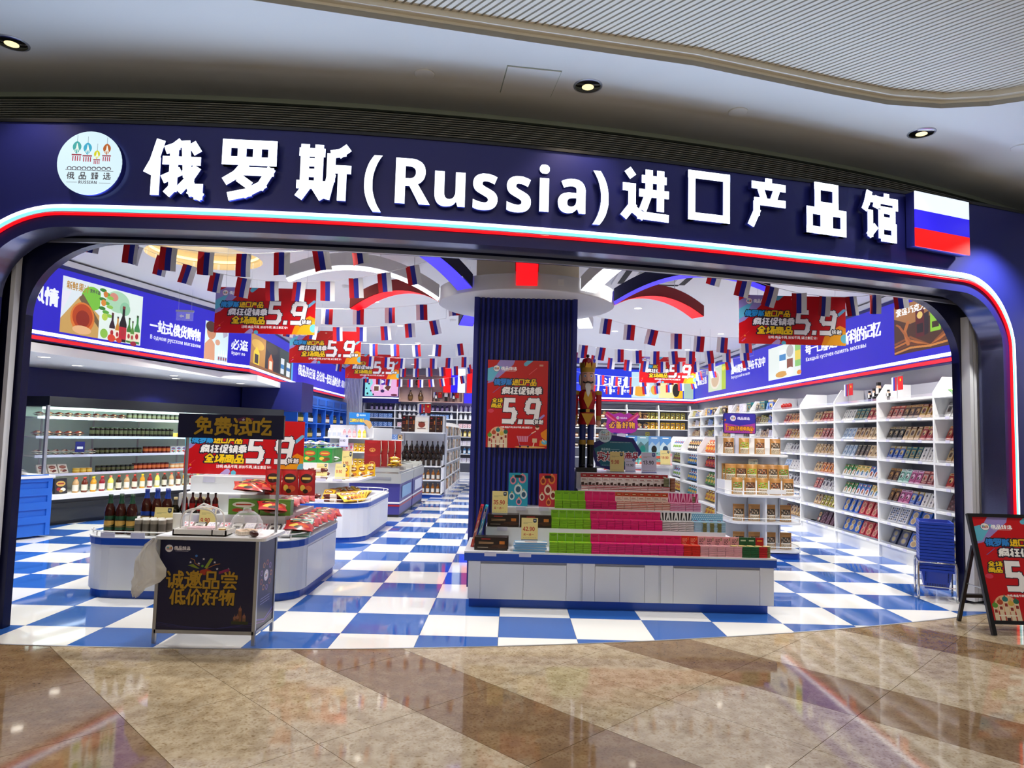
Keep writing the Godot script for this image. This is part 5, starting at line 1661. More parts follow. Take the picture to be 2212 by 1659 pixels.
func shop_shell():
	# side walls stand behind the shelves; banners hang in front of them
	var l := structure("wall_left", "left wall of the shop, navy above the cooler")
	wall_strip(l, P(-8.7, -9.6), P(-6.0, -16.1), 0.0, 2.5, 0.12, M.navy_panel)
	wall_strip(l, P(-8.7, -5.6), P(-8.7, -9.6), 0.0, 2.6, 0.12, M.navy_dark)
	wall_strip(l, P(-6.0, -16.1), P(-6.0, -26.0), 0.0, CEIL, 0.12, M.shelf_back)
	wall_strip(l, P(-9.0, -5.2), P(-5.6, -18.0), CEIL - 0.2, CEIL + 0.2, 0.12, M.ceiling_white)
	# projecting navy block under the kink of the banner
	put(bx(V(-6.1, 1.98, -16.6), V(-4.75, 2.64, -15.7)), "block", l, M.navy_panel)
	var r := structure("wall_right", "right wall of the shop")
	wall_strip(r, P(5.85, -26.0), P(5.85, -6.9), 0.0, CEIL + 0.2, 0.12, M.shelf_back)
	var bk := structure("wall_back", "back wall of the shop")
	put(bx(V(-6.1, 0, -25.12), V(0.4, CEIL + 0.2, -25.0)), "panel", bk, M.shelf_back)
	put(bx(V(0.4, 0, -25.12), V(0.52, CEIL + 0.2, -21.75)), "panel", bk, M.shelf_back)
	put(bx(V(0.4, 0, -21.87), V(5.97, CEIL + 0.2, -21.75)), "panel", bk, M.shelf_back)
	# white ceiling with a round warm tray on the left
	var c := structure("ceiling_shop", "white shop ceiling")
	var hole := P(-4.1, -9.05)
	var hr := 0.72
	var outer := PackedVector2Array()
	for i in 61:
		var p := ring(lerpf(-6.2, 11.4, i / 60.0), -0.3, 0)
		outer.append(P(p.x, -p.z))
	var body := MB.new()
	body.t = Transform3D(Basis(Vector3.RIGHT, -PI / 2), Vector3.ZERO)
	# two pieces, split through the middle of the round tray
	for side in [-1.0, 1.0]:
		var pl := PackedVector2Array()
		if side < 0:
			for p in outer:
				if p.x < hole.x: pl.append(p)
			pl.append(P(hole.x, -(CZ + sqrt((RR - 0.3) ** 2 - (hole.x - CX) ** 2))))
			for i in 25:
				var a := PI / 2 + PI * i / 24
				pl.append(P(hole.x, -hole.y) + P(cos(a), -sin(a)) * hr)
			pl.append(P(hole.x, 26.0)); pl.append(P(-9.5, 26.0))
		else:
			pl.append(P(hole.x, -(CZ + sqrt((RR - 0.3) ** 2 - (hole.x - CX) ** 2))))
			for p in outer:
				if p.x > hole.x: pl.append(p)
			pl.append(P(7.5, 26.0)); pl.append(P(hole.x, 26.0))
			for i in 25:
				var a := -PI / 2 + PI * i / 24
				pl.append(P(hole.x, -hole.y) + P(cos(a), -sin(a)) * hr)
		body.plate(pl, CEIL, CEIL + 0.08)
	put(body.done(), "ceiling_board", c, M.ceiling_white)
	var t := thing("cove_light", V(hole.x, CEIL, hole.y), "round recessed ceiling tray glowing warm yellow", "ceiling light")
	var b := MB.new()
	b.lathe([[hr, 0.0], [hr, 0.2]], 40, Rect2(0, 0, 1, 1), false)
	put(b.done(), "tray_side", t, M.cream_wall)
	b = MB.new()
	b.lathe([[0.0, 0.2], [hr, 0.2]], 40, Rect2(0, 0, 1, 1), false)
	put(b.done(), "tray_top", t, M.cream_wall)
	b = MB.new()
	var cp := []
	for i in 40: cp.append(V(sin(TAU * i / 40) * (hr - 0.05), 0.1, cos(TAU * i / 40) * (hr - 0.05)))
	b.tube(cp, 0.018, 8, true)
	put(b.done(), "light_ring", t, M.glow_warm)
	var om := OmniLight3D.new()
	om.name = "cove_lamp_light"
	t.add_child(om)
	om.position = V(0, 0.12, 0)
	om.light_energy = 0.22
	om.light_color = Color("ffdf9a")
	om.light_size = 0.05
	om.omni_range = 20
	om.omni_attenuation = 2.0
	om.shadow_enabled = true
	# lowered white ceiling over the cooler
	var lo := structure("ceiling_alcove", "lowered white ceiling over the wall cooler")
	var pl2 := PackedVector2Array([P(-8.9, 5.7), P(-7.0, 5.5), P(-6.35, 8.0), P(-5.42, 12.9), P(-5.0, 13.6), P(-5.3, 16.2), P(-6.2, 16.4), P(-8.9, 9.7)])
	b = MB.new()
	b.t = Transform3D(Basis(Vector3.RIGHT, -PI / 2), Vector3.ZERO)
	b.plate(pl2, 2.5, 2.62)
	put(b.done(), "ceiling_board", lo, M.ceiling_white)

func downlight(at: Vector3, label: String, group: String, r: float, energy: float, angle := 66.0, lit := true):
	var t := thing("shop_downlight", at, label, "downlight", group)
	if not meshes.has("dl_ring%f" % r):
		var b := MB.new()
		b.lathe([[r * 0.8, -0.004], [r, -0.008], [r * 1.08, 0.0]], 20, Rect2(0, 0, 1, 1), false)
		meshes["dl_ring%f" % r] = b.done()
		b = MB.new()
		b.lathe([[0.0, -0.0045], [r * 0.8, -0.0045]], 16, Rect2(0, 0, 1, 1), false)
		meshes["dl_lamp%f" % r] = b.done()
	put(meshes["dl_ring%f" % r], "trim_ring", t, M.white_plastic)
	put(meshes["dl_lamp%f" % r], "lamp", t, M.glow_lamp)
	if lit: spot(t, V(0, -0.03, 0), angle, energy, Color("fffaf0"))

func shop_ceiling_lights():
	var n := 0
	for z in [-6.35, -7.6, -9.3, -11.9, -14.6, -17.4, -20.2]:  # row just inside the portal is added to light signs and counter fronts
		for x in [-4.9, -2.2, 1.9, 4.6]:
			if x == -4.9 and z > -9.5 and z < -9.0: continue
			downlight(V(x + (0.25 if n % 2 else -0.2), CEIL, z), "small round recessed downlight in the white shop ceiling", "shop ceiling downlights", 0.075, 6.4)
			n += 1
	for p in [[-3.3, -23.0], [-1.0, -23.2]]:
		downlight(V(p[0], CEIL, p[1]), "small round recessed downlight in the white shop ceiling", "shop ceiling downlights", 0.075, 5.2)
	for p in [[-6.5, -9.6], [-6.85, -10.9], [-6.15, -12.6], [-6.5, -13.4], [-5.65, -14.4]]:
		downlight(V(p[0], 2.5, p[1]), "round downlight in the lowered ceiling over the cooler", "downlights over the cooler", 0.09, 1.5)

# ------------------------------------------------------------------ banners: light boxes around the walls
func banner(a: Vector2, b: Vector2, m: Material, label: String, category := "light box", y0 := 2.82, y1 := 3.66):
	var d := b - a
	var l := d.length()
	var t := thing("lightbox_sign", V(a.x, y0, a.y), label, category, "", -atan2(d.y, d.x))
	put(bx(V(0, -0.17, -0.14), V(l, y1 - y0 + 0.06, -0.02)), "case", t, M.navy_panel)
	var fb := MB.new()
	fb.box(V(0, -0.1, -0.02), V(l, y1 - y0, 0.0))
	put(fb.done(), "lit_print", t, m)
	put(bx(V(0, -0.085, 0.0), V(l, -0.04, 0.012)), "white_light_strip", t, M.glow_strip_white)
	put(bx(V(0, -0.155, -0.02), V(l, -0.11, 0.006)), "red_light_strip", t, M.glow_strip_red)
	# cornice above
	put(bx(V(0, y1 - y0 + 0.06, -0.14), V(l, y1 - y0 + 0.13, 0.02)), "cornice", t, M.ceiling_white)
	return t

func wall_banners():
	banner(P(-6.2, -8.74), P(-5.31, -12.87), M.banner_left, "long blue light box on the left wall with juice bottles and slogans")
	banner(P(-5.31, -12.87), P(-5.08, -13.37), M.banner_corner, "narrow blue light box at the bend of the left wall")
	banner(P(-5.08, -13.37), P(-5.59, -17.97), M.banner_food, "light box with yellow packs and cheese pictures past the bend")
	banner(P(-5.59, -17.97), P(-5.8, -24.4), M.banner_supply, "blue light box with white phone number above the bottle cabinets")
	banner(P(5.6, -21.3), P(5.6, -7.5), M.banner_right, "long blue light box on the right wall with chocolate picture")
	banner(P(0.55, -21.3), P(5.6, -21.3), M.banner_back, "blue light box on the back wall right of the pillar")
	var pk := thing("lightbox_sign", V(-5.2, 2.7, -24.42), "pink light box picture of chocolates at the back corner", "light box")
	put(bx(V(-0.05, -0.14, -0.1), V(1.28, 0.86, 0.0)), "case", pk, M.navy_panel)
	put(bx(V(0.03, 0.1, 0.0), V(1.2, 0.8, 0.012)), "lit_print", pk, M.poster_pink)
	put(bx(V(-0.05, 0.02, 0.0), V(1.28, 0.06, 0.012)), "white_light_strip", pk, M.glow_strip_white)
	# flag panels behind the pillar
	var fp := thing("flag_sign", V(-2.4, 2.98, -24.3), "tall lit flag banner of red, blue and white bars on the back wall", "sign")
	put(bx(V(0, 0, 0), V(0.26, 0.85, 0.03)), "red_bar", fp, M.glow_flag_red)
	put(bx(V(0.26, 0, 0), V(0.5, 0.85, 0.03)), "blue_bar", fp, M.glow_flag_blue)
	put(bx(V(0.5, 0, 0), V(0.76, 0.85, 0.03)), "white_bar", fp, M.glow_flag_white)
	var fq := thing("flag_sign", V(-1.58, 2.98, -24.3), "second lit flag banner half hidden behind the pillar", "sign")
	put(bx(V(0, 0, 0), V(0.26, 0.85, 0.03)), "red_bar", fq, M.glow_flag_red)
	put(bx(V(0.26, 0, 0), V(0.5, 0.85, 0.03)), "blue_bar", fq, M.glow_flag_blue)
	put(bx(V(-0.08, -0.36, 0), V(0.7, -0.02, 0.03)), "blue_field", fq, M.glow_flag_blue)
# ------------------------------------------------------------------ goods: shared shapes
func front_uv(b: MB, cell: String):
	var r := cell_rect(cell_of[cell])
	b.ur = Rect2(r.position + r.size * 0.015, r.size * 0.97)
	b.side = Rect2(r.position + r.size * P(0.02, 0.02), r.size * P(0.06, 0.6))

func pack_box(cell: String, w: float, h: float, d: float) -> ArrayMesh:     # upright carton, base at the origin, print to +z
	var key := "box|%s|%.3f|%.3f|%.3f" % [cell, w, h, d]
	if not meshes.has(key):
		var b := MB.new()
		front_uv(b, cell)
		var e := 0.0012
		b.box(V(-w * 0.5 + e, 0, -d * 0.5), V(w * 0.5 - e, h, d * 0.5))
		meshes[key] = b.done()
	return meshes[key]

func flat_box(cell: String, w: float, h: float, d: float) -> ArrayMesh:     # the same carton lying down, print upwards
	var key := "flat|%s|%.3f|%.3f|%.3f" % [cell, w, h, d]
	if not meshes.has(key):
		var b := MB.new()
		front_uv(b, cell)
		var e := 0.0014
		b.t = Transform3D(Basis(Vector3.RIGHT, -PI / 2), Vector3.ZERO)
		b.box(V(-w * 0.5 + e, -d * 0.5, 0), V(w * 0.5 - e, d * 0.5, h - 0.0016))
		meshes[key] = b.done()
	return meshes[key]

func pouch(cell: String, w: float, h: float, d: float) -> ArrayMesh:        # stand-up bag with a flat seal on top
	var key := "pouch|%s|%.3f|%.3f|%.3f" % [cell, w, h, d]
	if not meshes.has(key):
		var b := MB.new()
		front_uv(b, cell)
		for sgn in [1.0, -1.0]:
			var pts := []
			for j in 6:
				var v := j / 5.0
				for i in 5:
					var u := i / 4.0
					var bulge := d * 0.5 * sin(PI * clampf(u, 0.04, 0.96)) * (0.75 + 0.5 * sin(PI * v * 0.7)) * (1.0 - pow(v, 2.5)) + 0.001
					var narrow := 1.0 - 0.04 * sin(PI * v)
					var x: float = (u - 0.5) * w * narrow * sgn
					pts.append(V(x, v * h, bulge * sgn))
			b.sheet(pts, 5, 6, b.ur)
		meshes[key] = b.done()
	return meshes[key]

func pillow(cell: String, w: float, l: float, d: float) -> ArrayMesh:       # bag lying flat, print upwards, long side along z
	var key := "pillow|%s|%.3f|%.3f|%.3f" % [cell, w, l, d]
	if not meshes.has(key):
		var b := MB.new()
		front_uv(b, cell)
		for sgn in [1.0, -1.0]:
			var pts := []
			for j in 7:
				var v := j / 6.0
				for i in 6:
					var u := i / 5.0
					var lift := d * 0.5 * pow(sin(PI * clampf(u, 0.02, 0.98)), 0.6) * pow(sin(PI * clampf(v, 0.02, 0.98)), 0.5)
					lift += d * 0.1 * sin(u * 9.0 + v * 7.0) * sin(PI * u) * sin(PI * v)
					var x: float = (u - 0.5) * w * (1.0 - 0.08 * sin(PI * v)) * sgn
					pts.append(V(x, d * 0.6 + lift * sgn, (0.5 - v) * l))
			b.sheet(pts, 6, 7, b.ur)
		meshes[key] = b.done()
	return meshes[key]

func bottle_mesh(key: String, r: float, h: float, glass: String, lab: String, cap: String, neck := 0.36, shoulder := 0.58) -> ArrayMesh:
	if not meshes.has(key):
		var b := MB.new()
		var g := lin(glass); var l := lin(lab); var c := lin(cap)
		b.lathe([[r * 0.9, 0.0, g], [r, h * 0.03, g], [r, h * 0.12, g], [r * 1.01, h * 0.121, l], [r * 1.01, h * (shoulder - 0.1), l], [r, h * (shoulder - 0.099), g], [r, h * shoulder, g], [r * 0.8, h * (shoulder + 0.1), g], [r * neck, h * (shoulder + 0.22), g], [r * neck, h * 0.93, g], [r * (neck + 0.06), h * 0.931, c], [r * (neck + 0.06), h, c], [0.0, h, c]], 12, Rect2(0, 0, 1, 1), true)
		meshes[key] = b.done()
	return meshes[key]

func can_mesh(key: String, r: float, h: float, body: String, lid: String, band := "") -> ArrayMesh:
	if not meshes.has(key):
		var b := MB.new()
		var g := lin(body); var l := lin(lid); var k := lin(band if band != "" else body)
		b.lathe([[r * 0.9, 0.0, l], [r, h * 0.05, l], [r, h * 0.06, g], [r, h * 0.3, g], [r, h * 0.301, k], [r, h * 0.7, k], [r, h * 0.701, g], [r, h * 0.92, g], [r, h * 0.921, l], [r * 0.88, h, l], [0.0, h * 0.985, l]], 12)
		meshes[key] = b.done()
	return meshes[key]

func card(mat_name: String, at: Vector3, label: String, w := 0.115, h := 0.165, turn := 0.0, lean := -0.12):     # price card in a small stand
	var t := thing("price_card", at, label, "price card", "", turn)
	var o := put(bx(V(-w * 0.5, 0.004, -0.002), V(w * 0.5, h, 0.002)), "card", t, M[mat_name])
	o.rotation.x = lean
	put(bx(V(-w * 0.5, 0, -0.03), V(w * 0.5, 0.006, 0.02)), "stand", t, M.clear_acrylic)

func shelf_tag(at: Vector3, w: float, label: String, turn := 0.0, group := "shelf price tags"):
	if not meshes.has("tag%.2f" % w):
		meshes["tag%.2f" % w] = bx(V(-w * 0.5, -0.02, 0), V(w * 0.5, 0.02, 0.003))
	single(meshes["tag%.2f" % w], "price_tag", M.shelf_white, at, label, "price tag", group, turn)

# ------------------------------------------------------------------ pillar
func pillar():
	var t := thing("display_pillar", V(0.13, 0, -7.9), "square navy fluted pillar behind the chocolate counter", "pillar")
	var hw := 0.54
	put(bx(V(-hw + 0.03, 0, -hw + 0.03), V(hw - 0.03, 3.05, hw - 0.03)), "core", t, M.navy_dark)
	# fluting: one upright rib beside the next on all four sides
	var rib := MB.new()
	var prof := [[-0.021, 0.0], [-0.018, 0.016], [-0.008, 0.026], [0.008, 0.026], [0.018, 0.016], [0.021, 0.0]]
	for i in 5:
		var a: Array = prof[i]; var b2: Array = prof[i + 1]
		rib.face(V(a[0], 0, a[1]), V(b2[0], 0, b2[1]), V(b2[0], 3.05, b2[1]), V(a[0], 3.05, a[1]), rib.ur)
	var rm := rib.done()
	for side in 4:
		for i in 20:
			var o := put(rm, "rib", t, M.pillar_navy)
			o.transform = Transform3D(Basis(Vector3.UP, side * PI / 2), Vector3.ZERO) * Transform3D(Basis(), V((i - 9.5) * 0.0538, 0, hw - 0.03))
	for sx in [-1, 1]:
		for sz in [-1, 1]:
			put(bx(V(sx * 0.53 - 0.022, 0, sz * 0.53 - 0.022), V(sx * 0.53 + 0.022, 3.05, sz * 0.53 + 0.022)), "corner_strip", t, M.pillar_navy)
	# poster on the front
	var p := thing("sale_poster", V(0.06, 1.45, -7.324), "tall red sale poster fixed to the front of the pillar", "poster")
	put(bx(V(-0.32, 0, -0.006), V(0.32, 0.925, 0.0)), "sheet", p, M.sale_tall)
	# white drum under the ceiling and the plastered column above it
	var d := thing("pillar_drum", V(0.14, 3.05, -7.9), "round white drum crowning the navy pillar", "ceiling drum")
	var b := MB.new()
	b.lathe([[0.0, 0.0], [0.98, 0.0], [1.0, 0.01], [1.0, 0.16], [0.98, 0.17], [0.6, 0.17]], 64, Rect2(0, 0, 1, 1), false)
	put(b.done(), "drum_shell", d, M.drum_white)
	put(bx(V(-0.55, 0.02, -0.55), V(0.55, CEIL + 0.05 - 3.05, 0.55)), "column", d, M.cream_wall)
	put(bx(V(0.3, 0.06, 0.995 - 0.04), V(0.36, 0.12, 0.999 - 0.03)), "socket", d, M.white_plastic)

func pillar_arms():
	# nine curved light beams spreading from the drum, red - white - blue in turn
	var names := ["red", "white", "blue"]
	var says := ["straight towards the entrance", "to the right front", "out over the right aisle", "to the right rear", "to the rear right", "to the rear left", "to the left rear", "out over the left aisle", "to the left front"]
	for k in 9:
		var ang := deg_to_rad(40.0 * k - 1.0)
		var cn: String = names[k % 3]
		var t := thing("curved_light_beam", V(0.14, 3.09, -7.9), "curved %s light beam arching from the pillar drum %s" % [cn, says[k]], "light beam", "", ang)
		var prof := []
		for i in 21:
			var u := i / 20.0 * (0.45 if k == 0 else (0.54 if k == 1 or k == 8 else 1.0))
			var r := lerpf(1.003, 2.65, u)
			var y := 0.95 * u * (1.0 - u) + 0.12 * u
			prof.append(P(r, y))
		var b := MB.new()
		var hw := 0.115
		var hh := 0.14
		for i in 20:
			var p: Vector2 = prof[i]; var q: Vector2 = prof[i + 1]
			for s in [-1.0, 1.0]:
				var a := V(hw * s, p.y, p.x); var c := V(hw * s, q.y, q.x)
				var up := V(0, hh, 0)
				if s > 0: b.face(c, a, a + up, c + up, b.ur)
				else: b.face(a, c, c + up, a + up, b.ur)
			b.face(V(-hw, p.y + hh, p.x), V(-hw, q.y + hh, q.x), V(hw, q.y + hh, q.x), V(hw, p.y + hh, p.x), b.ur)
		var e: Vector2 = prof[20]
		b.face(V(-hw, e.y, e.x), V(hw, e.y, e.x), V(hw, e.y + hh, e.x), V(-hw, e.y + hh, e.x), b.ur)
		var body_m: Material = M.arm_red if cn == "red" else (M.drum_white if cn == "white" else M.navy_dark)
		put(b.done(), "case", t, body_m)
		b = MB.new()
		for i in 20:
			var p: Vector2 = prof[i]; var q: Vector2 = prof[i + 1]
			b.face(V(-hw + 0.008, p.y - 0.004, p.x), V(hw - 0.008, p.y - 0.004, p.x), V(hw - 0.008, q.y - 0.004, q.x), V(-hw + 0.008, q.y - 0.004, q.x), b.ur)
		put(b.done(), "lit_underside", t, M["glow_%s_arm" % cn])
		for i in [8, 15]:
			put(bx(V(-0.003, prof[i].y + hh, prof[i].x - 0.003), V(0.003, CEIL - 3.09, prof[i].x + 0.003)), "hanger_wire", t, M.steel)

# ------------------------------------------------------------------ chocolate counter
const TIER := [[0.51, -6.5, -6.86], [0.685, -6.86, -7.07], [0.86, -7.07, -7.3], [1.03, -7.34, -7.56], [1.2, -7.56, -8.4]]

func chocolate_counter():
	var t := thing("chocolate_counter", V(1.03, 0, -6.5), "low white and blue counter with stepped chocolate display", "counter")
	var o := -t.position
	var x0 := -0.38
	var x1 := 2.46
	put(bx(V(x0 + 0.03, 0.0, -8.25), V(x1 - 0.05, 0.075, -6.54)), "plinth", t, M.counter_blue, o)
	put(bx(V(x0 + 0.02, 0.075, -8.3), V(x1 - 0.02, 0.42, -6.525)), "carcass", t, M.counter_white, o)
	put(bx(V(x0 - 0.02, 0.425, -8.32), V(x1 + 0.02, 0.495, -6.49)), "blue_edge", t, M.counter_blue, o)
	put(bx(V(x0 - 0.02, 0.495, -8.32), V(x1 + 0.02, 0.51, -6.49)), "top_board", t, M.counter_white, o)
	# three modules, each with two doors, a recessed rail above and stiles beside
	var cuts := [x0, x0 + 0.372 * (x1 - x0), x0 + 0.626 * (x1 - x0), x1]
	for k in 3:
		var a: float = cuts[k] + 0.02
		var b: float = cuts[k + 1]
		put(bx(V(a, 0.08, -6.53), V(a + 0.11, 0.42, -6.505)), "stile", t, M.counter_white, o)
		put(bx(V(b - 0.13, 0.08, -6.53), V(b - 0.004, 0.42, -6.505)), "stile", t, M.counter_white, o)
		put(bx(V(a + 0.11, 0.405, -6.53), V(b - 0.13, 0.42, -6.512)), "recess_rail", t, M.shelf_grey, o)
		var mid := (a + 0.113 + b - 0.133) * 0.5
		for d in [[a + 0.113, mid - 0.0015], [mid + 0.0015, b - 0.133]]:
			put(bx(V(d[0], 0.08, -6.525), V(d[1], 0.398, -6.506)), "cabinet_door", t, M.counter_white, o)
	# steps
	put(bx(V(x0 + 0.16, 0.51, -7.34), V(2.12, 0.685, -6.86)), "step", t, M.counter_white, o)
	put(bx(V(x0 + 0.22, 0.685, -7.34), V(1.95, 0.86, -7.07)), "step", t, M.counter_white, o)
	put(bx(V(0.72, 0.51, -8.3), V(1.78, 1.03, -7.34)), "step", t, M.counter_white, o)
	put(bx(V(0.72, 1.03, -8.3), V(1.6, 1.2, -7.56)), "step", t, M.counter_white, o)
	# goods: every row is a line of short stacks lying flat with one carton standing behind each
	var w := 0.0775
	var rest := MB.new()
	var rows := [
		[0, 0.385, [["green_box", 5, "green"], ["pink_box", 11, "pink"], ["red_words", 2, "red lettered"], ["rose_words", 5, "rose lettered"], ["green_hill", 2, "dark green"], ["red_hill", 1, "red landscape"]], 6, "front"],
		[1, 0.42, [["green_box", 5, "green"], ["pink_box", 9, "pink"], ["black_rays", 4, "black and white striped"], ["blue_waves", 4, "blue wave patterned"]], 6, "second"],
		[2, 0.465, [["green_box", 4, "green"], ["pink_box", 4, "pink"], ["choc_orange", 7, "white and orange"], ["magenta_rays", 4, "magenta striped"]], 5, "third"],
		[3, 0.755, [["choc_red", 12, "white and red"]], 3, "top"],
	]
	for r in rows:
		var lv: Array = TIER[r[0]]
		var x: float = r[1]
		for g in r[2]:
			var grp := "%s chocolate cartons in the %s row of the counter" % [g[2], r[4]]
			for i in g[1]:
				var cx := x + w * 0.5
				var zf: float = lv[1] - 0.055
				for s in r[3]:
					var at := V(cx + rng.randf_range(-0.001, 0.001), lv[0] + s * 0.0165, zf + rng.randf_range(-0.002, 0.002))
					if r[0] == 0:
						single(flat_box(g[0], w, 0.0165, 0.088), "chocolate_carton", M.pack, at, "%s chocolate carton lying in a stack, %s row of the counter" % [g[2], r[4]], "chocolate carton", grp)
					else:
						front_uv(rest, g[0])
						rest.t = Transform3D(Basis(Vector3.RIGHT, -PI / 2), at)
						rest.box(V(-w * 0.5 + 0.0014, -0.044, 0), V(w * 0.5 - 0.0014, 0.044, 0.0149))
				single(pack_box(g[0], w, 0.168, 0.016), "chocolate_carton", M.pack, V(cx, lv[0] + 0.002, zf - 0.058), "%s chocolate carton standing behind its stack, %s row of the counter" % [g[2], r[4]], "chocolate carton", grp + " standing")
				x += w
	var ro := single(rest.done(), "carton_stacks", M.pack, Vector3.ZERO, "stacks of flat chocolate cartons on the upper steps of the counter", "chocolate cartons")
	ro.set_meta("kind", "stuff")
	for i in 5:
		for s in 7:
			single(can_mesh("tin_%d" % (i % 2), 0.036, 0.0145, "4a5230" if i < 2 else "6a2a26", "c8b070", "7a8048" if i < 2 else "3a1c1c"), "chocolate_tin", M.tinted, V(2.1 + 0.076 * i, 0.51 + s * 0.0147, -6.55), "small round %s tin in a stack at the right end, front row" % ("olive" if i < 2 else "dark red"), "tin", "tins at the end of the front row")
	for i in 3:
		for s in 6:
			single(can_mesh("tin_0", 0.036, 0.0145, "4a5230", "c8b070", "7a8048"), "chocolate_tin", M.tinted, V(1.92 + 0.072 * i, 0.685 + s * 0.0147, -6.9), "small round olive tin in a stack at the right end, second row", "tin", "tins at the end of the second row")
	for i in 4:
		for s in 5:
			single(flat_box("dark_plaid", 0.07, 0.0165, 0.08), "chocolate_carton", M.pack, V(2.14 + 0.074 * i, 0.51 + s * 0.0165, -6.72), "dark plaid carton stacked behind the tins at the right end", "chocolate carton", "dark plaid cartons")
	for i in 3:
		for s in 9:
			single(can_mesh("tin_%d" % (2 + i % 2), 0.03, 0.0155, "7a8060" if i % 2 == 0 else "a06a50", "d8d0b8", "5a6040" if i % 2 == 0 else "7a4434"), "chocolate_tin", M.tinted, V(1.66 + 0.064 * i, 1.03 + s * 0.0157, -7.4) if i < 2 else V(1.89, 0.86 + s * 0.0157, -7.2), "small pale tin in a tall stack at the right end of the upper steps", "tin", "tins on the upper steps")
	# left end: flat truffle boxes, wafer stack, two decorated boxes, leaning boxes and price cards
	var tb := pack_box("truffle", 0.31, 0.118, 0.07)
	single(tb, "truffle_box", M.pack, V(-0.16, 0.512, -6.6), "dark brown truffle box at the front left corner of the counter", "chocolate box", "truffle boxes")
	single(tb, "truffle_box", M.pack, V(-0.15, 0.512, -6.68), "dark brown truffle box behind the one at the front left corner", "chocolate box", "truffle boxes")
	single(tb, "truffle_box", M.pack, V(-0.055, 0.687, -6.92), "dark brown truffle box on the second step, under the 35.90 card", "chocolate box", "truffle boxes")
	single(tb, "truffle_box", M.pack, V(0.265, 0.687, -6.92), "dark brown truffle box on the second step, behind the 42.90 card", "chocolate box", "truffle boxes")
	single(tb, "truffle_box", M.pack, V(-0.05, 0.687, -7.0), "dark brown truffle box at the back of the second step", "chocolate box", "truffle boxes")
	for i in 4:
		single(flat_box("wafer_blue", 0.3, 0.022, 0.12), "wafer_pack", M.pack, V(0.2 + 0.012 * (i % 2), 0.51 + i * 0.0225, -6.58), "pale blue wafer pack in the pile below the 42.90 card", "wafer pack", "blue wafer packs", 0.04 * (i - 1.5))
	single(pack_box("baubles_teal", 0.2, 0.335, 0.035), "gift_chocolate_box", M.pack, V(0.09, 0.862, -7.2), "turquoise gift box printed with baubles, on the third step", "chocolate box")
	single(pack_box("baubles_red", 0.185, 0.335, 0.035), "gift_chocolate_box", M.pack, V(0.395, 0.862, -7.2), "red gift box printed with baubles, on the third step", "chocolate box")
	for i in 2:
		var lb := single(pack_box("baubles_red" if i == 0 else "baubles_teal", 0.03, 0.4, 0.16), "slim_gift_box", M.pack, V(-0.345 + i * 0.045, 0.512, -6.8 + i * 0.02), ["slim red gift box leaning at the left end of the counter", "slim gift box leaning beside the red one at the left end"][i], "chocolate box")
		lb.rotation.z = -0.22
	card("card_35.90_yellow", V(-0.09, 0.806, -6.9), "yellow price card reading 35.90 on the truffle boxes", 0.155, 0.225)
	card("card_42.90_yellow", V(0.2, 0.6, -6.62), "yellow price card reading 42.90 on the wafer pile", 0.155, 0.21)
	for k in [[-0.16, 0.49, -6.485, "small price tag under the truffle boxes on the blue edge"], [0.16, 0.49, -6.485, "small price tag under the wafers on the blue edge"]]:
		single(bx(V(-0.055, -0.02, 0), V(0.055, 0.02, 0.003)), "price_tag", M.shop_tag, V(k[0], k[1], k[2]), k[3], "price tag")
	for k in [[-0.06, 0.672, -6.855, "small price tag on the first riser left of the 42.90 card"], [0.12, 0.848, -7.065, "small price tag below the turquoise gift box"], [0.35, 0.848, -7.065, "small price tag below the red gift box"]]:
		single(bx(V(-0.05, -0.018, 0), V(0.05, 0.018, 0.003)), "price_tag", M.shop_tag, V(k[0], k[1], k[2]), k[3], "price tag")
	# cards and boards on the top deck
	card("card_9.90_yellow", V(1.175, 1.2, -7.66), "yellow price card reading 9.90 on the top deck", 0.155, 0.23)
	card("card_11.90_lilac", V(1.345, 1.2, -7.8), "lilac price card reading 11.90 beside the yellow one", 0.115, 0.155)
	card("card_13.90_lilac", V(1.535, 1.2, -7.7), "lilac price card reading 13.90 on the top deck", 0.165, 0.23)
	var sb := thing("promotion_board", V(1.2, 1.2, -7.95), "navy and teal pointed promotion board behind the 9.90 card", "promotion board")
	var pl := PackedVector2Array([P(-0.3, 0.3), P(-0.04, 0.41), P(0.2, 0.38), P(0.3, 0.22), P(0.16, 0.03), P(-0.02, 0.0), P(-0.22, 0.06)])
	var mb := MB.new()
	mb.plate(pl, -0.006, 0.0)
	put(mb.done(), "board", sb, M.sign_strong)
	var dsc := PackedVector2Array()
	for i in 24: dsc.append(P(-0.125, 0.4) + Vector2.from_angle(TAU * i / 24) * 0.075)
	mb = MB.new()
	mb.plate(dsc, 0.001, 0.008)
	put(mb.done(), "roundel", sb, M.logo_paper)
	put(bx(V(-0.1, 0.0, -0.05), V(0.1, 0.01, 0.02)), "foot", sb, M.shelf_white)

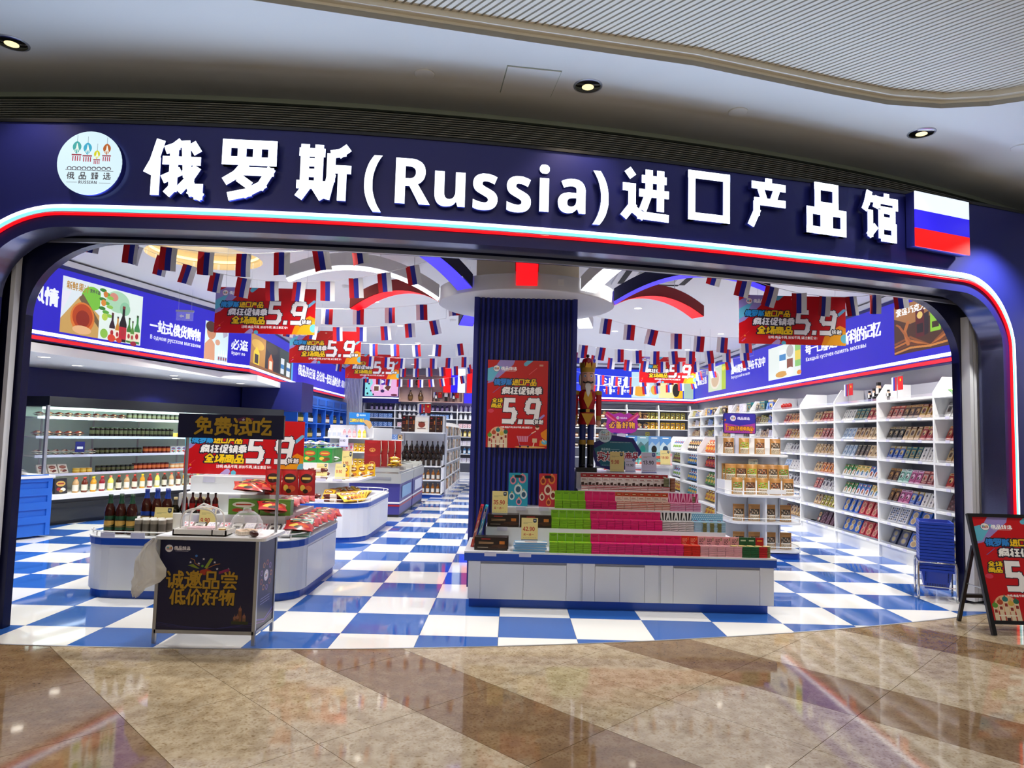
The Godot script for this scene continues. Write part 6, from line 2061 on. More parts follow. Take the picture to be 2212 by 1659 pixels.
# ------------------------------------------------------------------ tasting cart
func sampling_cart():
	var t := thing("tasting_cart", V(-2.2, 0, -5.42), "folding navy tasting stand with gold lettering and a header board", "tasting stand")
	var x0 := -0.385
	var x1 := 0.345
	var zf := 0.19
	var zb := -0.2
	for x in [x0, x1]:
		for z in [zf, zb]:
			put(bx(V(x - 0.012, 0.0, z - 0.012), V(x + 0.012, 0.76, z + 0.012)), "leg", t, M.alu)
	put(bx(V(x0, 0.075, zf - 0.01), V(x1, 0.1, zf + 0.012)), "bottom_rail", t, M.alu)
	put(bx(V(x1 - 0.01, 0.075, zb), V(x1 + 0.012, 0.1, zf)), "bottom_rail", t, M.alu)
	put(bx(V(x0 + 0.013, 0.1, zf - 0.005), V(x1 - 0.013, 0.75, zf + 0.006)), "front_panel", t, M.cart_front)
	var sp := MB.new()
	sp.t = Transform3D(Basis(Vector3.UP, PI / 2), V(x1, 0, 0))
	sp.box(V(-zf + 0.013, 0.1, -0.005), V(-zb - 0.013, 0.75, 0.006))
	put(sp.done(), "side_panel", t, M.cart_side)
	put(bx(V(x0 - 0.004, 0.1, zb + 0.013), V(x0 + 0.005, 0.75, zf - 0.013)), "side_panel", t, M.navy_dark)
	# table top with rounded corners
	var pl := PackedVector2Array()
	for c in [[x1 + 0.07, 0.24, 0], [x1 + 0.07, -0.24, 1], [x0 - 0.02, -0.24, 2], [x0 - 0.02, 0.24, 3]]:
		var cxr: float = c[0] - (0.04 if c[2] < 2 else -0.04)
		var cyr: float = c[1] - (0.04 if c[1] > 0 else -0.04)
		for i in 5:
			var a: float = [0.0, PI * 1.5, PI, PI * 0.5][c[2]] + PI / 2 * (1.0 - i / 4.0)
			pl.append(P(cxr, cyr) + Vector2.from_angle(a) * 0.04)
	var b := MB.new()
	b.t = Transform3D(Basis(Vector3.RIGHT, -PI / 2), Vector3.ZERO)
	b.plate(pl, 0.76, 0.782)
	put(b.done(), "table_top", t, M.counter_white)
	for x in [x0 + 0.03, x1 + 0.03]:
		put(MB.new().tube([V(x, 0.782, -0.1), V(x, 1.52, -0.1)], 0.012, 10).done(), "pole", t, M.alu)
	put(bx(V(x0 - 0.045, 1.505, -0.112), V(x1 + 0.06, 1.695, -0.098 + 0.012)), "header_board", t, M.cart_header)
	# food covers and trays on the top
	var tr := thing("serving_tray", t.position + V(-0.1, 0.782, 0.08), "white plastic tray under the clear arched cover", "tray")
	b = MB.new()
	b.box(V(-0.2, 0.0, -0.09), V(0.2, 0.01, 0.1))
	for e in [[-0.2, -0.09, 0.2, -0.08], [-0.2, 0.09, 0.2, 0.1], [-0.2, -0.09, -0.19, 0.1], [0.19, -0.09, 0.2, 0.1], [0.09, -0.09, 0.1, 0.1]]:
		b.box(V(e[0], 0.0, e[1]), V(e[2], 0.045, e[3]))
	put(b.done(), "tray_body", tr, M.white_plastic)
	var cv := thing("food_cover", t.position + V(-0.13, 0.828, 0.06), "clear plastic arched food cover with a white frame on the tray", "food cover")
	b = MB.new()
	var prof := []
	for i in 13:
		var a := PI * i / 12.0
		prof.append(P(-cos(a) * 0.135, pow(sin(a), 0.45) * 0.15))
	for z in [0.07, -0.07]:
		var path := []
		for p in prof: path.append(V(p.x, p.y, z))
		put(MB.new().tube(path, 0.007, 8).done(), "rim", cv, M.white_plastic)
	var pts := []
	for z in [0.07, -0.07]:
		for p in prof: pts.append(V(p.x, p.y, z))
	put(MB.new().sheet(pts, 13, 2).done(), "clear_shell", cv, M.clear_acrylic)
	put(MB.new().tube([V(-0.03, 0.15, 0.07), V(0.0, 0.18, 0.0), V(0.03, 0.15, -0.07)], 0.007, 8).done(), "handle", cv, M.white_plastic)
	var pk := thing("chocolate_pack", t.position + V(-0.13, 0.793, 0.05), "white wafer pack with dark red lettering inside the arched cover", "snack pack")
	put(flat_box("box_pinkish", 0.2, 0.04, 0.1), "carton", pk, M.pack)
	single(can_mesh("dip", 0.026, 0.04, "c89a3a", "e6d8b0", "b8842c"), "dip_cup", M.tinted, t.position + V(0.045, 0.795, 0.12), "small amber dip cup on the tray", "cup")
	var dm := thing("cake_dome", t.position + V(0.2, 0.782, 0.05), "clear round dome cover over tasting bowls", "food cover")
	b = MB.new()
	b.lathe([[0.085, 0.0], [0.12, 0.03], [0.128, 0.06], [0.122, 0.065], [0.115, 0.1], [0.09, 0.145], [0.05, 0.175], [0.03, 0.18], [0.028, 0.2], [0.0, 0.205]], 28, Rect2(0, 0, 1, 1), false)
	put(b.done(), "clear_shell", dm, M.clear_acrylic)
	b = MB.new()
	b.lathe([[0.122, 0.062], [0.134, 0.064], [0.134, 0.07], [0.122, 0.072]], 28, Rect2(0, 0, 1, 1), false)
	put(b.done(), "rim", dm, M.clear_acrylic)
	for i in 9:
		var a := TAU * i / 9
		var c := single(can_mesh("paper_cup", 0.026, 0.03, "e6d8c4", "c8a888", "d8c4a8"), "paper_cup", M.tinted, dm.position + V(cos(a) * 0.055, 0.004, sin(a) * 0.055), "small paper tasting cup under the round dome", "cup", "tasting cups under the dome")
		c.rotation.z = 0.3 * sin(a * 2)
	var sg := single(MB.new().ball(Vector3.ZERO, V(0.024, 0.024, 0.06), 12, 8).done(), "salami_end", M.tinted_meat, t.position + V(0.3, 0.806, 0.16), "short dark salami piece lying by the dome", "sausage")
	sg.rotation.y = 0.8
	# plastic bag tied to the left corner
	var bag := thing("plastic_bag", t.position + V(x0 + 0.0, 0.77, 0.26), "crumpled translucent white plastic bag hanging from the stand corner", "plastic bag")
	b = MB.new()
	# outline of the crumpled bag from the knot down: depth below the knot, left and right edge
	var prof2 := [[0.0, -0.01, 0.012], [0.05, -0.07, 0.012], [0.1, -0.105, 0.02], [0.16, -0.135, 0.045], [0.22, -0.14, 0.1], [0.27, -0.145, 0.095], [0.31, -0.15, 0.05], [0.35, -0.155, -0.04], [0.39, -0.15, -0.07], [0.42, -0.14, -0.095]]
	for sgn in [1.0, -1.0]:
		var grid := []
		for j in range(9, -1, -1):
			for i in 11:
				var u: float = i / 10.0 if sgn > 0 else 1.0 - i / 10.0
				var x: float = lerpf(prof2[j][1], prof2[j][2], u)
				var puff := sin(PI * u) * (0.02 + 0.05 * sin(PI * j / 9.0))
				grid.append(V(x, -prof2[j][0] + 0.008 * sin(u * 11.0 + j), sgn * puff + 0.012 * sin(u * 17.0 + j * 2.3) + 0.008 * sin(u * 31.0 - j * 3.1)))
		b.sheet(grid, 11, 10)
	put(b.done(), "bag_film", bag, M.thin_plastic)

# ------------------------------------------------------------------ islands
func rounded(w: float, d: float, r: float, n := 7) -> PackedVector2Array:     # centred outline in x and -z
	var p := PackedVector2Array()
	for k in 4:
		var cx := (w * 0.5 - r) * (1 if k == 0 or k == 3 else -1)
		var cy := (d * 0.5 - r) * (1 if k < 2 else -1)
		for i in n: p.append(P(cx, cy) + Vector2.from_angle(PI / 2 * (k + float(i) / (n - 1))) * r)
	return p

func slab(pl: PackedVector2Array, y0: float, y1: float) -> ArrayMesh:
	var b := MB.new()
	b.t = Transform3D(Basis(Vector3.RIGHT, -PI / 2), Vector3.ZERO)
	b.plate(pl, y0, y1)
	return b.done()

func island(called: String, c: Vector3, w: float, d: float, r: float, h: float, label: String) -> Node3D:
	var t := thing(called, c, label, "display island")
	put(slab(rounded(w - 0.06, d - 0.06, r - 0.03), 0.0, 0.075), "plinth", t, M.counter_blue)
	put(slab(rounded(w - 0.02, d - 0.02, r - 0.01), 0.075, h - 0.075), "body", t, M.counter_white)
	put(slab(rounded(w, d, r), h - 0.075, h - 0.012), "blue_edge", t, M.counter_blue)
	put(slab(rounded(w + 0.006, d + 0.006, r), h - 0.012, h - 0.002), "top_board", t, M.counter_white)
	# door joints on the straight sides: thin proud panels
	var n := int(w / 0.62)
	for i in n:
		var a := -w * 0.5 + r + i * (w - 2 * r) / n
		put(bx(V(a + 0.002, 0.085, d * 0.5 - 0.012), V(a + (w - 2 * r) / n - 0.002, h - 0.1, d * 0.5 - 0.003)), "door_panel", t, M.counter_white)
	for i in 2:
		var a := -d * 0.5 + r + i * (d - 2 * r) / 2
		put(bx(V(w * 0.5 - 0.012, 0.085, a + 0.002), V(w * 0.5 - 0.003, h - 0.1, a + (d - 2 * r) / 2 - 0.002)), "door_panel", t, M.counter_white)
	# low white guard rail on short posts
	var path := []
	for p in rounded(w - 0.02, d - 0.02, r): path.append(V(p.x, h + 0.045, -p.y))
	put(MB.new().tube(path, 0.006, 6, true).done(), "guard_rail", t, M.white_plastic)
	for i in range(0, path.size(), 3):
		var q: Vector3 = path[i]
		put(bx(V(q.x - 0.005, h, q.z - 0.005), V(q.x + 0.005, h + 0.045, q.z + 0.005)), "rail_post", t, M.white_plastic)
	return t

func island_sweets():
	var c := V(-2.96, 0, -7.35)
	var w := 2.06
	var d := 1.72
	var t := island("sweets_island", c, w, d, 0.32, 0.56, "white island with blue bands carrying bottles and red sweet bags")
	# stepped middle block
	put(bx(V(-0.42, 0.56, -0.5), V(0.78, 0.74, 0.5)), "step", t, M.counter_white)
	put(bx(V(-0.36, 0.74, -0.4), V(0.6, 0.92, 0.3)), "step", t, M.counter_white)
	put(bx(V(-0.34, 0.92, -0.3), V(0.46, 1.08, 0.1)), "step", t, M.counter_white)
	# sale sign on the top step
	var s := thing("sale_sign", c + V(0.12, 1.08, -0.1), "red sale sign with white 5.9 standing on the sweets island", "sale sign")
	put(bx(V(-0.635, 0.012, -0.006), V(0.635, 0.59, 0.0)), "board", s, M.sale_wide)
	put(bx(V(-0.635, 0.0, -0.04), V(0.635, 0.012, 0.03)), "foot", s, M.clear_acrylic)
	# beer bottles: green labels in front, blue labels behind
	for k in [["green", 5, "3a1a12", "1d4a34", "143a26", -3.79, -6.68, 0.562, 0.365, 0.046], ["blue", 5, "3c1a12", "1a3c9a", "16308a", -3.62, -6.98, 0.56, 0.4, 0.05]]:
		for i in k[1]:
			var px: float = k[5] + 0.105 * (i % 3) + (0.05 if i > 2 else 0.0) + (0.02 if k[0] == "blue" else 0.0)
			var pz: float = k[6] - (0.1 if i > 2 else 0.0)
			var p := thing("beer_bottle", V(px, k[7], pz), "brown beer bottle with a %s label at the left front of the island" % k[0], "bottle", "%s label beer bottles" % k[0])
			var h: float = k[8]; var r: float = k[9]
			bottle_parts(p, r, h, k[2], k[3], k[4], "label_%s" % k[0])
	# grey cans beside them
	for i in 8:
		single(can_mesh("grey_can", 0.034, 0.155, "8c8478", "c8c8c4", "5c564c"), "drink_can", M.tinted, V(-3.48 + 0.074 * (i % 4) + 0.02 * (i / 4), 0.56, -6.62 - 0.085 * (i / 4)), "grey drink can in the block beside the beer bottles", "can", "grey drink cans")
	# dark vodka bottles and small sauce bottles behind
	for i in 8:
		var p := thing("dark_bottle", V(-3.3 + 0.1 * (i % 5) + 0.03 * (i / 5), 0.56 if i < 5 else 0.56, -6.95 - 0.11 * (i / 5)), "black bottle with a pale cap band behind the price cards", "bottle", "black bottles on the sweets island")
		bottle_parts(p, 0.044, 0.33, "140e0c", "3a322c", "c8b88a", "label_black")
	for i in 5:
		single(bottle_mesh("sauce", 0.028, 0.2, "3a1210", "8a1c1c", "1a1414"), "sauce_bottle", M.tinted_gloss, V(-3.2 + 0.075 * i, 0.742, -6.93), "small dark red sauce bottle on the first step", "bottle", "small sauce bottles")
	# cookie boxes
	for i in 2:
		single(pack_box("cookie_green", 0.3, 0.15, 0.1), "cookie_box", M.pack, V(-2.6 + 0.31 * i, 0.742, -6.93), ["green and white cookie box left on the first step", "green and white cookie box right on the first step"][i], "cookie box")
	# red upright bags
	for i in 3:
		single(pouch("bag_red", 0.17, 0.26, 0.09), "sweet_bag", M.pack_shiny, V(-2.4 + 0.17 * i, 0.922, -7.12), "upright red sweet bag on the second step by the pole", "sweet bag", "upright red sweet bags")
	# red bags lying in rows down the right side
	var n := 0
	for row in [[0.9, 0.56, -6.95, 0.17, 8], [0.62, 0.74, -6.95, 0.15, 8], [0.42, 0.92, -7.0, 0.15, 6]]:
		for i in row[4]:
			var o := single(pillow("bag_red", 0.27, 0.2, 0.075), "sweet_bag", M.pack_shiny, c + V(row[0] + rng.randf_range(-0.03, 0.03), row[1] + 0.005, row[2] - c.z + 0.12 - i * row[3]), "red sweet bag lying %s" % ["along the right edge of the island", "on the first step, right side", "on the second step, right side"][n], "sweet bag", "red sweet bags lying on the island", 0.3 + rng.randf_range(-0.2, 0.2))
			o.rotation.x = 0.32
			o.rotation.z = -0.1
			o.position.y += 0.05
		n += 1
	# flat white packs and leaflets along the front edge
	for i in 9:
		var o := single(pack_box(["box_pinkish", "bar_white", "box_white"][i % 3], 0.1, 0.16, 0.025), "flat_pack", M.pack, V(-3.08 + 0.12 * i, 0.585, -6.66), "flat pale pack leaning along the front edge of the sweets island", "snack pack", "pale packs at the front edge")
		o.rotation.x = -1.05
	for i in 2:
		var o := single(pack_box("bar_mint", 0.13, 0.2, 0.03), "green_bar", M.pack, V(-2.08 + 0.1 * i, 0.562, -6.78), ["white and olive chocolate pack left of the red bags", "white and olive chocolate pack next to the red bags"][i], "chocolate pack")
		o.rotation.x = -0.8
	# ornaments: red and amber eggs
	for i in 7:
		single(MB.new().ball(V(0, 0.036, 0), V(0.034, 0.036, 0.034), 12, 8).done(), "matryoshka_egg", M.tinted_red, c + V(0.05 + 0.075 * i, 0.56, 0.56 + 0.05 * sin(i * 2.0)), "round red lacquered ornament at the foot of the steps", "ornament", "red ornaments")
	card("card_26.80_yellow", V(-3.32, 0.56, -6.74), "yellow price card reading 26.80 before the blue label beer", 0.175, 0.25)
	card("card_9.90_yellow", V(-2.92, 0.56, -6.8), "yellow price card behind the arched food cover", 0.16, 0.25)
	for k in [[-0.05, 0.7, 0.502], [0.45, 0.7, 0.502], [0.2, 0.88, 0.302], [-0.15, 1.05, 0.102], [0.25, 1.05, 0.102]]:
		single(bx(V(-0.06, -0.03, 0), V(0.06, 0.03, 0.004)), "price_tag", M.shop_tag, c + V(k[0], k[1], k[2]), "lilac price tag on the white steps of the sweets island", "price tag", "tags on the sweets island")
	for k in [[-0.72, 0.875], [-0.45, 0.865]]:
		single(bx(V(-0.065, -0.025, 0), V(0.065, 0.025, 0.004)), "price_tag", M.shop_tag, c + V(k[0], 0.575, k[1]), "lilac price tag on the rail before the beer bottles", "price tag", "tags before the beer")

func bottle_parts(p: Node3D, r: float, h: float, glass: String, lab: String, cap: String, cell: String):
	var key := "bp|%s|%s|%.3f" % [glass, cap, r]
	if not meshes.has(key):
		var b := MB.new()
		var g := lin(glass)
		b.lathe([[r * 0.86, 0.0, g], [r, h * 0.03, g], [r, h * 0.55, g], [r * 0.86, h * 0.66, g], [r * 0.5, h * 0.78, g], [r * 0.36, h * 0.86, g], [r * 0.36, h * 0.95, g]], 16)
		meshes[key] = b.done()
		b = MB.new()
		front_uv(b, cell)
		b.lathe([[r * 1.015, h * 0.1], [r * 1.015, h * 0.46]], 16, b.ur, false)
		meshes[key + "l"] = b.done()
		b = MB.new()
		b.c = lin(lab)
		b.lathe([[r * 0.56, h * 0.775], [r * 0.385, h * 0.86], [r * 0.385, h * 0.93]], 16, Rect2(0, 0, 1, 1), false)
		meshes[key + "n"] = b.done()
		b = MB.new()
		b.c = lin(cap)
		b.lathe([[r * 0.42, h * 0.93], [r * 0.42, h], [0, h]], 16)
		meshes[key + "c"] = b.done()
	put(meshes[key], "glass_body", p, M.tinted_gloss)
	put(meshes[key + "l"], "label", p, M.pack)
	put(meshes[key + "n"], "neck_foil", p, M.tinted)
	put(meshes[key + "c"], "cap", p, M.tinted)

func island_sausage():
	var c := V(-3.2, 0, -11.05)
	var w := 2.34
	var d := 2.3
	var t := island("sausage_island", c, w, d, 0.42, 0.56, "white island with blue bands carrying sausages and yellow bags")
	put(bx(V(-0.9, 0.56, -0.75), V(0.5, 0.82, 0.62)), "step", t, M.counter_white)
	put(slab(rounded(1.95, 1.7, 0.3), 0.82, 0.85), "shelf_board", t, M.counter_white)
	put(bx(V(-0.86, 0.85, -0.6), V(0.42, 1.08, 0.36)), "step", t, M.counter_white)
	var path := []
	for p in rounded(1.93, 1.68, 0.3): path.append(V(p.x, 0.9, -p.y))
	put(MB.new().tube(path, 0.006, 6, true).done(), "guard_rail", t, M.white_plastic)
	# sausages
	var sm := MB.new()
	sm.c = lin("5a1f18")
	sm.t = Transform3D(Basis(Vector3.BACK, PI / 2), Vector3.ZERO)
	sm.lathe([[0.004, -0.15], [0.026, -0.135], [0.03, -0.05, lin("5a1f18")], [0.0305, -0.049, lin("d8c8b8")], [0.0305, 0.049, lin("d8c8b8")], [0.03, 0.05, lin("5a1f18")], [0.026, 0.135], [0.004, 0.15]], 10)
	var sausage := sm.done()
	for i in 4:
		for j in 3:
			single(sausage, "sausage", M.tinted_gloss, c + V(-0.72 + i * 0.36 + (0.02 if j == 1 else 0.0), 0.85 + 0.032 + j * 0.055, 0.7 - 0.03 * (j % 2)), "dark smoked sausage with a pale label, stacked on the upper shelf", "sausage", "sausages on the upper shelf")
	for i in 4:
		for j in 2:
			single(sausage, "sausage", M.tinted_gloss, c + V(-0.3 + i * 0.33, 0.56 + 0.032 + j * 0.055, 1.02), "dark smoked sausage with a pale label along the lower front edge", "sausage", "sausages along the front edge")
	# egg cartons on top, orange then green
	for i in 6:
		single(pack_box("eggs_orange" if i < 4 else "eggs_green", 0.225, 0.22, 0.16), "treat_carton", M.pack, c + V(-0.78 + i * 0.226, 1.08, 0.24), ["orange treat carton with round windows on the top step" if i < 4 else "green treat carton beside the orange ones"][0], "treat carton", "orange treat cartons" if i < 4 else "green treat cartons")
	for i in 3:
		single(pack_box("eggs_green", 0.225, 0.22, 0.16), "treat_carton", M.pack, c + V(0.34, 1.08, 0.02 - i * 0.165), "green treat carton in the row going back", "treat carton", "green treat cartons going back")
	for i in 4:
		single(pillow("bag_white", 0.24, 0.2, 0.1), "white_pack", M.pack, c + V(-0.1 + i * 0.16, 1.3 if i < 3 else 1.08, 0.1), "crumpled white pack lying on the treat cartons", "snack pack", "white packs on the treat cartons", 0.3 * i)
	# yellow bags round the front right corner
	for i in 7:
		var a := -0.1 + i * 0.26
		var o := single(pillow("bag_yellow", 0.17, 0.24, 0.07), "yellow_bag", M.pack_shiny, c + V(0.86 + 0.18 * sin(minf(a, 1.5)) , 0.6, 1.02 - 0.3 * a), "yellow sausage bag at the rounded corner of the island", "snack bag", "yellow bags on the sausage island", 0.9 - 0.2 * i)
		o.rotation.x = 0.5
	for i in 5:
		var o := single(pillow("bag_orange" if i % 2 else "bag_yellow", 0.17, 0.24, 0.09), "yellow_bag", M.pack_shiny, c + V(0.58 + 0.05 * i, 0.6, 0.85 - 0.2 * i), "yellow bag heaped behind the rounded corner", "snack bag", "yellow bags heaped behind", 0.4 * i)
		o.rotation.x = 0.6
	for i in 4:
		single(pouch("bag_yellow", 0.15, 0.2, 0.08), "yellow_bag", M.pack_shiny, c + V(0.66 + 0.09 * i, 0.85, 0.3 - 0.22 * i), "upright yellow bag on the upper shelf end", "snack bag", "upright yellow bags")
	card("card_29.90_yellow", c + V(-0.4, 0.85, 0.5), "yellow price card reading 29.90 above the sausages", 0.17, 0.26)
	card("card_9.90_yellow", c + V(0.42, 0.85, 0.72), "yellow price card reading 9.90, left of the pair", 0.16, 0.24)
	card("card_9.90_yellow", c + V(0.68, 0.85, 0.66), "yellow price card reading 9.90, right of the pair", 0.16, 0.24)
	card("card_4.90_yellow", c + V(0.66, 0.85, 0.2), "yellow price card reading 4.90 behind the pair of 9.90 cards", 0.16, 0.42)
	card("card_29.90_lilac", c + V(-0.2, 1.3, 0.18), "lilac price card reading 29.90 on the orange cartons", 0.17, 0.26)
	for i in 2:
		var o := thing("notice_card", c + V(-0.62 + i * 0.2, 1.3, 0.18), ["blue headed notice card on the left of the orange cartons", "blue framed notice card beside the lilac price card"][i], "notice card")
		put(bx(V(-0.085, 0, -0.003), V(0.085, 0.25, 0.0)), "card", o, M.notice)
	for i in 7:
		single(bx(V(-0.07, -0.02, 0), V(0.07, 0.02, 0.004)), "price_tag", M.shop_tag, c + V(-0.75 + 0.24 * i, 0.862, 0.848), "white price tag on the upper shelf rail of the sausage island", "price tag", "tags on the sausage shelf")
	for i in 4:
		single(bx(V(-0.07, -0.02, 0), V(0.07, 0.02, 0.004)), "price_tag", M.shop_tag, c + V(-0.2 + 0.24 * i, 0.585, 1.16), "white price tag on the lower rail of the sausage island", "price tag", "tags on the lower sausage rail")
# ------------------------------------------------------------------ fittings of the shop
func frame_at(a: Vector2, b: Vector2) -> Transform3D:          # x along a -> b, z out of the face
	var d := b - a
	return Transform3D(Basis(Vector3.UP, -atan2(d.y, d.x)), V(a.x, 0, a.y))

func goods(f: Transform3D, at: Vector3, mesh: Mesh, m: Material, called: String, label: String, cat: String, group: String, lean := 0.0, turn := 0.0) -> MeshInstance3D:
	var o := single(mesh, called, m, Vector3.ZERO, label, cat, group)
	o.transform = f * Transform3D(Basis(Vector3.UP, turn) * Basis(Vector3.RIGHT, lean), at + V(0, 0.002, 0))
	return o

func shelving(called: String, label: String, f: Transform3D, l: float, bays: int, levels: Array, depth: float, top: float, back: Material, uprights := true) -> Node3D:
	var t := thing(called, f.origin, label, "shelf unit", "", f.basis.get_euler().y)
	put(bx(V(0, 0, -depth), V(l, levels[0], -0.03)), "plinth", t, M.shelf_white)
	put(bx(V(0, levels[0], -depth), V(l, top, -depth + 0.02)), "back_panel", t, back)
	for y in levels:
		put(bx(V(0, y - 0.028, -depth + 0.02), V(l, y, 0.0)), "shelf_board", t, M.shelf_white)
	if uprights:
		for i in bays + 1:
			var x := l * i / bays
			var pl := PackedVector2Array([P(0.004, 0), P(0.004, top - 0.2), P(-0.12, top), P(-depth, top), P(-depth, 0)])
			var b := MB.new()
			b.t = Transform3D(Basis(Vector3.UP, -PI / 2), V(x, 0, 0))
			b.plate(pl, -0.014, 0.014)
			put(b.done(), "upright", t, M.shelf_white)
	return t

const LEVELS := [0.2, 0.5, 0.78, 1.06, 1.37, 1.64, 1.93, 2.2]

func right_shelf():
	var f := frame_at(P(5.25, -20.6), P(5.25, -7.3))
	var l := 13.3
	var bays := 10
	var t := shelving("chocolate_shelf", "long white shelf unit along the right wall full of chocolate", f, l, bays, LEVELS, 0.5, 2.44, M.shelf_grey)
	for y in LEVELS:
		put(bx(V(0.02, y, -0.012), V(l - 0.02, y + 0.035, -0.008)), "clear_lip", t, M.clear_acrylic)
	# near bays, from the entrance inwards; rows from the top shelf down
	var fill_in := [
		[[], ["bar_black", "bar_white"], ["bar_crimson", "bar_red"], ["bar_crimson", "bar_tan"], ["bar_gold", "bar_red"], ["plastic_dark"], ["silver_navy"], ["silver_navy"]],
		[[], ["bar_gold", "bar_brown", "bar_crimson"], ["bar_red", "bar_tan", "bar_black"], ["dia_white", "bar_teal", "bar_blue"], ["bar_crimson", "bar_pink", "bar_mint", "bar_brown"], ["dia_white", "bar_blue", "bar_pink", "bar_brown"], ["medal_blue", "frame_prints"], ["medal_blue", "silver_navy"]],
		[[], ["bar_red", "bar_teal", "dia_white"], ["dia_tan", "bar_tan", "dia_blue"], ["dia_tan", "dia_dark", "dia_blue"], ["winter_blue", "winter_gold", "winter_green"], ["winter_gold", "winter_blue", "winter_green"], ["medal_red", "medal_blue"], ["medal_red", "medal_blue"]],
		[[], ["bar_red", "bar_tan"], ["bar_crimson", "bar_gold"], ["bar_tan", "dia_tan"], ["bar_orange", "bar_tan"], ["bar_white", "bar_crimson"], ["bag_olive", "bar_tan"], ["plastic_dark", "bag_black"]],
		[[], ["bar_orange", "bar_red"], ["bar_gold", "bar_red"], ["bar_white", "dia_white"], ["dia_white", "dia_blue"], ["bar_white", "dia_white"], ["bag_white", "bar_tan"], ["bar_tan", "plastic_dark"]],
	]
	var nth := ["bay nearest the entrance", "second bay from entrance", "third bay from entrance", "fourth bay from entrance", "fifth bay from entrance"]
	var tier := ["top shelf", "second shelf", "third shelf", "fourth shelf", "fifth shelf", "sixth shelf", "seventh shelf", "bottom shelf"]
	for bi in fill_in.size():
		var x1 := l - 1.33 * bi - 0.05
		for r in 8:
			var cells: Array = fill_in[bi][r]
			if cells.is_empty(): continue
			var y: float = LEVELS[7 - r]
			var large: bool = cells[0] in ["plastic_dark", "silver_navy", "medal_blue", "medal_red"] and r > 4
			var n := 5 if large and bi < 2 else (7 if large else 9)
			var w := 1.2 / n
			var hh := 0.22 if large else 0.19
			for i in n:
				var cell: String = cells[mini(int(float(i) * cells.size() / n), cells.size() - 1)]
				if i < n - 2 or bi < 3:
					goods(f, V(x1 - 0.03 - w * (i + 0.5), y + 0.008, -0.1), pack_box(cell, w * 0.86, hh, 0.022), M.pack, "chocolate_box" if large else "chocolate_bar", "%s %s on the right wall, %s, %s" % [cell.get_slice("_", 1), "chocolate box" if large else "chocolate bar", tier[r], nth[bi]], "chocolate box" if large else "chocolate bar", "chocolate on the %s, %s" % [tier[r], nth[bi]], -0.42, rng.randf_range(-0.1, 0.1))
			for i in 3:
				goods(f, V(x1 - 0.25 - 0.38 * i, y - 0.012, 0.002), bx(V(-0.04, -0.018, 0), V(0.04, 0.018, 0.003)), M.shop_tag, "price_tag", "small price tag on the right wall, %s, %s" % [tier[r], nth[bi]], "price tag", "price tags of the right wall")
	# far bays: packs too small to tell apart
	var far := MB.new()
	var pool := ["bar_black", "dia_tan", "bar_gold", "bag_yellow", "box_white", "bar_tan", "dia_white", "bar_blue", "bag_olive", "bar_brown", "olive_tin", "box_blue"]
	for bi in range(5, 10):
		for r in 8:
			for i in 8:
				var w := 0.15
				front_uv(far, pool[(bi * 5 + r * 3 + i / 3) % 12])
				far.t = f * Transform3D(Basis(Vector3.RIGHT, -0.2), V(l - 1.33 * bi - 0.1 - w * (i + 0.5), LEVELS[r] + 0.013, -0.14))
				far.box(V(-w * 0.43, 0, -0.04), V(w * 0.43, 0.13 + 0.05 * ((i * 7 + r) % 3) / 2.0, 0.04))
	single(far.done(), "packed_goods", M.pack, Vector3.ZERO, "small packs crowding the far bays of the right wall shelf", "packs").set_meta("kind", "stuff")
	# things on top: paired table flags, figures, dolls, packs
	for k in [[2.35, "second bay"], [3.75, "third bay"]]:
		flag_pair(f * V(l - k[0], 2.203, -0.12), f.basis.get_euler().y, "pair of small table flags on top of the right shelf, %s from the entrance" % k[1], 0.32)
	for i in 5:
		var h: float = [0.16, 0.19, 0.27, 0.2, 0.15][i]
		small_soldier(f * V(l - 3.1 + i * 0.13, 2.203, -0.12), f.basis.get_euler().y, h, "small black and white nutcracker figure on top of the right shelf", "toy soldiers on the right shelf")
	for i in 3:
		goods(f, V(l - 6.35 + i * 0.15, 2.2, -0.1), MB.new().ball(V(0, 0.06, 0), V(0.05, 0.06, 0.05), 10, 6).done(), M.tinted_red, "nesting_doll", "red nesting doll on top of the right shelf beside the praise board", "doll", "nesting dolls")
	for i in 5:
		goods(f, V(l - 0.25 - i * 0.2, 2.2, -0.12), pillow("bag_white" if i < 2 else "bag_green", 0.16, 0.22, 0.06), M.pack, "herb_pack", "white and green pack lying on top of the nearest bay", "snack pack", "packs on top of the nearest bay", 0.3, 0.3 * i)
	for bi in range(5, 9):
		for i in 2:
			goods(f, V(l - 1.33 * bi - 0.3 - 0.5 * i, 2.2, -0.16), pack_box(["bar_black", "bar_blue", "bar_teal", "box_white"][(bi + i) % 4], 0.3, 0.22, 0.16), M.pack, "gift_carton", "dark gift carton on top of the far right shelf", "gift carton", "gift cartons on the far right shelf")

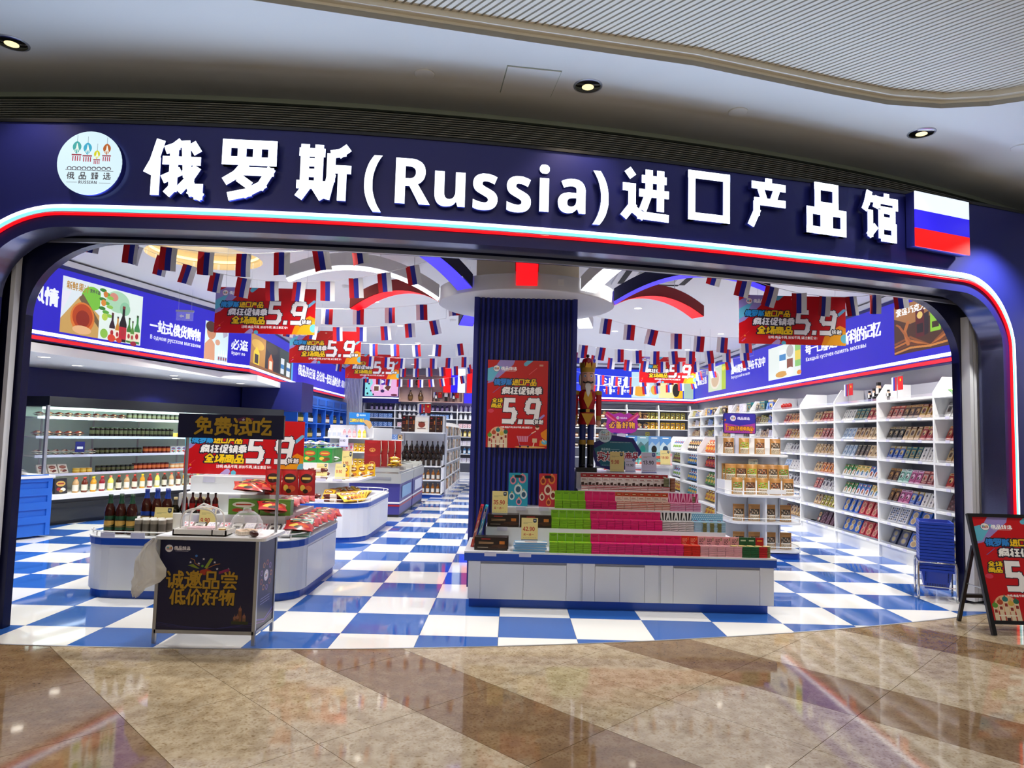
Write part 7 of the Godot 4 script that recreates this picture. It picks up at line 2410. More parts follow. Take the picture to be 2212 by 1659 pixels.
func flag_pair(at: Vector3, turn: float, label: String, s: float):
	var t := thing("table_flag_pair", at, label, "table flags", "", turn)
	put(MB.new().tube([Vector3.ZERO, V(0, s, 0)], 0.004, 6).done(), "pole", t, M.steel)
	var b := MB.new()
	b.lathe([[0.03, 0.0], [0.03, 0.008], [0.0, 0.012]], 12)
	put(b.done(), "foot", t, M.steel)
	put(MB.new().tube([V(-s * 0.45, s, 0), V(s * 0.45, s * 1.06, 0)], 0.003, 6).done(), "crossbar", t, M.steel)
	b = MB.new()
	for i in 3:
		b.c = [lin("e8e8ec"), lin("1d2f9a"), lin("b81c24")][i]
		b.box(V(-s * (0.44 - i * 0.13), s * 0.4, -0.002), V(-s * (0.31 - i * 0.13), s * 0.98, 0.002))
	put(b.done(), "tricolour_flag", t, M.tinted)
	b = MB.new()
	b.c = lin("c81c18")
	b.box(V(s * 0.05, s * 0.42, -0.002), V(s * 0.44, s * 1.0, 0.002))
	b.c = lin("f0d020")
	b.box(V(s * 0.22, s * 0.8, 0.002), V(s * 0.3, s * 0.9, 0.0035))
	put(b.done(), "red_flag", t, M.tinted)

func small_soldier(at: Vector3, turn: float, h: float, label: String, group: String):
	var key := "soldier%.2f" % h
	if not meshes.has(key):
		var b := MB.new()
		for k in [["17181c", -0.12, 0.0, -0.02, 0.38], ["17181c", 0.02, 0.0, 0.12, 0.38], ["e8e6e0", -0.14, 0.38, 0.14, 0.68], ["17181c", -0.24, 0.4, -0.14, 0.66], ["17181c", 0.14, 0.4, 0.24, 0.66], ["e8c4a8", -0.09, 0.68, 0.09, 0.82], ["17181c", -0.1, 0.82, 0.1, 1.0], ["a8241c", -0.2, -0.03, 0.2, 0.0]]:
			b.c = lin(k[0])
			b.box(V(k[1], k[2] + 0.03, -0.08) * h, V(k[3], k[4] + 0.03, 0.08) * h)
		meshes[key] = b.done()
	single(meshes[key], "toy_soldier", M.tinted, at, label, "figure", group, turn)

func jar_row(f: Transform3D, x0: float, x1: float, y: float, z: float, step: float, mesh: Mesh, m: Material, called: String, label: String, cat: String, group: String):
	var x := x0
	while x < x1:
		goods(f, V(x, y, z), mesh, m, called, label, cat, group)
		x += step

func cooler():
	var a := P(-7.1, -10.7)
	var b2 := P(-5.05, -15.5)
	var f := frame_at(a, b2)
	var l := a.distance_to(b2)
	var t := thing("open_cooler", f.origin, "long open wall cooler with black base and pale green lining", "cooler", "", f.basis.get_euler().y)
	put(bx(V(0, 0.06, -0.86), V(l, 0.4, -0.04)), "base", t, M.cooler_black)
	put(bx(V(0, 0.0, -0.82), V(l, 0.06, -0.1)), "plinth", t, M.black_plastic)
	put(bx(V(0, 0.27, -0.04), V(l, 0.34, 0.0)), "bumper", t, M.black_plastic)
	put(bx(V(0, 0.4, -0.86), V(l, 0.47, 0.0)), "deck_front", t, M.white_plastic)
	put(bx(V(0, 0.47, -0.9), V(l, 1.9, -0.84)), "back_panel", t, M.cooler_green)
	put(bx(V(0, 1.84, -0.9), V(l, 2.0, -0.02)), "canopy", t, M.cooler_black)
	put(bx(V(0.04, 1.8, -0.24), V(l - 0.04, 1.836, -0.12)), "tube_light", t, M.glow_cooler)
	put(bx(V(l - 0.05, 0.06, -0.9), V(l, 1.9, -0.02)), "end_panel", t, M.cooler_black)
	put(bx(V(-0.012, 0.47, -0.86), V(0.0, 1.84, -0.03)), "end_glass", t, M.clear_glass)
	put(bx(V(-0.03, 0.4, -0.05), V(0.012, 1.86, -0.01)), "end_post", t, M.alu)
	for i in int(l / 0.9):
		put(bx(V(0.9 * i + 0.42, 0.5, -0.842), V(0.9 * i + 0.45, 1.8, -0.834)), "slotted_rail", t, M.alu)
	var ys := [0.77, 1.07, 1.37, 1.68]
	for i in 4:
		put(bx(V(0.01, ys[i] - 0.018, -0.84), V(l - 0.05, ys[i], -0.3)), "shelf_board", t, M.white_plastic)
		put(bx(V(0.01, ys[i] - 0.03, -0.3), V(l - 0.05, ys[i] + 0.012, -0.294)), "price_rail", t, M.shop_tag)
	area(t, V(l * 0.5, 1.795, -0.18), V(l * 0.5, 0.5, -0.5), P(l - 0.2, 0.1), 5.0, Color("e2fff4"))
	# goods
	var dj := can_mesh("jar_dark", 0.043, 0.11, "201c1a", "3a4a30", "5a5a3a")
	var rj := can_mesh("jar_red", 0.046, 0.13, "5a1c16", "2a1814", "c86a3a")
	var yj := can_mesh("jar_yellow", 0.052, 0.08, "d8a428", "f0e0a0", "e8c860")
	var oj := can_mesh("jar_orange", 0.046, 0.11, "d88a4a", "8ac0d8", "f0d8b0")
	jar_row(f, 0.1, 1.6, 1.68, -0.4, 0.16, pillow("sausage", 0.15, 0.1, 0.07), M.pack, "sausage_pack", "red sausage pack on the top shelf of the cooler", "sausage pack", "sausage packs in the cooler")
	jar_row(f, 1.68, 3.3, 1.68, -0.4, 0.1, dj, M.tinted, "caviar_tin", "dark tin on the top shelf of the cooler", "tin", "tins on the top cooler shelf")
	jar_row(f, 0.1, 0.9, 1.37, -0.42, 0.17, pillow("sausage", 0.16, 0.1, 0.08), M.pack, "sausage_pack", "red sausage pack on the second cooler shelf", "sausage pack", "sausage packs on the second shelf")
	jar_row(f, 1.0, 2.6, 1.37, -0.4, 0.088, can_mesh("jar_tall", 0.041, 0.16, "1d1c18", "2e3a26", "4a4a36"), M.tinted_gloss, "dark_jar", "tall dark jar on the second cooler shelf", "jar", "dark jars on the second cooler shelf")
	jar_row(f, 2.65, 3.4, 1.37, -0.4, 0.11, yj, M.tinted, "cheese_tub", "yellow tub on the second cooler shelf", "tub", "yellow tubs in the cooler")
	jar_row(f, 0.12, 1.05, 1.07, -0.42, 0.15, pillow("meat_tray", 0.14, 0.12, 0.08), M.pack, "meat_pack", "tan meat pack on the third cooler shelf", "meat pack", "meat packs on the third shelf")
	jar_row(f, 1.1, 2.0, 1.07, -0.4, 0.091, dj, M.tinted_gloss, "dark_jar", "squat dark jar on the third cooler shelf", "jar", "dark jars on the third cooler shelf")
	jar_row(f, 2.05, 2.6, 1.07, -0.4, 0.096, rj, M.tinted_gloss, "red_jar", "red brown jar on the third cooler shelf", "jar", "red jars on the third cooler shelf")
	jar_row(f, 2.65, 3.5, 1.07, -0.4, 0.125, pouch("bag_white", 0.12, 0.13, 0.06), M.pack, "dumpling_bag", "white and yellow bag on the third cooler shelf", "snack bag", "bags on the third cooler shelf")
	for i in 3:
		goods(f, V(0.22 + 0.17 * i, 0.775, -0.4), pack_box("meat_tray", 0.15, 0.16, 0.03), M.pack, "meat_tray", "white meat tray leaning at the near end of the fourth cooler shelf", "meat tray", "meat trays in the cooler", -0.5)
	jar_row(f, 0.78, 1.1, 0.77, -0.42, 0.11, yj, M.tinted, "cheese_tub", "amber tub on the fourth cooler shelf", "tub", "amber tubs in the cooler")
	jar_row(f, 1.15, 1.8, 0.77, -0.4, 0.091, dj, M.tinted_gloss, "dark_jar", "squat dark jar on the fourth cooler shelf", "jar", "dark jars on the fourth cooler shelf")
	jar_row(f, 1.85, 2.6, 0.77, -0.4, 0.096, rj, M.tinted_gloss, "red_jar", "red brown jar on the fourth cooler shelf", "jar", "red jars on the fourth cooler shelf")
	jar_row(f, 2.65, 3.5, 0.77, -0.4, 0.1, oj, M.tinted, "fish_tub", "orange and blue tub on the fourth cooler shelf", "tub", "orange tubs in the cooler")
	goods(f, V(0.12, 0.47, -0.16), pack_box("kraft_tag", 0.12, 0.22, 0.02), M.pack, "price_board", "pale green board at the near end of the cooler deck", "price card", "", -0.15)
	goods(f, V(0.36, 0.47, -0.16), pack_box("bag_black", 0.2, 0.24, 0.06), M.pack, "snack_carton", "black carton with orange fruit at the near end of the cooler deck", "carton", "", -0.15)
	var caps := ["d82c1c", "d82c1c", "e8c81c", "d82c1c"]
	for i in 40:
		var k := (i / 2) % 6
		goods(f, V(0.6 + 0.077 * i, 0.47, -0.16 - 0.09 * (i % 2)), bottle_mesh("juice%d" % k, 0.042, 0.24, ["c8a070", "6a2a1c", "d8982c", "8a1c2a", "e8d860", "3a2418"][k], ["f0e8d8", "e8e0d0", "f4ecd0", "e8d8d8", "f0f0d0", "d8d0c0"][k], caps[k % 4] if i < 31 else ["e8c81c", "d8641c", "2c8a3a"][i % 3], 0.4, 0.62), M.tinted_gloss, "juice_bottle", "small juice bottle with a bright cap on the cooler deck", "bottle", "juice bottles on the cooler deck")
	for i in 12:
		goods(f, V(4.35 + 0.06 * i, [1.07, 0.77][i % 2], -0.4), bottle_mesh("drink%d" % (i % 3), 0.035, 0.22, ["c8402c", "e88a8a", "5a2a6a"][i % 3], "f0e4e0", "f0f0f0"), M.tinted_gloss, "juice_bottle", "red or violet drink bottle at the far end of the cooler shelves", "bottle", "drink bottles at the far end of the cooler")
	var nt := thing("cooler_notice", f * V(0.72, 1.12, -0.28), "small navy notice on the cooler shelf edge", "notice", "", f.basis.get_euler().y)
	put(bx(V(-0.08, 0.0, 0), V(0.08, 0.17, 0.004)), "sheet", nt, M.navy_panel)
	put(bx(V(-0.05, 0.05, 0.004), V(0.05, 0.09, 0.006)), "white_line", nt, M.white_plastic)

func cash_counter():
	var f := frame_at(P(-7.6, -7.4), P(-6.42, -9.85))
	var l := 2.72
	var t := thing("cash_counter", f.origin, "bright blue cash counter with white, navy and red stripes", "counter", "", f.basis.get_euler().y)
	put(bx(V(0, 0.03, -0.6), V(l, 0.82, -0.02)), "body", t, M.wine_blue)
	put(bx(V(-0.02, 0.82, -0.64), V(l + 0.02, 0.855, 0.02)), "top_board", t, M.shelf_white)
	put(bx(V(l - 1.7, 0.46, -0.02), V(l - 0.62, 0.55, -0.012)), "white_stripe", t, M.white_plastic)
	put(bx(V(l - 1.7, 0.37, -0.02), V(l - 0.62, 0.46, -0.012)), "navy_stripe", t, M.navy_panel)
	put(bx(V(l - 1.7, 0.28, -0.02), V(l - 0.62, 0.37, -0.012)), "red_stripe", t, M.red_box)
	put(bx(V(l - 0.62, 0.03, -0.02), V(l - 0.56, 0.82, 0.0)), "stile", t, M.wine_blue)
	put(bx(V(l - 0.06, 0.03, -0.02), V(l, 0.82, 0.0)), "stile", t, M.wine_blue)
	for i in 4:
		put(bx(V(l - 0.56, 0.2 + 0.19 * i, -0.02), V(l - 0.06, 0.3 + 0.19 * i, 0.0)), "slat", t, M.wine_blue)
	var m := thing("cash_monitor", f * V(l - 1.1, 0.855, -0.25), "black cash register monitor on the blue counter", "monitor", "", f.basis.get_euler().y + 0.2)
	put(bx(V(-0.03, 0, -0.03), V(0.03, 0.34, 0.03)), "stand", m, M.black_plastic)
	put(bx(V(-0.12, 0, -0.1), V(0.12, 0.015, 0.1)), "foot", m, M.black_plastic)
	put(bx(V(-0.2, 0.28, 0.03), V(0.2, 0.58, 0.06)), "screen_case", m, M.black_plastic)
	put(bx(V(-0.185, 0.295, 0.06), V(0.185, 0.565, 0.062)), "screen_glass", m, M.navy_dark)
	var n := thing("alcohol_notice", f * V(l - 0.95, 0.855, -0.08), "black and gold notice block on the blue counter", "notice", "", f.basis.get_euler().y + 0.25)
	put(bx(V(-0.16, 0, -0.1), V(0.16, 0.3, 0.0)), "block", n, M.black_plastic)
	put(bx(V(-0.15, 0.01, 0.0), V(0.15, 0.29, 0.003)), "printed_face", n, M.alcohol_notice)
	for i in 4:
		goods(f, V(l - 0.32 - 0.02 * i, 0.856 + 0.02 * i, -0.25), pillow("box_white", 0.22, 0.16, 0.02), M.pack, "folded_bag", "pale folded carrier bag lying on the counter end", "carrier bag", "folded bags on the counter", 0.0, 0.2 * i)

func freezers():
	for k in 2:
		var z := -12.98 - k * 1.72
		var t := thing("chest_freezer", V(-2.5, 0, z), ["grey chest freezer with sliding glass lids beside the sausage island", "second chest freezer behind, with white lettering on its side"][k], "freezer")
		put(bx(V(-0.48, 0.05, -1.62), V(0.47, 0.62, 0)), "body", t, M.freezer_print)
		put(bx(V(-0.47, 0.0, -1.6), V(0.46, 0.18, -0.02)), "plinth", t, M.cooler_black)
		put(bx(V(-0.485, 0.2, -1.625), V(0.475, 0.23, 0.004)), "red_band", t, M.red_box)
		put(bx(V(-0.485, 0.25, -1.625), V(0.475, 0.28, 0.004)), "white_band", t, M.white_plastic)
		put(bx(V(-0.5, 0.62, -1.64), V(0.49, 0.8, 0.02)), "rim", t, M.grille_grey)
		var lid := MB.new()
		var pts := []
		for j in 2:
			for i in 7:
				var u := i / 6.0
				pts.append(V(-0.46 + 0.91 * u, 0.8 + 0.1 * sin(PI * u * 0.9), -1.6 if j == 1 else -0.02))
		lid.sheet(pts, 7, 2)
		put(lid.done(), "glass_lid", t, M.clear_glass)
		put(bx(V(-0.46, 0.7, -1.6), V(0.45, 0.72, -0.02)), "frozen_goods", t, M.white_plastic)
		for x in [-0.46, 0.45]:
			put(bx(V(x - 0.015, 0.8, -1.6), V(x + 0.015, 0.83, 0)), "lid_rail", t, M.alu)
		for zz in [0.0, -0.8, -1.58]:
			put(bx(V(-0.46, 0.83, zz - 0.03), V(0.45, 0.9, zz)), "lid_frame", t, M.grille_grey)
		put(bx(V(-0.36, 0.7, 0.02), V(0.3, 0.74, 0.035)), "handle", t, M.alu)
		put(bx(V(0.476, 0.34, -1.4), V(0.48, 0.56, -0.25)), "side_print", t, M.white_print if k == 1 else M.ice_print)
	# red gift boxes with ribbons on the freezer edge of the island
	for i in 8:
		var t := thing("red_gift_box", V(-2.62 + 0.115 * (i % 4), 0.905 + (0.25 if i > 3 else 0.0), -13.3 - 0.1 * (i % 4)), "tall red gift box with pale ribbon on the first freezer", "gift box", "red gift boxes on the freezer")
		put(pack_box("red_gift", 0.3, 0.25, 0.09), "carton", t, M.pack)
		put(MB.new().tube([V(0.152, 0.24, 0), V(0.165, 0.12, 0.02), V(0.152, 0.02, -0.02)], 0.008, 6).done(), "ribbon", t, M.cream_band)
	for i in 5:
		single(pillow("bag_yellow", 0.2, 0.18, 0.08), "yellow_bag", M.pack_shiny, V(-2.2 + 0.05 * (i % 2), 0.905 + 0.06 * (i / 2), -13.1 - 0.16 * (i % 3)), "yellow bag heaped on the near corner of the freezer", "snack bag", "yellow bags on the freezer", 0.5 * i)

func beer_gondola():
	var t := thing("beer_gondola", V(-2.2, 0, -17.1), "white end shelf stacked with dark beer bottles at the aisle", "shelf unit")
	put(bx(V(-0.45, 0, -0.6), V(0.55, 0.07, 0.0)), "plinth", t, M.counter_blue)
	put(bx(V(-0.5, 0.07, -0.62), V(0.55, 2.0, -0.56)), "back_panel", t, M.shelf_back)
	for y in [0.09, 0.42, 0.76, 1.58]:
		put(bx(V(-0.5 if y > 0.5 else -0.2, y - 0.03, -0.6), V(0.55, y, 0.02)), "shelf_board", t, M.shelf_white)
	put(bx(V(0.52, 0.07, -0.6), V(0.55, 0.76, 0.02)), "side_panel", t, M.shelf_white)
	put(bx(V(-0.2, 0.07, -0.6), V(-0.17, 0.76, 0.02)), "side_panel", t, M.shelf_white)
	for x in [-0.5, 0.53]:
		put(bx(V(x - 0.01, 0.07, -0.6), V(x + 0.015, 2.02, -0.54)), "slotted_post", t, M.alu)
	var o := t.position
	for y in [0.09, 0.42]:
		for i in 5:
			single(bottle_mesh("amber", 0.042, 0.25, "9a5a1c", "e8e4d8", "e0d8c0"), "cider_bottle", M.tinted_gloss, o + V(-0.06 + 0.125 * i, y, -0.1), "amber cider bottle %s below the dark beer" % ("on the bottom shelf" if y < 0.2 else "on the second shelf"), "bottle", "amber bottles at the aisle end")
	for j in 3:
		for i in 8:
			single(bottle_mesh("porter", 0.043, 0.34, "1a1210", "3a2c24", "4a2018"), "porter_bottle", M.tinted_gloss, o + V(-0.46 + 0.13 * i + 0.03 * j, 0.762 + 0.13 * j, -0.08 - 0.14 * j), "dark porter bottle in the %s row of the aisle end" % ["front", "middle", "rear"][j], "bottle", "porter bottles, %s row" % ["front", "middle", "rear"][j])
	put(bx(V(-0.45, 0.76, -0.3), V(0.53, 0.89, -0.15)), "step", t, M.shelf_white)
	put(bx(V(-0.45, 0.76, -0.48), V(0.53, 1.02, -0.3)), "step", t, M.shelf_white)
	for i in 6:
		if i == 2 or i == 3: continue
		single(pack_box("dark_gift", 0.155, 0.4, 0.16), "wine_carton", M.pack, o + V(-0.42 + 0.17 * i, 1.582, -0.15), "dark wine carton on the top shelf of the aisle end", "carton", "dark wine cartons")
	single(pack_box("label_white", 0.32, 0.36, 0.03), "wine_poster", M.pack, o + V(0.0, 1.582, -0.05), "white poster of wine bottles between the dark cartons", "poster")
	flag_pair(o + V(0.02, 1.9, -0.25), 0.0, "pair of small table flags above the dark wine cartons", 0.38)
	# long side towards the aisle: bays with small goods
	var f := frame_at(P(-1.62, -17.75), P(-1.62, -22.6))
	var s := shelving("bottle_gondola", "white shelf unit with bottles running back from the beer end", Transform3D(Basis(Vector3.UP, PI / 2), V(-1.62, 0, -17.75)), 4.85, 5, [0.12, 0.45, 0.8, 1.15, 1.5], 0.45, 1.86, M.shelf_grey)
	var far := MB.new()
	for lv in [0.12, 0.45, 0.8, 1.15, 1.5]:
		for i in 34:
			front_uv(far, ["jar_brown", "label_gold", "label_white", "caviar", "label_amber", "label_green"][(i / 3 + int(lv * 7)) % 6])
			far.t = Transform3D(Basis(Vector3.UP, PI / 2), V(-1.62, 0, -17.75)) * Transform3D(Basis(), V(0.1 + 0.138 * i, lv + 0.002, -0.06))
			far.box(V(-0.055, 0, -0.05), V(0.055, 0.24, 0.05))
	single(far.done(), "bottle_rows", M.pack, Vector3.ZERO, "small bottles and jars in the bays behind the beer end", "bottles").set_meta("kind", "stuff")

func cosmetics_gondola():
	var t := thing("cosmetics_gondola", V(-3.75, 0, -15.9), "white end shelf with coloured spray bottles left of the beer", "shelf unit")
	put(bx(V(-0.5, 0, -0.5), V(0.5, 0.08, 0)), "plinth", t, M.counter_blue)
	put(bx(V(-0.5, 0.08, -0.52), V(0.5, 1.7, -0.48)), "back_panel", t, M.shelf_back)
	for y in [0.4, 0.75, 1.1, 1.42]:
		put(bx(V(-0.52, y - 0.03, -0.48), V(0.52, y, 0.0)), "shelf_board", t, M.shelf_white)
	put(bx(V(0.5, 0.08, -3.0), V(0.53, 1.66, -0.48)), "side_panel", t, M.shelf_white)
	var o := t.position
	for i in 8:
		single(bottle_mesh("spray%d" % (i / 3), 0.038, 0.2, ["e8e8ea", "e8a0a8", "e8cc3a"][i / 3], ["c8d0e0", "f0d0d4", "f4e890"][i / 3], "f4f4f4", 0.3, 0.62), "spray_bottle", M.tinted, o + V(-0.42 + 0.115 * i, 1.422, -0.12), "%s spray bottle on the top shelf left of the beer" % ["white", "pink", "yellow"][i / 3], "bottle", "%s spray bottles" % ["white", "pink", "yellow"][i / 3])
	for y in [0.75, 1.1]:
		for i in 9:
			single(pouch(["bag_white", "label_pink", "bag_yellow"][i / 3], 0.1, 0.19, 0.05), "refill_pouch", M.pack, o + V(-0.42 + 0.105 * i, y + 0.002, -0.1), "soap refill pouch on the %s shelf left of the beer" % ("middle" if y < 1 else "second"), "pouch", "refill pouches")
	card("card_9.90_lilac", o + V(-0.05, 1.2, 0.02), "lilac price card reading 9.90 left of the red gift boxes", 0.2, 0.28)
	var s := thing("promotion_board", o + V(0.2, 1.42, -0.3), "blue and yellow promotion board with a pointing hand", "promotion board")
	put(bx(V(-0.02, 0, -0.01), V(0.14, 0.35, 0.0)), "stem", s, M.shop_tag)
	put(bx(V(-0.22, 0.3, 0.0), V(0.26, 0.58, 0.01)), "board", s, M.sign_hand)
	var h := PackedVector2Array([P(0.18, 0.42), P(0.28, 0.38), P(0.32, 0.28), P(0.26, 0.2), P(0.2, 0.28), P(0.1, 0.38)])
	put(MB.new().plate(h, 0.011, 0.018).done(), "hand", s, M.cardboard)
	# two more rows of small shelves behind, towards the wall
	for k in 2:
		var f := Transform3D(Basis(), V(-3.95 + 0.05 * k, 0, -19.4 - 1.6 * k))
		var far := MB.new()
		shelving("small_goods_shelf", ["low white shelf with small boxes behind the spray bottles", "farther low white shelf with small boxes"][k], f, 0.95, 1, [0.3, 0.65, 1.0, 1.35], 0.4, 1.65, M.shelf_grey, false)
		for lv in [0.3, 0.65, 1.0, 1.35]:
			for i in 7:
				front_uv(far, ["box_white", "bar_black", "box_blue", "bar_tan"][(i / 2 + k) % 4])
				far.t = f * Transform3D(Basis(), V(0.08 + 0.13 * i, lv + 0.002, -0.1))
				far.box(V(-0.055, 0, -0.05), V(0.055, 0.14, 0.05))
		single(far.done(), "small_boxes", M.pack, Vector3.ZERO, ["small boxes on the low shelf behind the spray bottles", "small boxes on the farther low shelf"][k], "boxes").set_meta("kind", "stuff")

func back_shelves():
	# left of the pillar
	var f := Transform3D(Basis(), V(-5.2, 0, -24.45))
	var lv := [0.2, 0.55, 0.85, 1.15, 1.45, 1.75, 2.05, 2.32]
	shelving("toiletry_shelf", "white shelf unit on the back wall with bottles, left of the pillar", f, 4.4, 4, lv, 0.5, 2.56, M.shelf_grey)
	var kinds := [["pump_cream", "pump_yellow"], ["pump_white", "box_white"], ["pump_blue", "pump_blue"], ["pump_blue", "box_white"], ["pump_cream", "pump_yellow"], ["box_blue", "box_pinkish"], ["box_blue", "pump_white"], ["pump_purple", "pump_white"]]
	var words := ["bottom", "second", "third", "fourth", "fifth", "sixth", "seventh", "top"]
	for r in range(1, 8):
		for i in 26:
			if (i > 11 and i < 18 and r < 6) or absf(fposmod(0.1 + 0.166 * i + 0.55, 1.1) - 0.55) < 0.1: continue
			var cell: String = kinds[r][(i / 6) % 2]
			var x := 0.1 + 0.166 * i
			if cell.begins_with("box"):
				goods(f, V(x, lv[r] + 0.001, -0.14), pack_box(cell, 0.15, 0.15, 0.1), M.pack, "care_carton", "small carton on the %s back shelf left of the pillar" % words[r], "carton", "cartons on the back shelf")
			else:
				var c: Array = {"pump_cream": ["d8c89a", "f0ead0"], "pump_yellow": ["e0c040", "f4ecb0"], "pump_white": ["eeeeee", "d8dde6"], "pump_blue": ["4a9ad0", "e8f2fa"], "pump_purple": ["3a2a5a", "b0a0c8"]}[cell]
				goods(f, V(x, lv[r], -0.14), bottle_mesh(cell, 0.05, 0.21, c[0], c[1], "f4f4f4", 0.3, 0.66), M.tinted, "lotion_bottle", "%s lotion bottle on the %s back shelf left of the pillar" % [cell.get_slice("_", 1), words[r]], "bottle", "lotion bottles on the back shelf")
	# right of the pillar
	var g := Transform3D(Basis(), V(1.6, 0, -21.25))
	var lw := [0.25, 0.6, 0.95, 1.25, 1.55, 1.85, 2.15, 2.42]
	shelving("rear_shelf", "white shelf unit on the back wall with jars, right of the pillar", g, 3.9, 4, lw, 0.46, 2.58, M.shelf_grey)
	for r in range(3, 7):
		for i in 24:
			if i > 16 and r < 5: continue
			var y: float = lw[r]
			if i < 8:
				goods(g, V(0.1 + 0.16 * i, y, -0.14), can_mesh("honey%d" % (r % 2), 0.055, 0.13, ["8a4a1c", "3a2218"][r % 2], "2a1a14", "e8dcc8"), M.tinted, "honey_jar", "honey jar on the rear shelf, %s row" % words[r], "jar", "honey jars on the rear shelf")
			elif i < 16 and r > 4:
				goods(g, V(0.12 + 0.16 * i, y, -0.14), pack_box(["bar_brown", "bag_black"][r % 2], 0.15, 0.18, 0.05), M.pack, "dark_carton", "dark carton in the middle of the rear shelf, %s row" % words[r], "carton", "dark cartons on the rear shelf")
			elif i >= 16:
				goods(g, V(0.12 + 0.155 * i, y, -0.14), pouch(["bag_olive", "bag_yellow"][r % 2], 0.13, 0.2, 0.06), M.pack, "tea_pouch", "gold and olive pouch at the right of the rear shelf, %s row" % words[r], "pouch", "gold pouches on the rear shelf")
	# niche with vases above the left back shelf
	var n := thing("display_niche", V(-3.95, 2.62, -24.3), "tan wooden display niche above the back shelf", "display niche")
	put(bx(V(0, 0, -0.14), V(2.25, 0.95, -0.12)), "back_panel", n, M.niche_tan)
	for e in [[0.0, 0.0, 2.25, 0.03], [0.0, 0.55, 1.15, 0.58], [0.0, 0.92, 2.25, 0.95]]: put(bx(V(e[0], e[1], -0.12), V(e[2], e[3], 0.02)), "shelf_board", n, M.niche_tan)
	for x in [0.0, 1.13, 2.22]: put(bx(V(x, 0.03, -0.12), V(x + 0.03, 0.92, 0.02)), "upright", n, M.niche_tan)
	for k in [[0.4, 0.03, "bulbous brown vase, left in the wall niche"], [0.75, 0.03, "dark handled vase, right in the wall niche"], [0.62, 0.58, "small amber vase on the upper niche shelf"]]:
		var b := MB.new()
		b.lathe([[0.05, 0.0, lin("4a3018")], [0.085, 0.12, lin("7a5a34")], [0.09, 0.2, lin("3a2414")], [0.05, 0.27, lin("6a4a2c")], [0.028, 0.34, lin("2e1c10")], [0.035, 0.38, lin("2e1c10")]], 14)
		var o := single(b.done(), "display_vase", M.tinted_gloss, n.position + V(k[0], k[1], -0.05), k[2], "vase")
		if k[1] > 0.5: o.scale = Vector3.ONE * 0.7
	for k in [[1.35, "pair of small table flags, left in the niche"], [1.95, "pair of small table flags, right in the niche"]]: flag_pair(n.position + V(k[0], 0.03, -0.04), 0.0, k[1], 0.34)
	small_soldier(n.position + V(1.65, 0.03, -0.04), 0, 0.42, "black and white toy soldier between the niche flags", "")
	for x in [1.3, 1.92]: small_soldier(n.position + V(x, 0.03, 0.0), 0, 0.26, "small toy soldier under the niche flags", "small soldiers in the niche")
	# pale corrugated column in the corner
	var c := thing("corner_column", V(-5.52, 0, -24.0), "pale grey corrugated column at the back left corner", "column")
	for i in 12:
		put(bx(V(-0.3 + 0.05 * i, 0, -0.1), V(-0.262 + 0.05 * i, CEIL, 0.04)), "rib", c, M.drum_white)
	put(bx(V(-0.32, 0, -0.2), V(0.32, CEIL, 0.0)), "core", c, M.shelf_back)

func wine_shelf():
	var f := frame_at(P(-5.35, -17.4), P(-5.6, -23.6))
	var l := 6.2
	var t := thing("wine_cabinet", f.origin, "bright blue bottle cabinet with lit compartments along the left wall", "cabinet", "", f.basis.get_euler().y)
	put(bx(V(0, 0, -0.4), V(l, 2.5, -0.38)), "back_panel", t, M.wine_dark)
	put(bx(V(0, 2.2, -0.38), V(l, 2.5, 0.0)), "head", t, M.wine_blue)
	put(bx(V(0, 0.0, -0.38), V(l, 0.55, 0.0)), "base", t, M.wine_blue)
	for y in [0.55, 0.95, 1.35, 1.76, 2.18]: put(bx(V(0, y - 0.03, -0.38), V(l, y, 0.0)), "shelf_board", t, M.wine_blue)
	for i in 7: put(bx(V(l * i / 6.0 - 0.03, 0.5, -0.38), V(l * i / 6.0 + 0.03, 2.22, 0.005)), "upright", t, M.wine_blue)
	for i in 6: put(bx(V(l * i / 6.0 + 0.12, 2.27, 0.0), V(l * (i + 1) / 6.0 - 0.12, 2.43, 0.012)), "panel_moulding", t, M.wine_dark)
	var n := 0
	for r in 4:
		var y: float = [0.55, 0.95, 1.35, 1.76][r]
		for i in 6:
			put(bx(V(l * i / 6.0 + 0.2, y + 0.36, -0.3), V(l * i / 6.0 + 0.8, y + 0.37, -0.26)), "lamp_strip", t, M.glow_strip_white)
			for j in 6:
				var k := (n + i * 2 + r) % 4
				goods(f, V(l * i / 6.0 + 0.12 + 0.155 * j, y, -0.12), bottle_mesh("wine%d" % k, 0.045, 0.27, ["1a1a1c", "2a3a22", "5a2a1c", "3a2c24"][k], ["e8e6e0", "c8a850", "e0dcd0", "3a3a3e"][k], ["1a1a1a", "8a1c24", "c89a3a", "2a2a2c"][k]), M.tinted_gloss, "wine_bottle", "dark wine bottle in the %s row of the blue cabinet" % ["lowest", "second", "third", "top"][r], "bottle", "wine bottles in the blue cabinet")
			n += 1

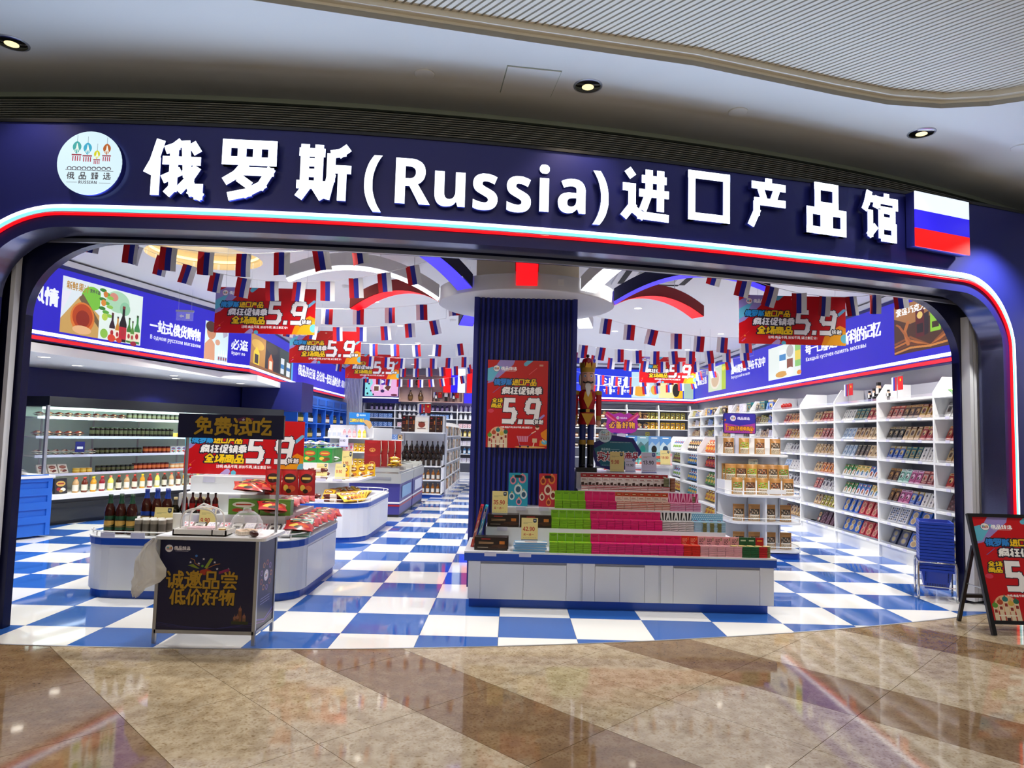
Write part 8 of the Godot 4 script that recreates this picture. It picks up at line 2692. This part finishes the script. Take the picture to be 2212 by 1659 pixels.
func bag_gondola():
	var f := frame_at(P(3.05, -13.6), P(3.05, -10.25))
	var l := 3.35
	var lv := [0.12, 0.36, 0.6, 0.85, 1.13, 1.36]
	shelving("bag_gondola", "white shelf unit of colourful snack bags in the right aisle", f, l, 3, lv, 0.42, 1.62, M.shelf_white)
	var nm := {"bag_white": "white", "bag_black": "black", "bag_orange": "orange", "bag_olive": "olive", "bag_blue": "blue", "bag_red": "red", "bag_cyan": "turquoise", "bag_yellow": "yellow", "bag_green": "green"}
	var plan := [["bag_white", "bag_black", "bag_orange"], ["bag_olive", "bag_blue", "bag_red"], ["bag_white", "bag_blue", "bag_green"], ["bag_yellow", "bag_cyan", "bag_yellow"], ["bag_olive", "bag_yellow", "bag_yellow"], ["bag_white", "bag_green", "bag_orange"]]
	for r in 6:
		for bay in 3:
			for i in 7:
				var cell: String = plan[r][bay] if i < 5 else ["bag_yellow", "bag_cyan", "bag_olive"][(r + bay) % 3]
				goods(f, V(1.117 * bay + 0.12 + 0.145 * i, lv[5 - r] + 0.02, -0.12), pouch(cell, 0.138, 0.21, 0.08), M.pack_shiny, "snack_pouch", "%s snack bag, row %s from the top of the aisle unit" % [nm[cell], ["one", "two", "three", "four", "five", "six"][r]], "snack bag", "snack bags in row %d of the aisle unit" % (r + 1), -0.35, rng.randf_range(-0.06, 0.06))

func nut_endcap():
	var t := thing("nut_endcap", V(3.5, 0, -10.2), "white end shelf with rounded decks full of brown paper nut bags", "shelf unit")
	put(slab(rounded(0.95, 0.8, 0.12), 0.0, 0.07), "plinth", t, M.counter_blue, V(0, 0, 0.3))
	for y in [0.085, 0.46, 0.82]: put(slab(rounded(0.98, 0.84, 0.14), y, y + 0.025), "deck", t, M.counter_white, V(0, 0, 0.3))
	put(bx(V(-0.47, 0.07, -0.12), V(0.47, 1.62, -0.06)), "back_panel", t, M.shelf_white)
	put(bx(V(-0.01, 0.1, -0.05), V(0.01, 0.82, 0.66)), "divider", t, M.counter_white)
	put(bx(V(-0.47, 0.84, -0.06), V(0.35, 1.02, 0.35)), "step", t, M.counter_white)
	put(bx(V(-0.5, 1.36, -0.06), V(0.45, 1.39, 0.28)), "shelf_board", t, M.shelf_white)
	for x in [-0.47, 0.45]: put(bx(V(x - 0.012, 0.07, -0.06), V(x + 0.012, 1.64, -0.03)), "slotted_post", t, M.alu)
	for y in [0.11, 0.485, 0.845]:
		var path := []
		for p in rounded(0.96, 0.82, 0.14): path.append(V(p.x, y + 0.05, 0.3 - p.y))
		put(MB.new().tube(path, 0.006, 6, true).done(), "guard_rail", t, M.white_plastic)
		for i in range(0, path.size(), 5): put(bx(path[i] - V(0.005, 0.05, 0.005), path[i] + V(0.005, 0, 0.005)), "rail_post", t, M.white_plastic)
	var o := t.position
	var cells := ["kraft_b", "kraft_c", "kraft_d", "kraft_e", "kraft_a"]
	var pic := ["green", "brown", "bright green", "orange brown", "dark"]
	for k in [[1.39, 0.1, 4, -0.34, 0.225, "top shelf"], [1.02, 0.1, 5, -0.36, 0.15, "upper step"], [0.845, 0.55, 5, -0.36, 0.175, "rounded deck"], [0.485, 0.55, 4, -0.34, 0.215, "middle deck"], [0.11, 0.55, 4, -0.34, 0.215, "lowest deck"]]:
		for i in k[2]:
			var ci: int = 4 if k[0] < 0.6 else (i + (1 if k[0] > 1.3 else 0)) % 5
			single(pouch(cells[ci], 0.155, 0.225, 0.08), "nut_bag", M.pack, o + V(k[3] + i * k[4], k[0] + 0.003, k[1]), "brown paper nut bag with a %s picture on the %s" % [pic[ci], k[5]], "nut bag", "nut bags on the %s" % k[5], rng.randf_range(-0.15, 0.15))
	for i in 6:
		single(pouch(cells[i % 5], 0.155, 0.225, 0.08), "nut_bag", M.pack, o + V(-0.36 + i * 0.15, 1.023, 0.26), "brown paper nut bag at the front of the upper step, %s picture" % pic[i % 5], "nut bag", "nut bags at the front of the step", rng.randf_range(-0.2, 0.2))
	single(pack_box("kraft_tag", 0.13, 0.22, 0.01), "notice_card", M.pack, o + V(-0.02, 1.1, 0.2), "pale green notice card between the nut bags", "notice card")
	single(bx(V(-0.13, 0, -0.003), V(0.13, 0.06, 0.0)), "price_tag", M.white_plastic, o + V(0.12, 0.87, 0.722), "long white price strip on the rounded nut deck", "price tag")
	var s := thing("promotion_board", o + V(-0.15, 1.39, 0.0), "violet promotion board with hearts above the nut bags", "promotion board")
	put(bx(V(-0.06, 0, -0.01), V(0.06, 0.32, 0.0)), "stem", s, M.shop_tag)
	put(slab(rounded(0.48, 0.3, 0.03), 0.0, 0.012), "board_back", s, M.navy_panel, V(0, 0.44, -0.004)).rotation.x = PI / 2
	put(bx(V(-0.225, 0.3, 0.008), V(0.225, 0.58, 0.014)), "printed_face", s, M.sign_praise)

func middle_tables():
	# low tables between the nutcracker and the snack unit
	for k in [[1.55, -9.9, 0.7, 0.9, 0.95, "white table with teal cartons behind the counter"], [2.35, -12.0, 0.9, 1.0, 1.12, "white table with photo gift boxes in the right aisle"]]:
		var t := thing("display_table", V(k[0], 0, k[1]), k[5], "display table")
		put(bx(V(-k[2] * 0.5, k[4] - 0.05, -k[3]), V(k[2] * 0.5, k[4], 0)), "table_top", t, M.counter_white)
		put(bx(V(-k[2] * 0.5 + 0.05, 0.06, -k[3] + 0.05), V(k[2] * 0.5 - 0.05, k[4] - 0.05, -0.06)), "body", t, M.shelf_back)
		put(bx(V(-k[2] * 0.5 + 0.07, 0, -k[3] + 0.07), V(k[2] * 0.5 - 0.07, 0.06, -0.08)), "plinth", t, M.counter_blue)
	for i in 6:
		single(pack_box("tooth_teal", 0.26, 0.105, 0.2), "paste_carton", M.pack, V(2.1 + 0.27 * (i % 3), 1.12 + 0.107 * (i / 3), -12.3), "teal toothpaste carton in the block on the aisle table", "carton", "teal cartons on the table")
	for i in 4:
		single(pack_box(["photo_alps", "photo_teal", "photo_black", "photo_alps"][i], 0.2, 0.28, 0.06), "photo_gift_box", M.pack, V(2.14 + 0.2 * i, 1.335, -12.35), ["leftmost mountain photo box on the teal cartons", "mountain photo box with green dome shape", "mountain photo box with black dome shape", "rightmost mountain photo box on the teal cartons"][i], "gift box")
	single(pack_box("label_pink", 0.16, 0.2, 0.1), "pink_carton", M.pack, V(2.72, 1.12, -12.12), "pink carton beside the teal cartons", "carton")
	card("card_19.90_yellow", V(2.66, 1.12, -11.95), "yellow price card reading 19.90 beside the pink carton", 0.17, 0.26)
	var s := thing("promotion_board", V(1.58, 0.95, -9.95), "pink cloud promotion board with star streaks", "promotion board")
	put(bx(V(-0.06, 0, -0.01), V(0.06, 0.8, 0.0)), "stem", s, M.shop_tag)
	var pl := PackedVector2Array()
	for p in [[-0.26, 0.98], [-0.2, 1.0], [-0.12, 0.96], [-0.02, 0.99], [0.04, 0.96], [0.1, 0.99], [0.17, 0.95], [0.22, 1.0], [0.27, 0.98], [0.22, 0.88], [0.25, 0.8], [0.2, 0.72], [0.1, 0.68], [0.0, 0.7], [-0.1, 0.68], [-0.19, 0.72], [-0.24, 0.8], [-0.2, 0.88]]: pl.append(P(p[0], p[1]))
	put(MB.new().plate(pl, 0.001, 0.012).done(), "board", s, M.sign_musthave)
	for k in [[-0.25, 0.98], [0.26, 0.98], [-0.24, 0.82], [0.25, 0.82]]:
		var st := PackedVector2Array()
		for i in 10: st.append(P(k[0], k[1]) + Vector2.from_angle(TAU * i / 10 + PI / 2) * (0.035 if i % 2 == 0 else 0.015))
		put(MB.new().plate(st, 0.013, 0.02).done(), "star", s, M.cardboard)
	for i in 5:
		single(pouch(["bag_white", "bag_red", "bag_olive"][i % 3], 0.15, 0.18, 0.07), "snack_pouch", M.pack, V(1.3 + 0.13 * i, 0.95, -10.1), "snack bag on the white table behind the counter", "snack bag", "snack bags on the white table")
# ------------------------------------------------------------------ hanging and small things
func hanging_signs():
	for k in [[-3.07, 2.75, -8.5, "nearest red 5.9 sale banner hanging over the left aisle"], [-3.26, 2.73, -12.0, "second red 5.9 sale banner hanging over the left aisle"], [-3.24, 2.78, -16.0, "farthest red 5.9 sale banner hanging over the left aisle"], [3.24, 2.71, -8.0, "nearest red 5.9 sale banner hanging over the right aisle"], [3.41, 2.79, -15.2, "farther red 5.9 sale banner hanging over the right aisle"]]:
		var t := thing("hanging_sale_sign", V(k[0], k[1], k[2]), k[3], "sale sign", "hanging sale banners")
		put(bx(V(-0.62, 0, -0.004), V(0.62, 0.57, 0.004)), "board", t, M.sale_wide)
		for x in [-0.5, 0.5]: put(MB.new().tube([V(x, 0.57, 0), V(x, CEIL - k[1], 0)], 0.0018, 5).done(), "wire", t, M.steel)

func bunting():
	# strings of paper flags; each is [name, start, end, sag, flags, first stripe on the left]
	var strings := [
		["nearest string over the left aisle", V(-4.05, 3.42, -6.3), V(-1.25, 3.34, -6.2), 0.2, 8, 0],
		["second string over the left aisle", V(-4.3, 3.62, -7.5), V(-0.95, 3.42, -7.35), 0.34, 11, 0],
		["third string over the left aisle", V(-3.6, 3.3, -9.4), V(-0.6, 3.4, -9.2), 0.12, 7, 2],
		["fourth string over the left aisle", V(-3.9, 3.25, -10.4), V(-1.0, 3.28, -10.2), 0.14, 8, 0],
		["fifth string over the left aisle", V(-3.4, 3.16, -12.2), V(-0.4, 3.2, -12.2), 0.06, 8, 2],
		["sixth string over the left aisle", V(-4.0, 3.2, -14.0), V(-0.8, 3.14, -14.0), 0.1, 10, 0],
		["seventh string over the left aisle", V(-4.2, 3.18, -16.2), V(-0.9, 3.2, -16.2), 0.12, 11, 2],
		["rearmost string over the left aisle", V(-4.0, 3.1, -18.6), V(-1.2, 3.14, -18.6), 0.14, 10, 0],
		["nearest string over the right aisle", V(1.9, 3.42, -6.9), V(4.4, 3.34, -7.6), 0.24, 8, 0],
		["second string over the right aisle", V(1.1, 3.22, -9.3), V(3.3, 2.98, -9.3), 0.1, 7, 2],
		["third string over the right aisle", V(1.0, 3.08, -11.2), V(3.9, 3.1, -11.2), 0.1, 10, 2],
		["fourth string over the right aisle", V(1.1, 3.2, -13.2), V(4.6, 3.2, -13.2), 0.16, 11, 0],
		["fifth string over the right aisle", V(1.2, 3.05, -15.4), V(4.6, 3.2, -15.4), 0.2, 11, 2],
		["rearmost string over the right aisle", V(1.4, 2.98, -17.8), V(4.8, 3.1, -17.8), 0.16, 11, 0],
	]
	var cols := [lin("c41420"), lin("2a2f9e"), lin("f2f2f4")]
	var kinds := []
	for v in 8:
		var b := MB.new()
		for i in 3:
			b.c = cols[i if v < 4 else 2 - i]
			var pts := []
			for j in 4:
				for q in 3:
					var x := (i + q / 2.0) / 3.0 - 0.5
					var y := -j / 3.0
					var curl: float = [0.05, -0.08, 0.12, -0.03][v % 4] * sin((x + 0.5) * PI) - [0.0, 0.06, -0.05, 0.1][v % 4] * y * y
					pts.push_back(V(x * 0.15, y * 0.21, curl * 0.25))
			var up := []
			for j in [3, 2, 1, 0]:
				for q in 3: up.append(pts[j * 3 + q])
			b.sheet(up, 3, 4)
		kinds.append(b.done())
	for s in strings:
		var a: Vector3 = s[1]; var e: Vector3 = s[2]
		var t := thing("flag_bunting", a, "string of red, blue and white paper flags, %s" % s[0], "bunting", "flag strings under the ceiling")
		var path := []
		for i in 21:
			var u := i / 20.0
			path.append((e - a) * u - V(0, s[3] * 4.0 * u * (1.0 - u), 0))
		put(MB.new().tube(path, 0.0025, 4).done(), "cord", t, M.white_plastic)
		for q in [Vector3.ZERO, e - a]: put(MB.new().tube([q, V(q.x, CEIL - a.y, q.z)], 0.0015, 4).done(), "hanger_wire", t, M.steel)
		for i in s[4]:
			var u: float = (i + 0.5) / s[4]
			var p := (e - a) * u - V(0, s[3] * 4.0 * u * (1.0 - u), 0)
			var slope: float = -s[3] * 4.0 * (1.0 - 2.0 * u) / (e - a).length() + (e.y - a.y) / (e - a).length()
			var o := put(kinds[rng.randi() % 4 + (4 if s[5] == 2 else 0)], "paper_flag", t, M.tinted_paper, p)
			o.rotation = V(0, rng.randf_range(-0.3, 0.3), slope * 0.8 + rng.randf_range(-0.1, 0.1))

func nutcracker():
	var t := thing("nutcracker_figure", V(0.84, 1.2, -7.72), "tall wooden nutcracker soldier in red and blue beside the pillar", "nutcracker")
	var h := func(r: Array, col: String, seg := 16) -> ArrayMesh:
		var b := MB.new()
		b.c = lin(col)
		b.lathe(r, seg)
		return b.done()
	put(bx(V(-0.11, 0, -0.09), V(0.11, 0.05, 0.09)), "base", t, M.black_plastic)
	for x in [-0.045, 0.045]:
		put(h.call([[0.036, 0.05], [0.034, 0.2], [0.038, 0.3]], "101014"), "boot", t, M.tinted_gloss, V(x, 0, 0))
		put(MB.new().ball(V(x, 0.07, 0.03), V(0.03, 0.02, 0.05), 10, 6).done(), "boot_toe", t, M.black_plastic)
		put(h.call([[0.04, 0.3], [0.04, 0.35]], "a8842c"), "boot_cuff", t, M.tinted, V(x, 0, 0))
		put(h.call([[0.034, 0.35], [0.038, 0.54]], "1d2f7a"), "trouser_leg", t, M.tinted, V(x, 0, 0))
	put(h.call([[0.096, 0.52], [0.1, 0.54], [0.082, 0.64], [0.08, 0.66]], "b01c22", 20), "coat_skirt", t, M.tinted)
	var tri := PackedVector2Array([P(-0.07, 0.64), P(0.07, 0.64), P(0.0, 0.5)])
	put(MB.new().plate(tri, 0.085, 0.1).done(), "gold_apron", t, M.gold)
	put(h.call([[0.083, 0.655], [0.083, 0.69]], "15151a", 20), "belt", t, M.tinted)
	put(bx(V(-0.02, 0.655, 0.08), V(0.02, 0.69, 0.09)), "buckle", t, M.gold)
	put(h.call([[0.078, 0.69], [0.094, 0.8], [0.1, 0.87], [0.07, 0.9], [0.045, 0.91]], "b41c20", 20), "torso", t, M.tinted)
	put(MB.new().plate(PackedVector2Array([P(-0.035, 0.88), P(-0.05, 0.8), P(0.0, 0.69), P(0.05, 0.8), P(0.035, 0.88)]), 0.078, 0.1).done(), "gold_front", t, M.gold)
	for s in [-1, 1]:
		put(h.call([[0.03, 0.57], [0.03, 0.62]], "a8842c"), "cuff", t, M.tinted, V(s * 0.13, 0, 0))
		put(h.call([[0.03, 0.62], [0.032, 0.86], [0.034, 0.865]], "ac1a20"), "arm", t, M.tinted, V(s * 0.13, 0, 0))
		put(h.call([[0.04, 0.85], [0.04, 0.89], [0.0, 0.9]], "b8922f"), "epaulette", t, M.tinted, V(s * 0.125, 0, 0))
		put(MB.new().ball(V(s * 0.13, 0.54, 0.0), V(0.028, 0.035, 0.03), 10, 6).done(), "hand", t, M.skin)
		put(MB.new().ball(V(s * 0.034, 1.055, 0.066), V(0.015, 0.015, 0.01), 10, 6).done(), "eye", t, M.white_plastic)
		put(MB.new().ball(V(s * 0.034, 1.055, 0.074), V(0.008, 0.008, 0.005), 8, 5).done(), "iris", t, M.wine_dark)
		put(bx(V(s * 0.034 - 0.018, 1.078, 0.068), V(s * 0.034 + 0.018, 1.084, 0.074)), "eyebrow", t, M.black_plastic)
		put(MB.new().tube([V(0, 0.992, 0.08), V(s * 0.03, 0.978, 0.082), V(s * 0.055, 0.99, 0.07)], 0.009, 7).done(), "moustache", t, M.black_plastic)
		put(MB.new().ball(V(s * 0.075, 1.02, -0.02), V(0.02, 0.07, 0.04), 8, 6).done(), "white_hair", t, M.white_plastic)
	put(h.call([[0.072, 0.905], [0.076, 0.96], [0.076, 1.1]], "e8b49c", 20), "head", t, M.tinted)
	put(bx(V(-0.012, 1.0, 0.07), V(0.012, 1.05, 0.098)), "nose", t, M.skin)
	put(bx(V(-0.028, 0.945, 0.07), V(0.028, 0.972, 0.082)), "teeth", t, M.white_plastic)
	put(MB.new().plate(PackedVector2Array([P(-0.035, 0.945), P(0.035, 0.945), P(0.018, 0.86), P(0.0, 0.82), P(-0.018, 0.86)]), 0.084, 0.105).done(), "beard", t, M.white_plastic)
	put(h.call([[0.08, 1.1], [0.084, 1.15]], "b8922f", 20), "crown_band", t, M.tinted)
	for i in 8:
		var a := TAU * i / 8
		var b := MB.new()
		b.t = Transform3D(Basis(Vector3.UP, a), Vector3.ZERO)
		b.plate(PackedVector2Array([P(-0.034, 1.15), P(0.034, 1.15), P(0.022, 1.21), P(0, 1.19), P(-0.022, 1.21)]), 0.082, 0.088)
		put(b.done(), "crown_point", t, M.gold)
	put(h.call([[0.07, 1.15], [0.07, 1.2], [0.055, 1.245], [0.02, 1.265], [0.0, 1.268]], "a8141c", 20), "crown_cap", t, M.tinted_gloss)
	put(MB.new().ball(V(0, 1.285, 0), V(0.02, 0.02, 0.02), 10, 6).done(), "finial", t, M.black_plastic)
	put(MB.new().tube([V(-0.16, 0.05, 0.02), V(-0.16, 1.02, 0.02)], 0.008, 8).done(), "staff", t, M.black_plastic)
	put(h.call([[0.014, 0.88], [0.022, 0.96], [0.014, 1.06], [0.02, 1.1]], "a8842c", 10), "staff_head", t, M.tinted, V(-0.16, 0, 0.02))

func basket_stack():
	# nested blue shopping baskets on a chrome stand
	var c := V(4.5, 0, -7.42)
	var turn := -0.45
	var f := Transform3D(Basis(Vector3.UP, turn), c)
	var t := thing("basket_stand", c, "chrome wheeled stand under the blue shopping baskets", "basket stand", "", turn)
	for x in [-0.17, 0.17]:
		for z in [-0.2, 0.2]:
			put(MB.new().tube([V(x, 0.04, z), V(x, 0.34, z), V(x * 0.96, 0.38, z * 0.94)], 0.012, 8).done(), "leg", t, M.chrome)
			put(MB.new().ball(V(x, 0.025, z), V(0.014, 0.025, 0.025), 10, 6).done(), "caster", t, M.alu)
	put(MB.new().tube([V(-0.165, 0.38, -0.195), V(0.165, 0.38, -0.195), V(0.165, 0.38, 0.195), V(-0.165, 0.38, 0.195)], 0.011, 8, true).done(), "top_frame", t, M.chrome)
	put(MB.new().tube([V(-0.17, 0.14, 0.2), V(0.17, 0.14, 0.2)], 0.006, 6).done(), "brace", t, M.chrome)
	put(MB.new().tube([V(-0.17, 0.14, -0.2), V(0.17, 0.14, -0.2)], 0.006, 6).done(), "brace", t, M.chrome)
	var b := MB.new()
	# one basket: four sloping walls, a floor and a rim; the lower ends show as slotted
	var lo := [V(-0.17, 0, -0.11), V(0.17, 0, -0.11), V(0.17, 0, 0.11), V(-0.17, 0, 0.11)]
	var hi := [V(-0.225, 0.24, -0.155), V(0.225, 0.24, -0.155), V(0.225, 0.24, 0.155), V(-0.225, 0.24, 0.155)]
	for i in 4:
		var j := (i + 1) % 4
		b.face(lo[j], lo[i], hi[i], hi[j], b.ur)
	b.face(lo[0], lo[1], lo[2], lo[3], b.ur)
	var wall := b.done()
	b = MB.new()
	for e in [[-0.25, -0.18, 0.25, -0.155], [-0.25, 0.155, 0.25, 0.18], [-0.25, -0.18, -0.225, 0.18], [0.225, -0.18, 0.25, 0.18]]:
		b.box(V(e[0], 0.215, e[1]), V(e[2], 0.246, e[3]))
	var rim := b.done()
	b = MB.new()
	for i in 12:
		b.box(V(-0.14 + i * 0.024, 0.025, 0.1145), V(-0.132 + i * 0.024, 0.07, 0.1235))
	for i in 6:
		for x in [-0.155, 0.147]: b.box(V(x * 1.08, 0.1 + i * 0.02, 0.13 + i * 0.0035), V(x * 1.08 + 0.012, 0.108 + i * 0.02, 0.137 + i * 0.0035))
	var slots := b.done()
	for i in 16:
		var s := thing("shopping_basket", f * V(0, 0.1 + 0.032 * i, 0), "blue plastic shopping basket %s" % ("at the bottom of the stack" if i == 0 else ("on top of the stack" if i == 15 else "nested in the stack")), "shopping basket", "nested blue shopping baskets", turn)
		s.scale = V(0.62, 0.86, 1.05)
		put(wall, "basket_body", s, M.basket_blue)
		put(rim, "rim", s, M.basket_blue)
		if i == 0:
			put(slots, "slots", s, M.navy_dark)

func easel_sign():
	var t := thing("easel_sign", V(4.5, 0, -6.22), "black folding floor stand with a red sale poster at the right edge", "floor sign")
	var lean := 0.3
	var a := Node3D.new()
	a.name = "front_frame"
	t.add_child(a)
	a.rotation.x = -lean
	a.position = V(0, 0, 0.22)
	put(bx(V(-0.36, 0.12, 0.0), V(0.36, 1.0, 0.012)), "poster", a, M.sale_tall)
	for e in [[-0.39, 0.0, -0.355, 1.03], [0.355, 0.0, 0.39, 1.03], [-0.355, 0.09, 0.355, 0.12], [-0.355, 1.0, 0.355, 1.03]]:
		put(bx(V(e[0], e[1], -0.012), V(e[2], e[3], 0.018)), "frame_bar", a, M.black_plastic)
	var r := Node3D.new()
	r.name = "rear_frame"
	t.add_child(r)
	r.rotation.x = 0.3
	r.position = V(0, 0, -0.24)
	for e in [[-0.39, 0.0, -0.36, 0.74], [0.36, 0.0, 0.39, 0.74], [-0.36, 0.24, 0.36, 0.27]]:
		put(bx(V(e[0], e[1], -0.012), V(e[2], e[3], 0.012)), "frame_bar", r, M.black_plastic)
	put(MB.new().tube([V(-0.37, 0.36, 0.1), V(-0.37, 0.36, -0.12)], 0.006, 6).done(), "stay", t, M.steel)

func small_ceiling_things():
	var t := thing("security_camera", V(4.55, 3.48, -8.2), "white dome security camera under the right ceiling", "camera", "", -0.3)
	put(MB.new().lathe([[0.075, 0.08], [0.075, 0.34]], 16).done(), "mount", t, M.white_plastic)
	put(MB.new().ball(V(0, 0.03, 0), V(0.095, 0.09, 0.095), 16, 10).done(), "housing", t, M.white_plastic)
	put(MB.new().ball(V(0, 0.0, 0.07), V(0.045, 0.045, 0.035), 12, 8).done(), "lens", t, M.black_plastic)
	var ac := thing("ceiling_air_unit", V(1.95, CEIL, -9.4), "square white cassette air unit in the shop ceiling", "air unit")
	put(bx(V(-0.55, -0.04, -0.55), V(0.55, 0.0, 0.55)), "panel", ac, M.ceiling_white)
	put(bx(V(-0.3, -0.05, -0.3), V(0.3, -0.04, 0.3)), "intake_grille", ac, M.grille_grey)
	for e in [[-0.4, 0.4, 0.4, 0.48], [-0.4, -0.48, 0.4, -0.4], [-0.48, -0.4, -0.4, 0.4], [0.4, -0.4, 0.48, 0.4]]: put(bx(V(e[0], -0.046, e[1]), V(e[2], -0.04, e[3])), "air_slot", ac, M.black_gap)
	for k in [[-5.35, 3.3, -11.2, "small glass exit sign with arrow hanging over the left aisle", 0.15, "", CEIL], [3.9, 2.86, -14.0, "small exit sign hanging over the right aisle", -0.1, "", CEIL]]:
		var e := thing("exit_sign", V(k[0], k[1], k[2]), k[3], "exit sign", "", k[4])
		put(bx(V(-0.13, 0, -0.006), V(0.13, 0.14, 0.006)), "panel", e, M.clear_acrylic)
		put(bx(V(-0.14, 0.14, -0.012), V(0.14, 0.17, 0.012)), "rail", e, M.alu)
		put(MB.new().plate(PackedVector2Array([P(-0.08, 0.07), P(-0.05, 0.1), P(-0.05, 0.08), P(-0.01, 0.08), P(-0.01, 0.06), P(-0.05, 0.06), P(-0.05, 0.04)]), 0.006, 0.009).done(), "arrow", e, M.white_plastic)
		put(bx(V(0.02, 0.03, 0.006), V(0.08, 0.11, 0.009)), "pictogram", e, M.white_plastic)
		for x in [-0.1, 0.1]: put(MB.new().tube([V(x, 0.17, 0), V(x, k[6] - k[1], 0)], 0.002, 5).done(), "wire", e, M.steel)
	for k in [[-1.2, -13.6], [2.9, -8.9], [-2.6, -10.6]]:
		single(MB.new().lathe([[0.03, -0.05], [0.06, -0.035], [0.065, 0.0]], 14).done(), "smoke_detector", M.white_plastic, V(k[0], CEIL, k[1]), "small white smoke detector on the shop ceiling", "smoke detector", "smoke detectors")
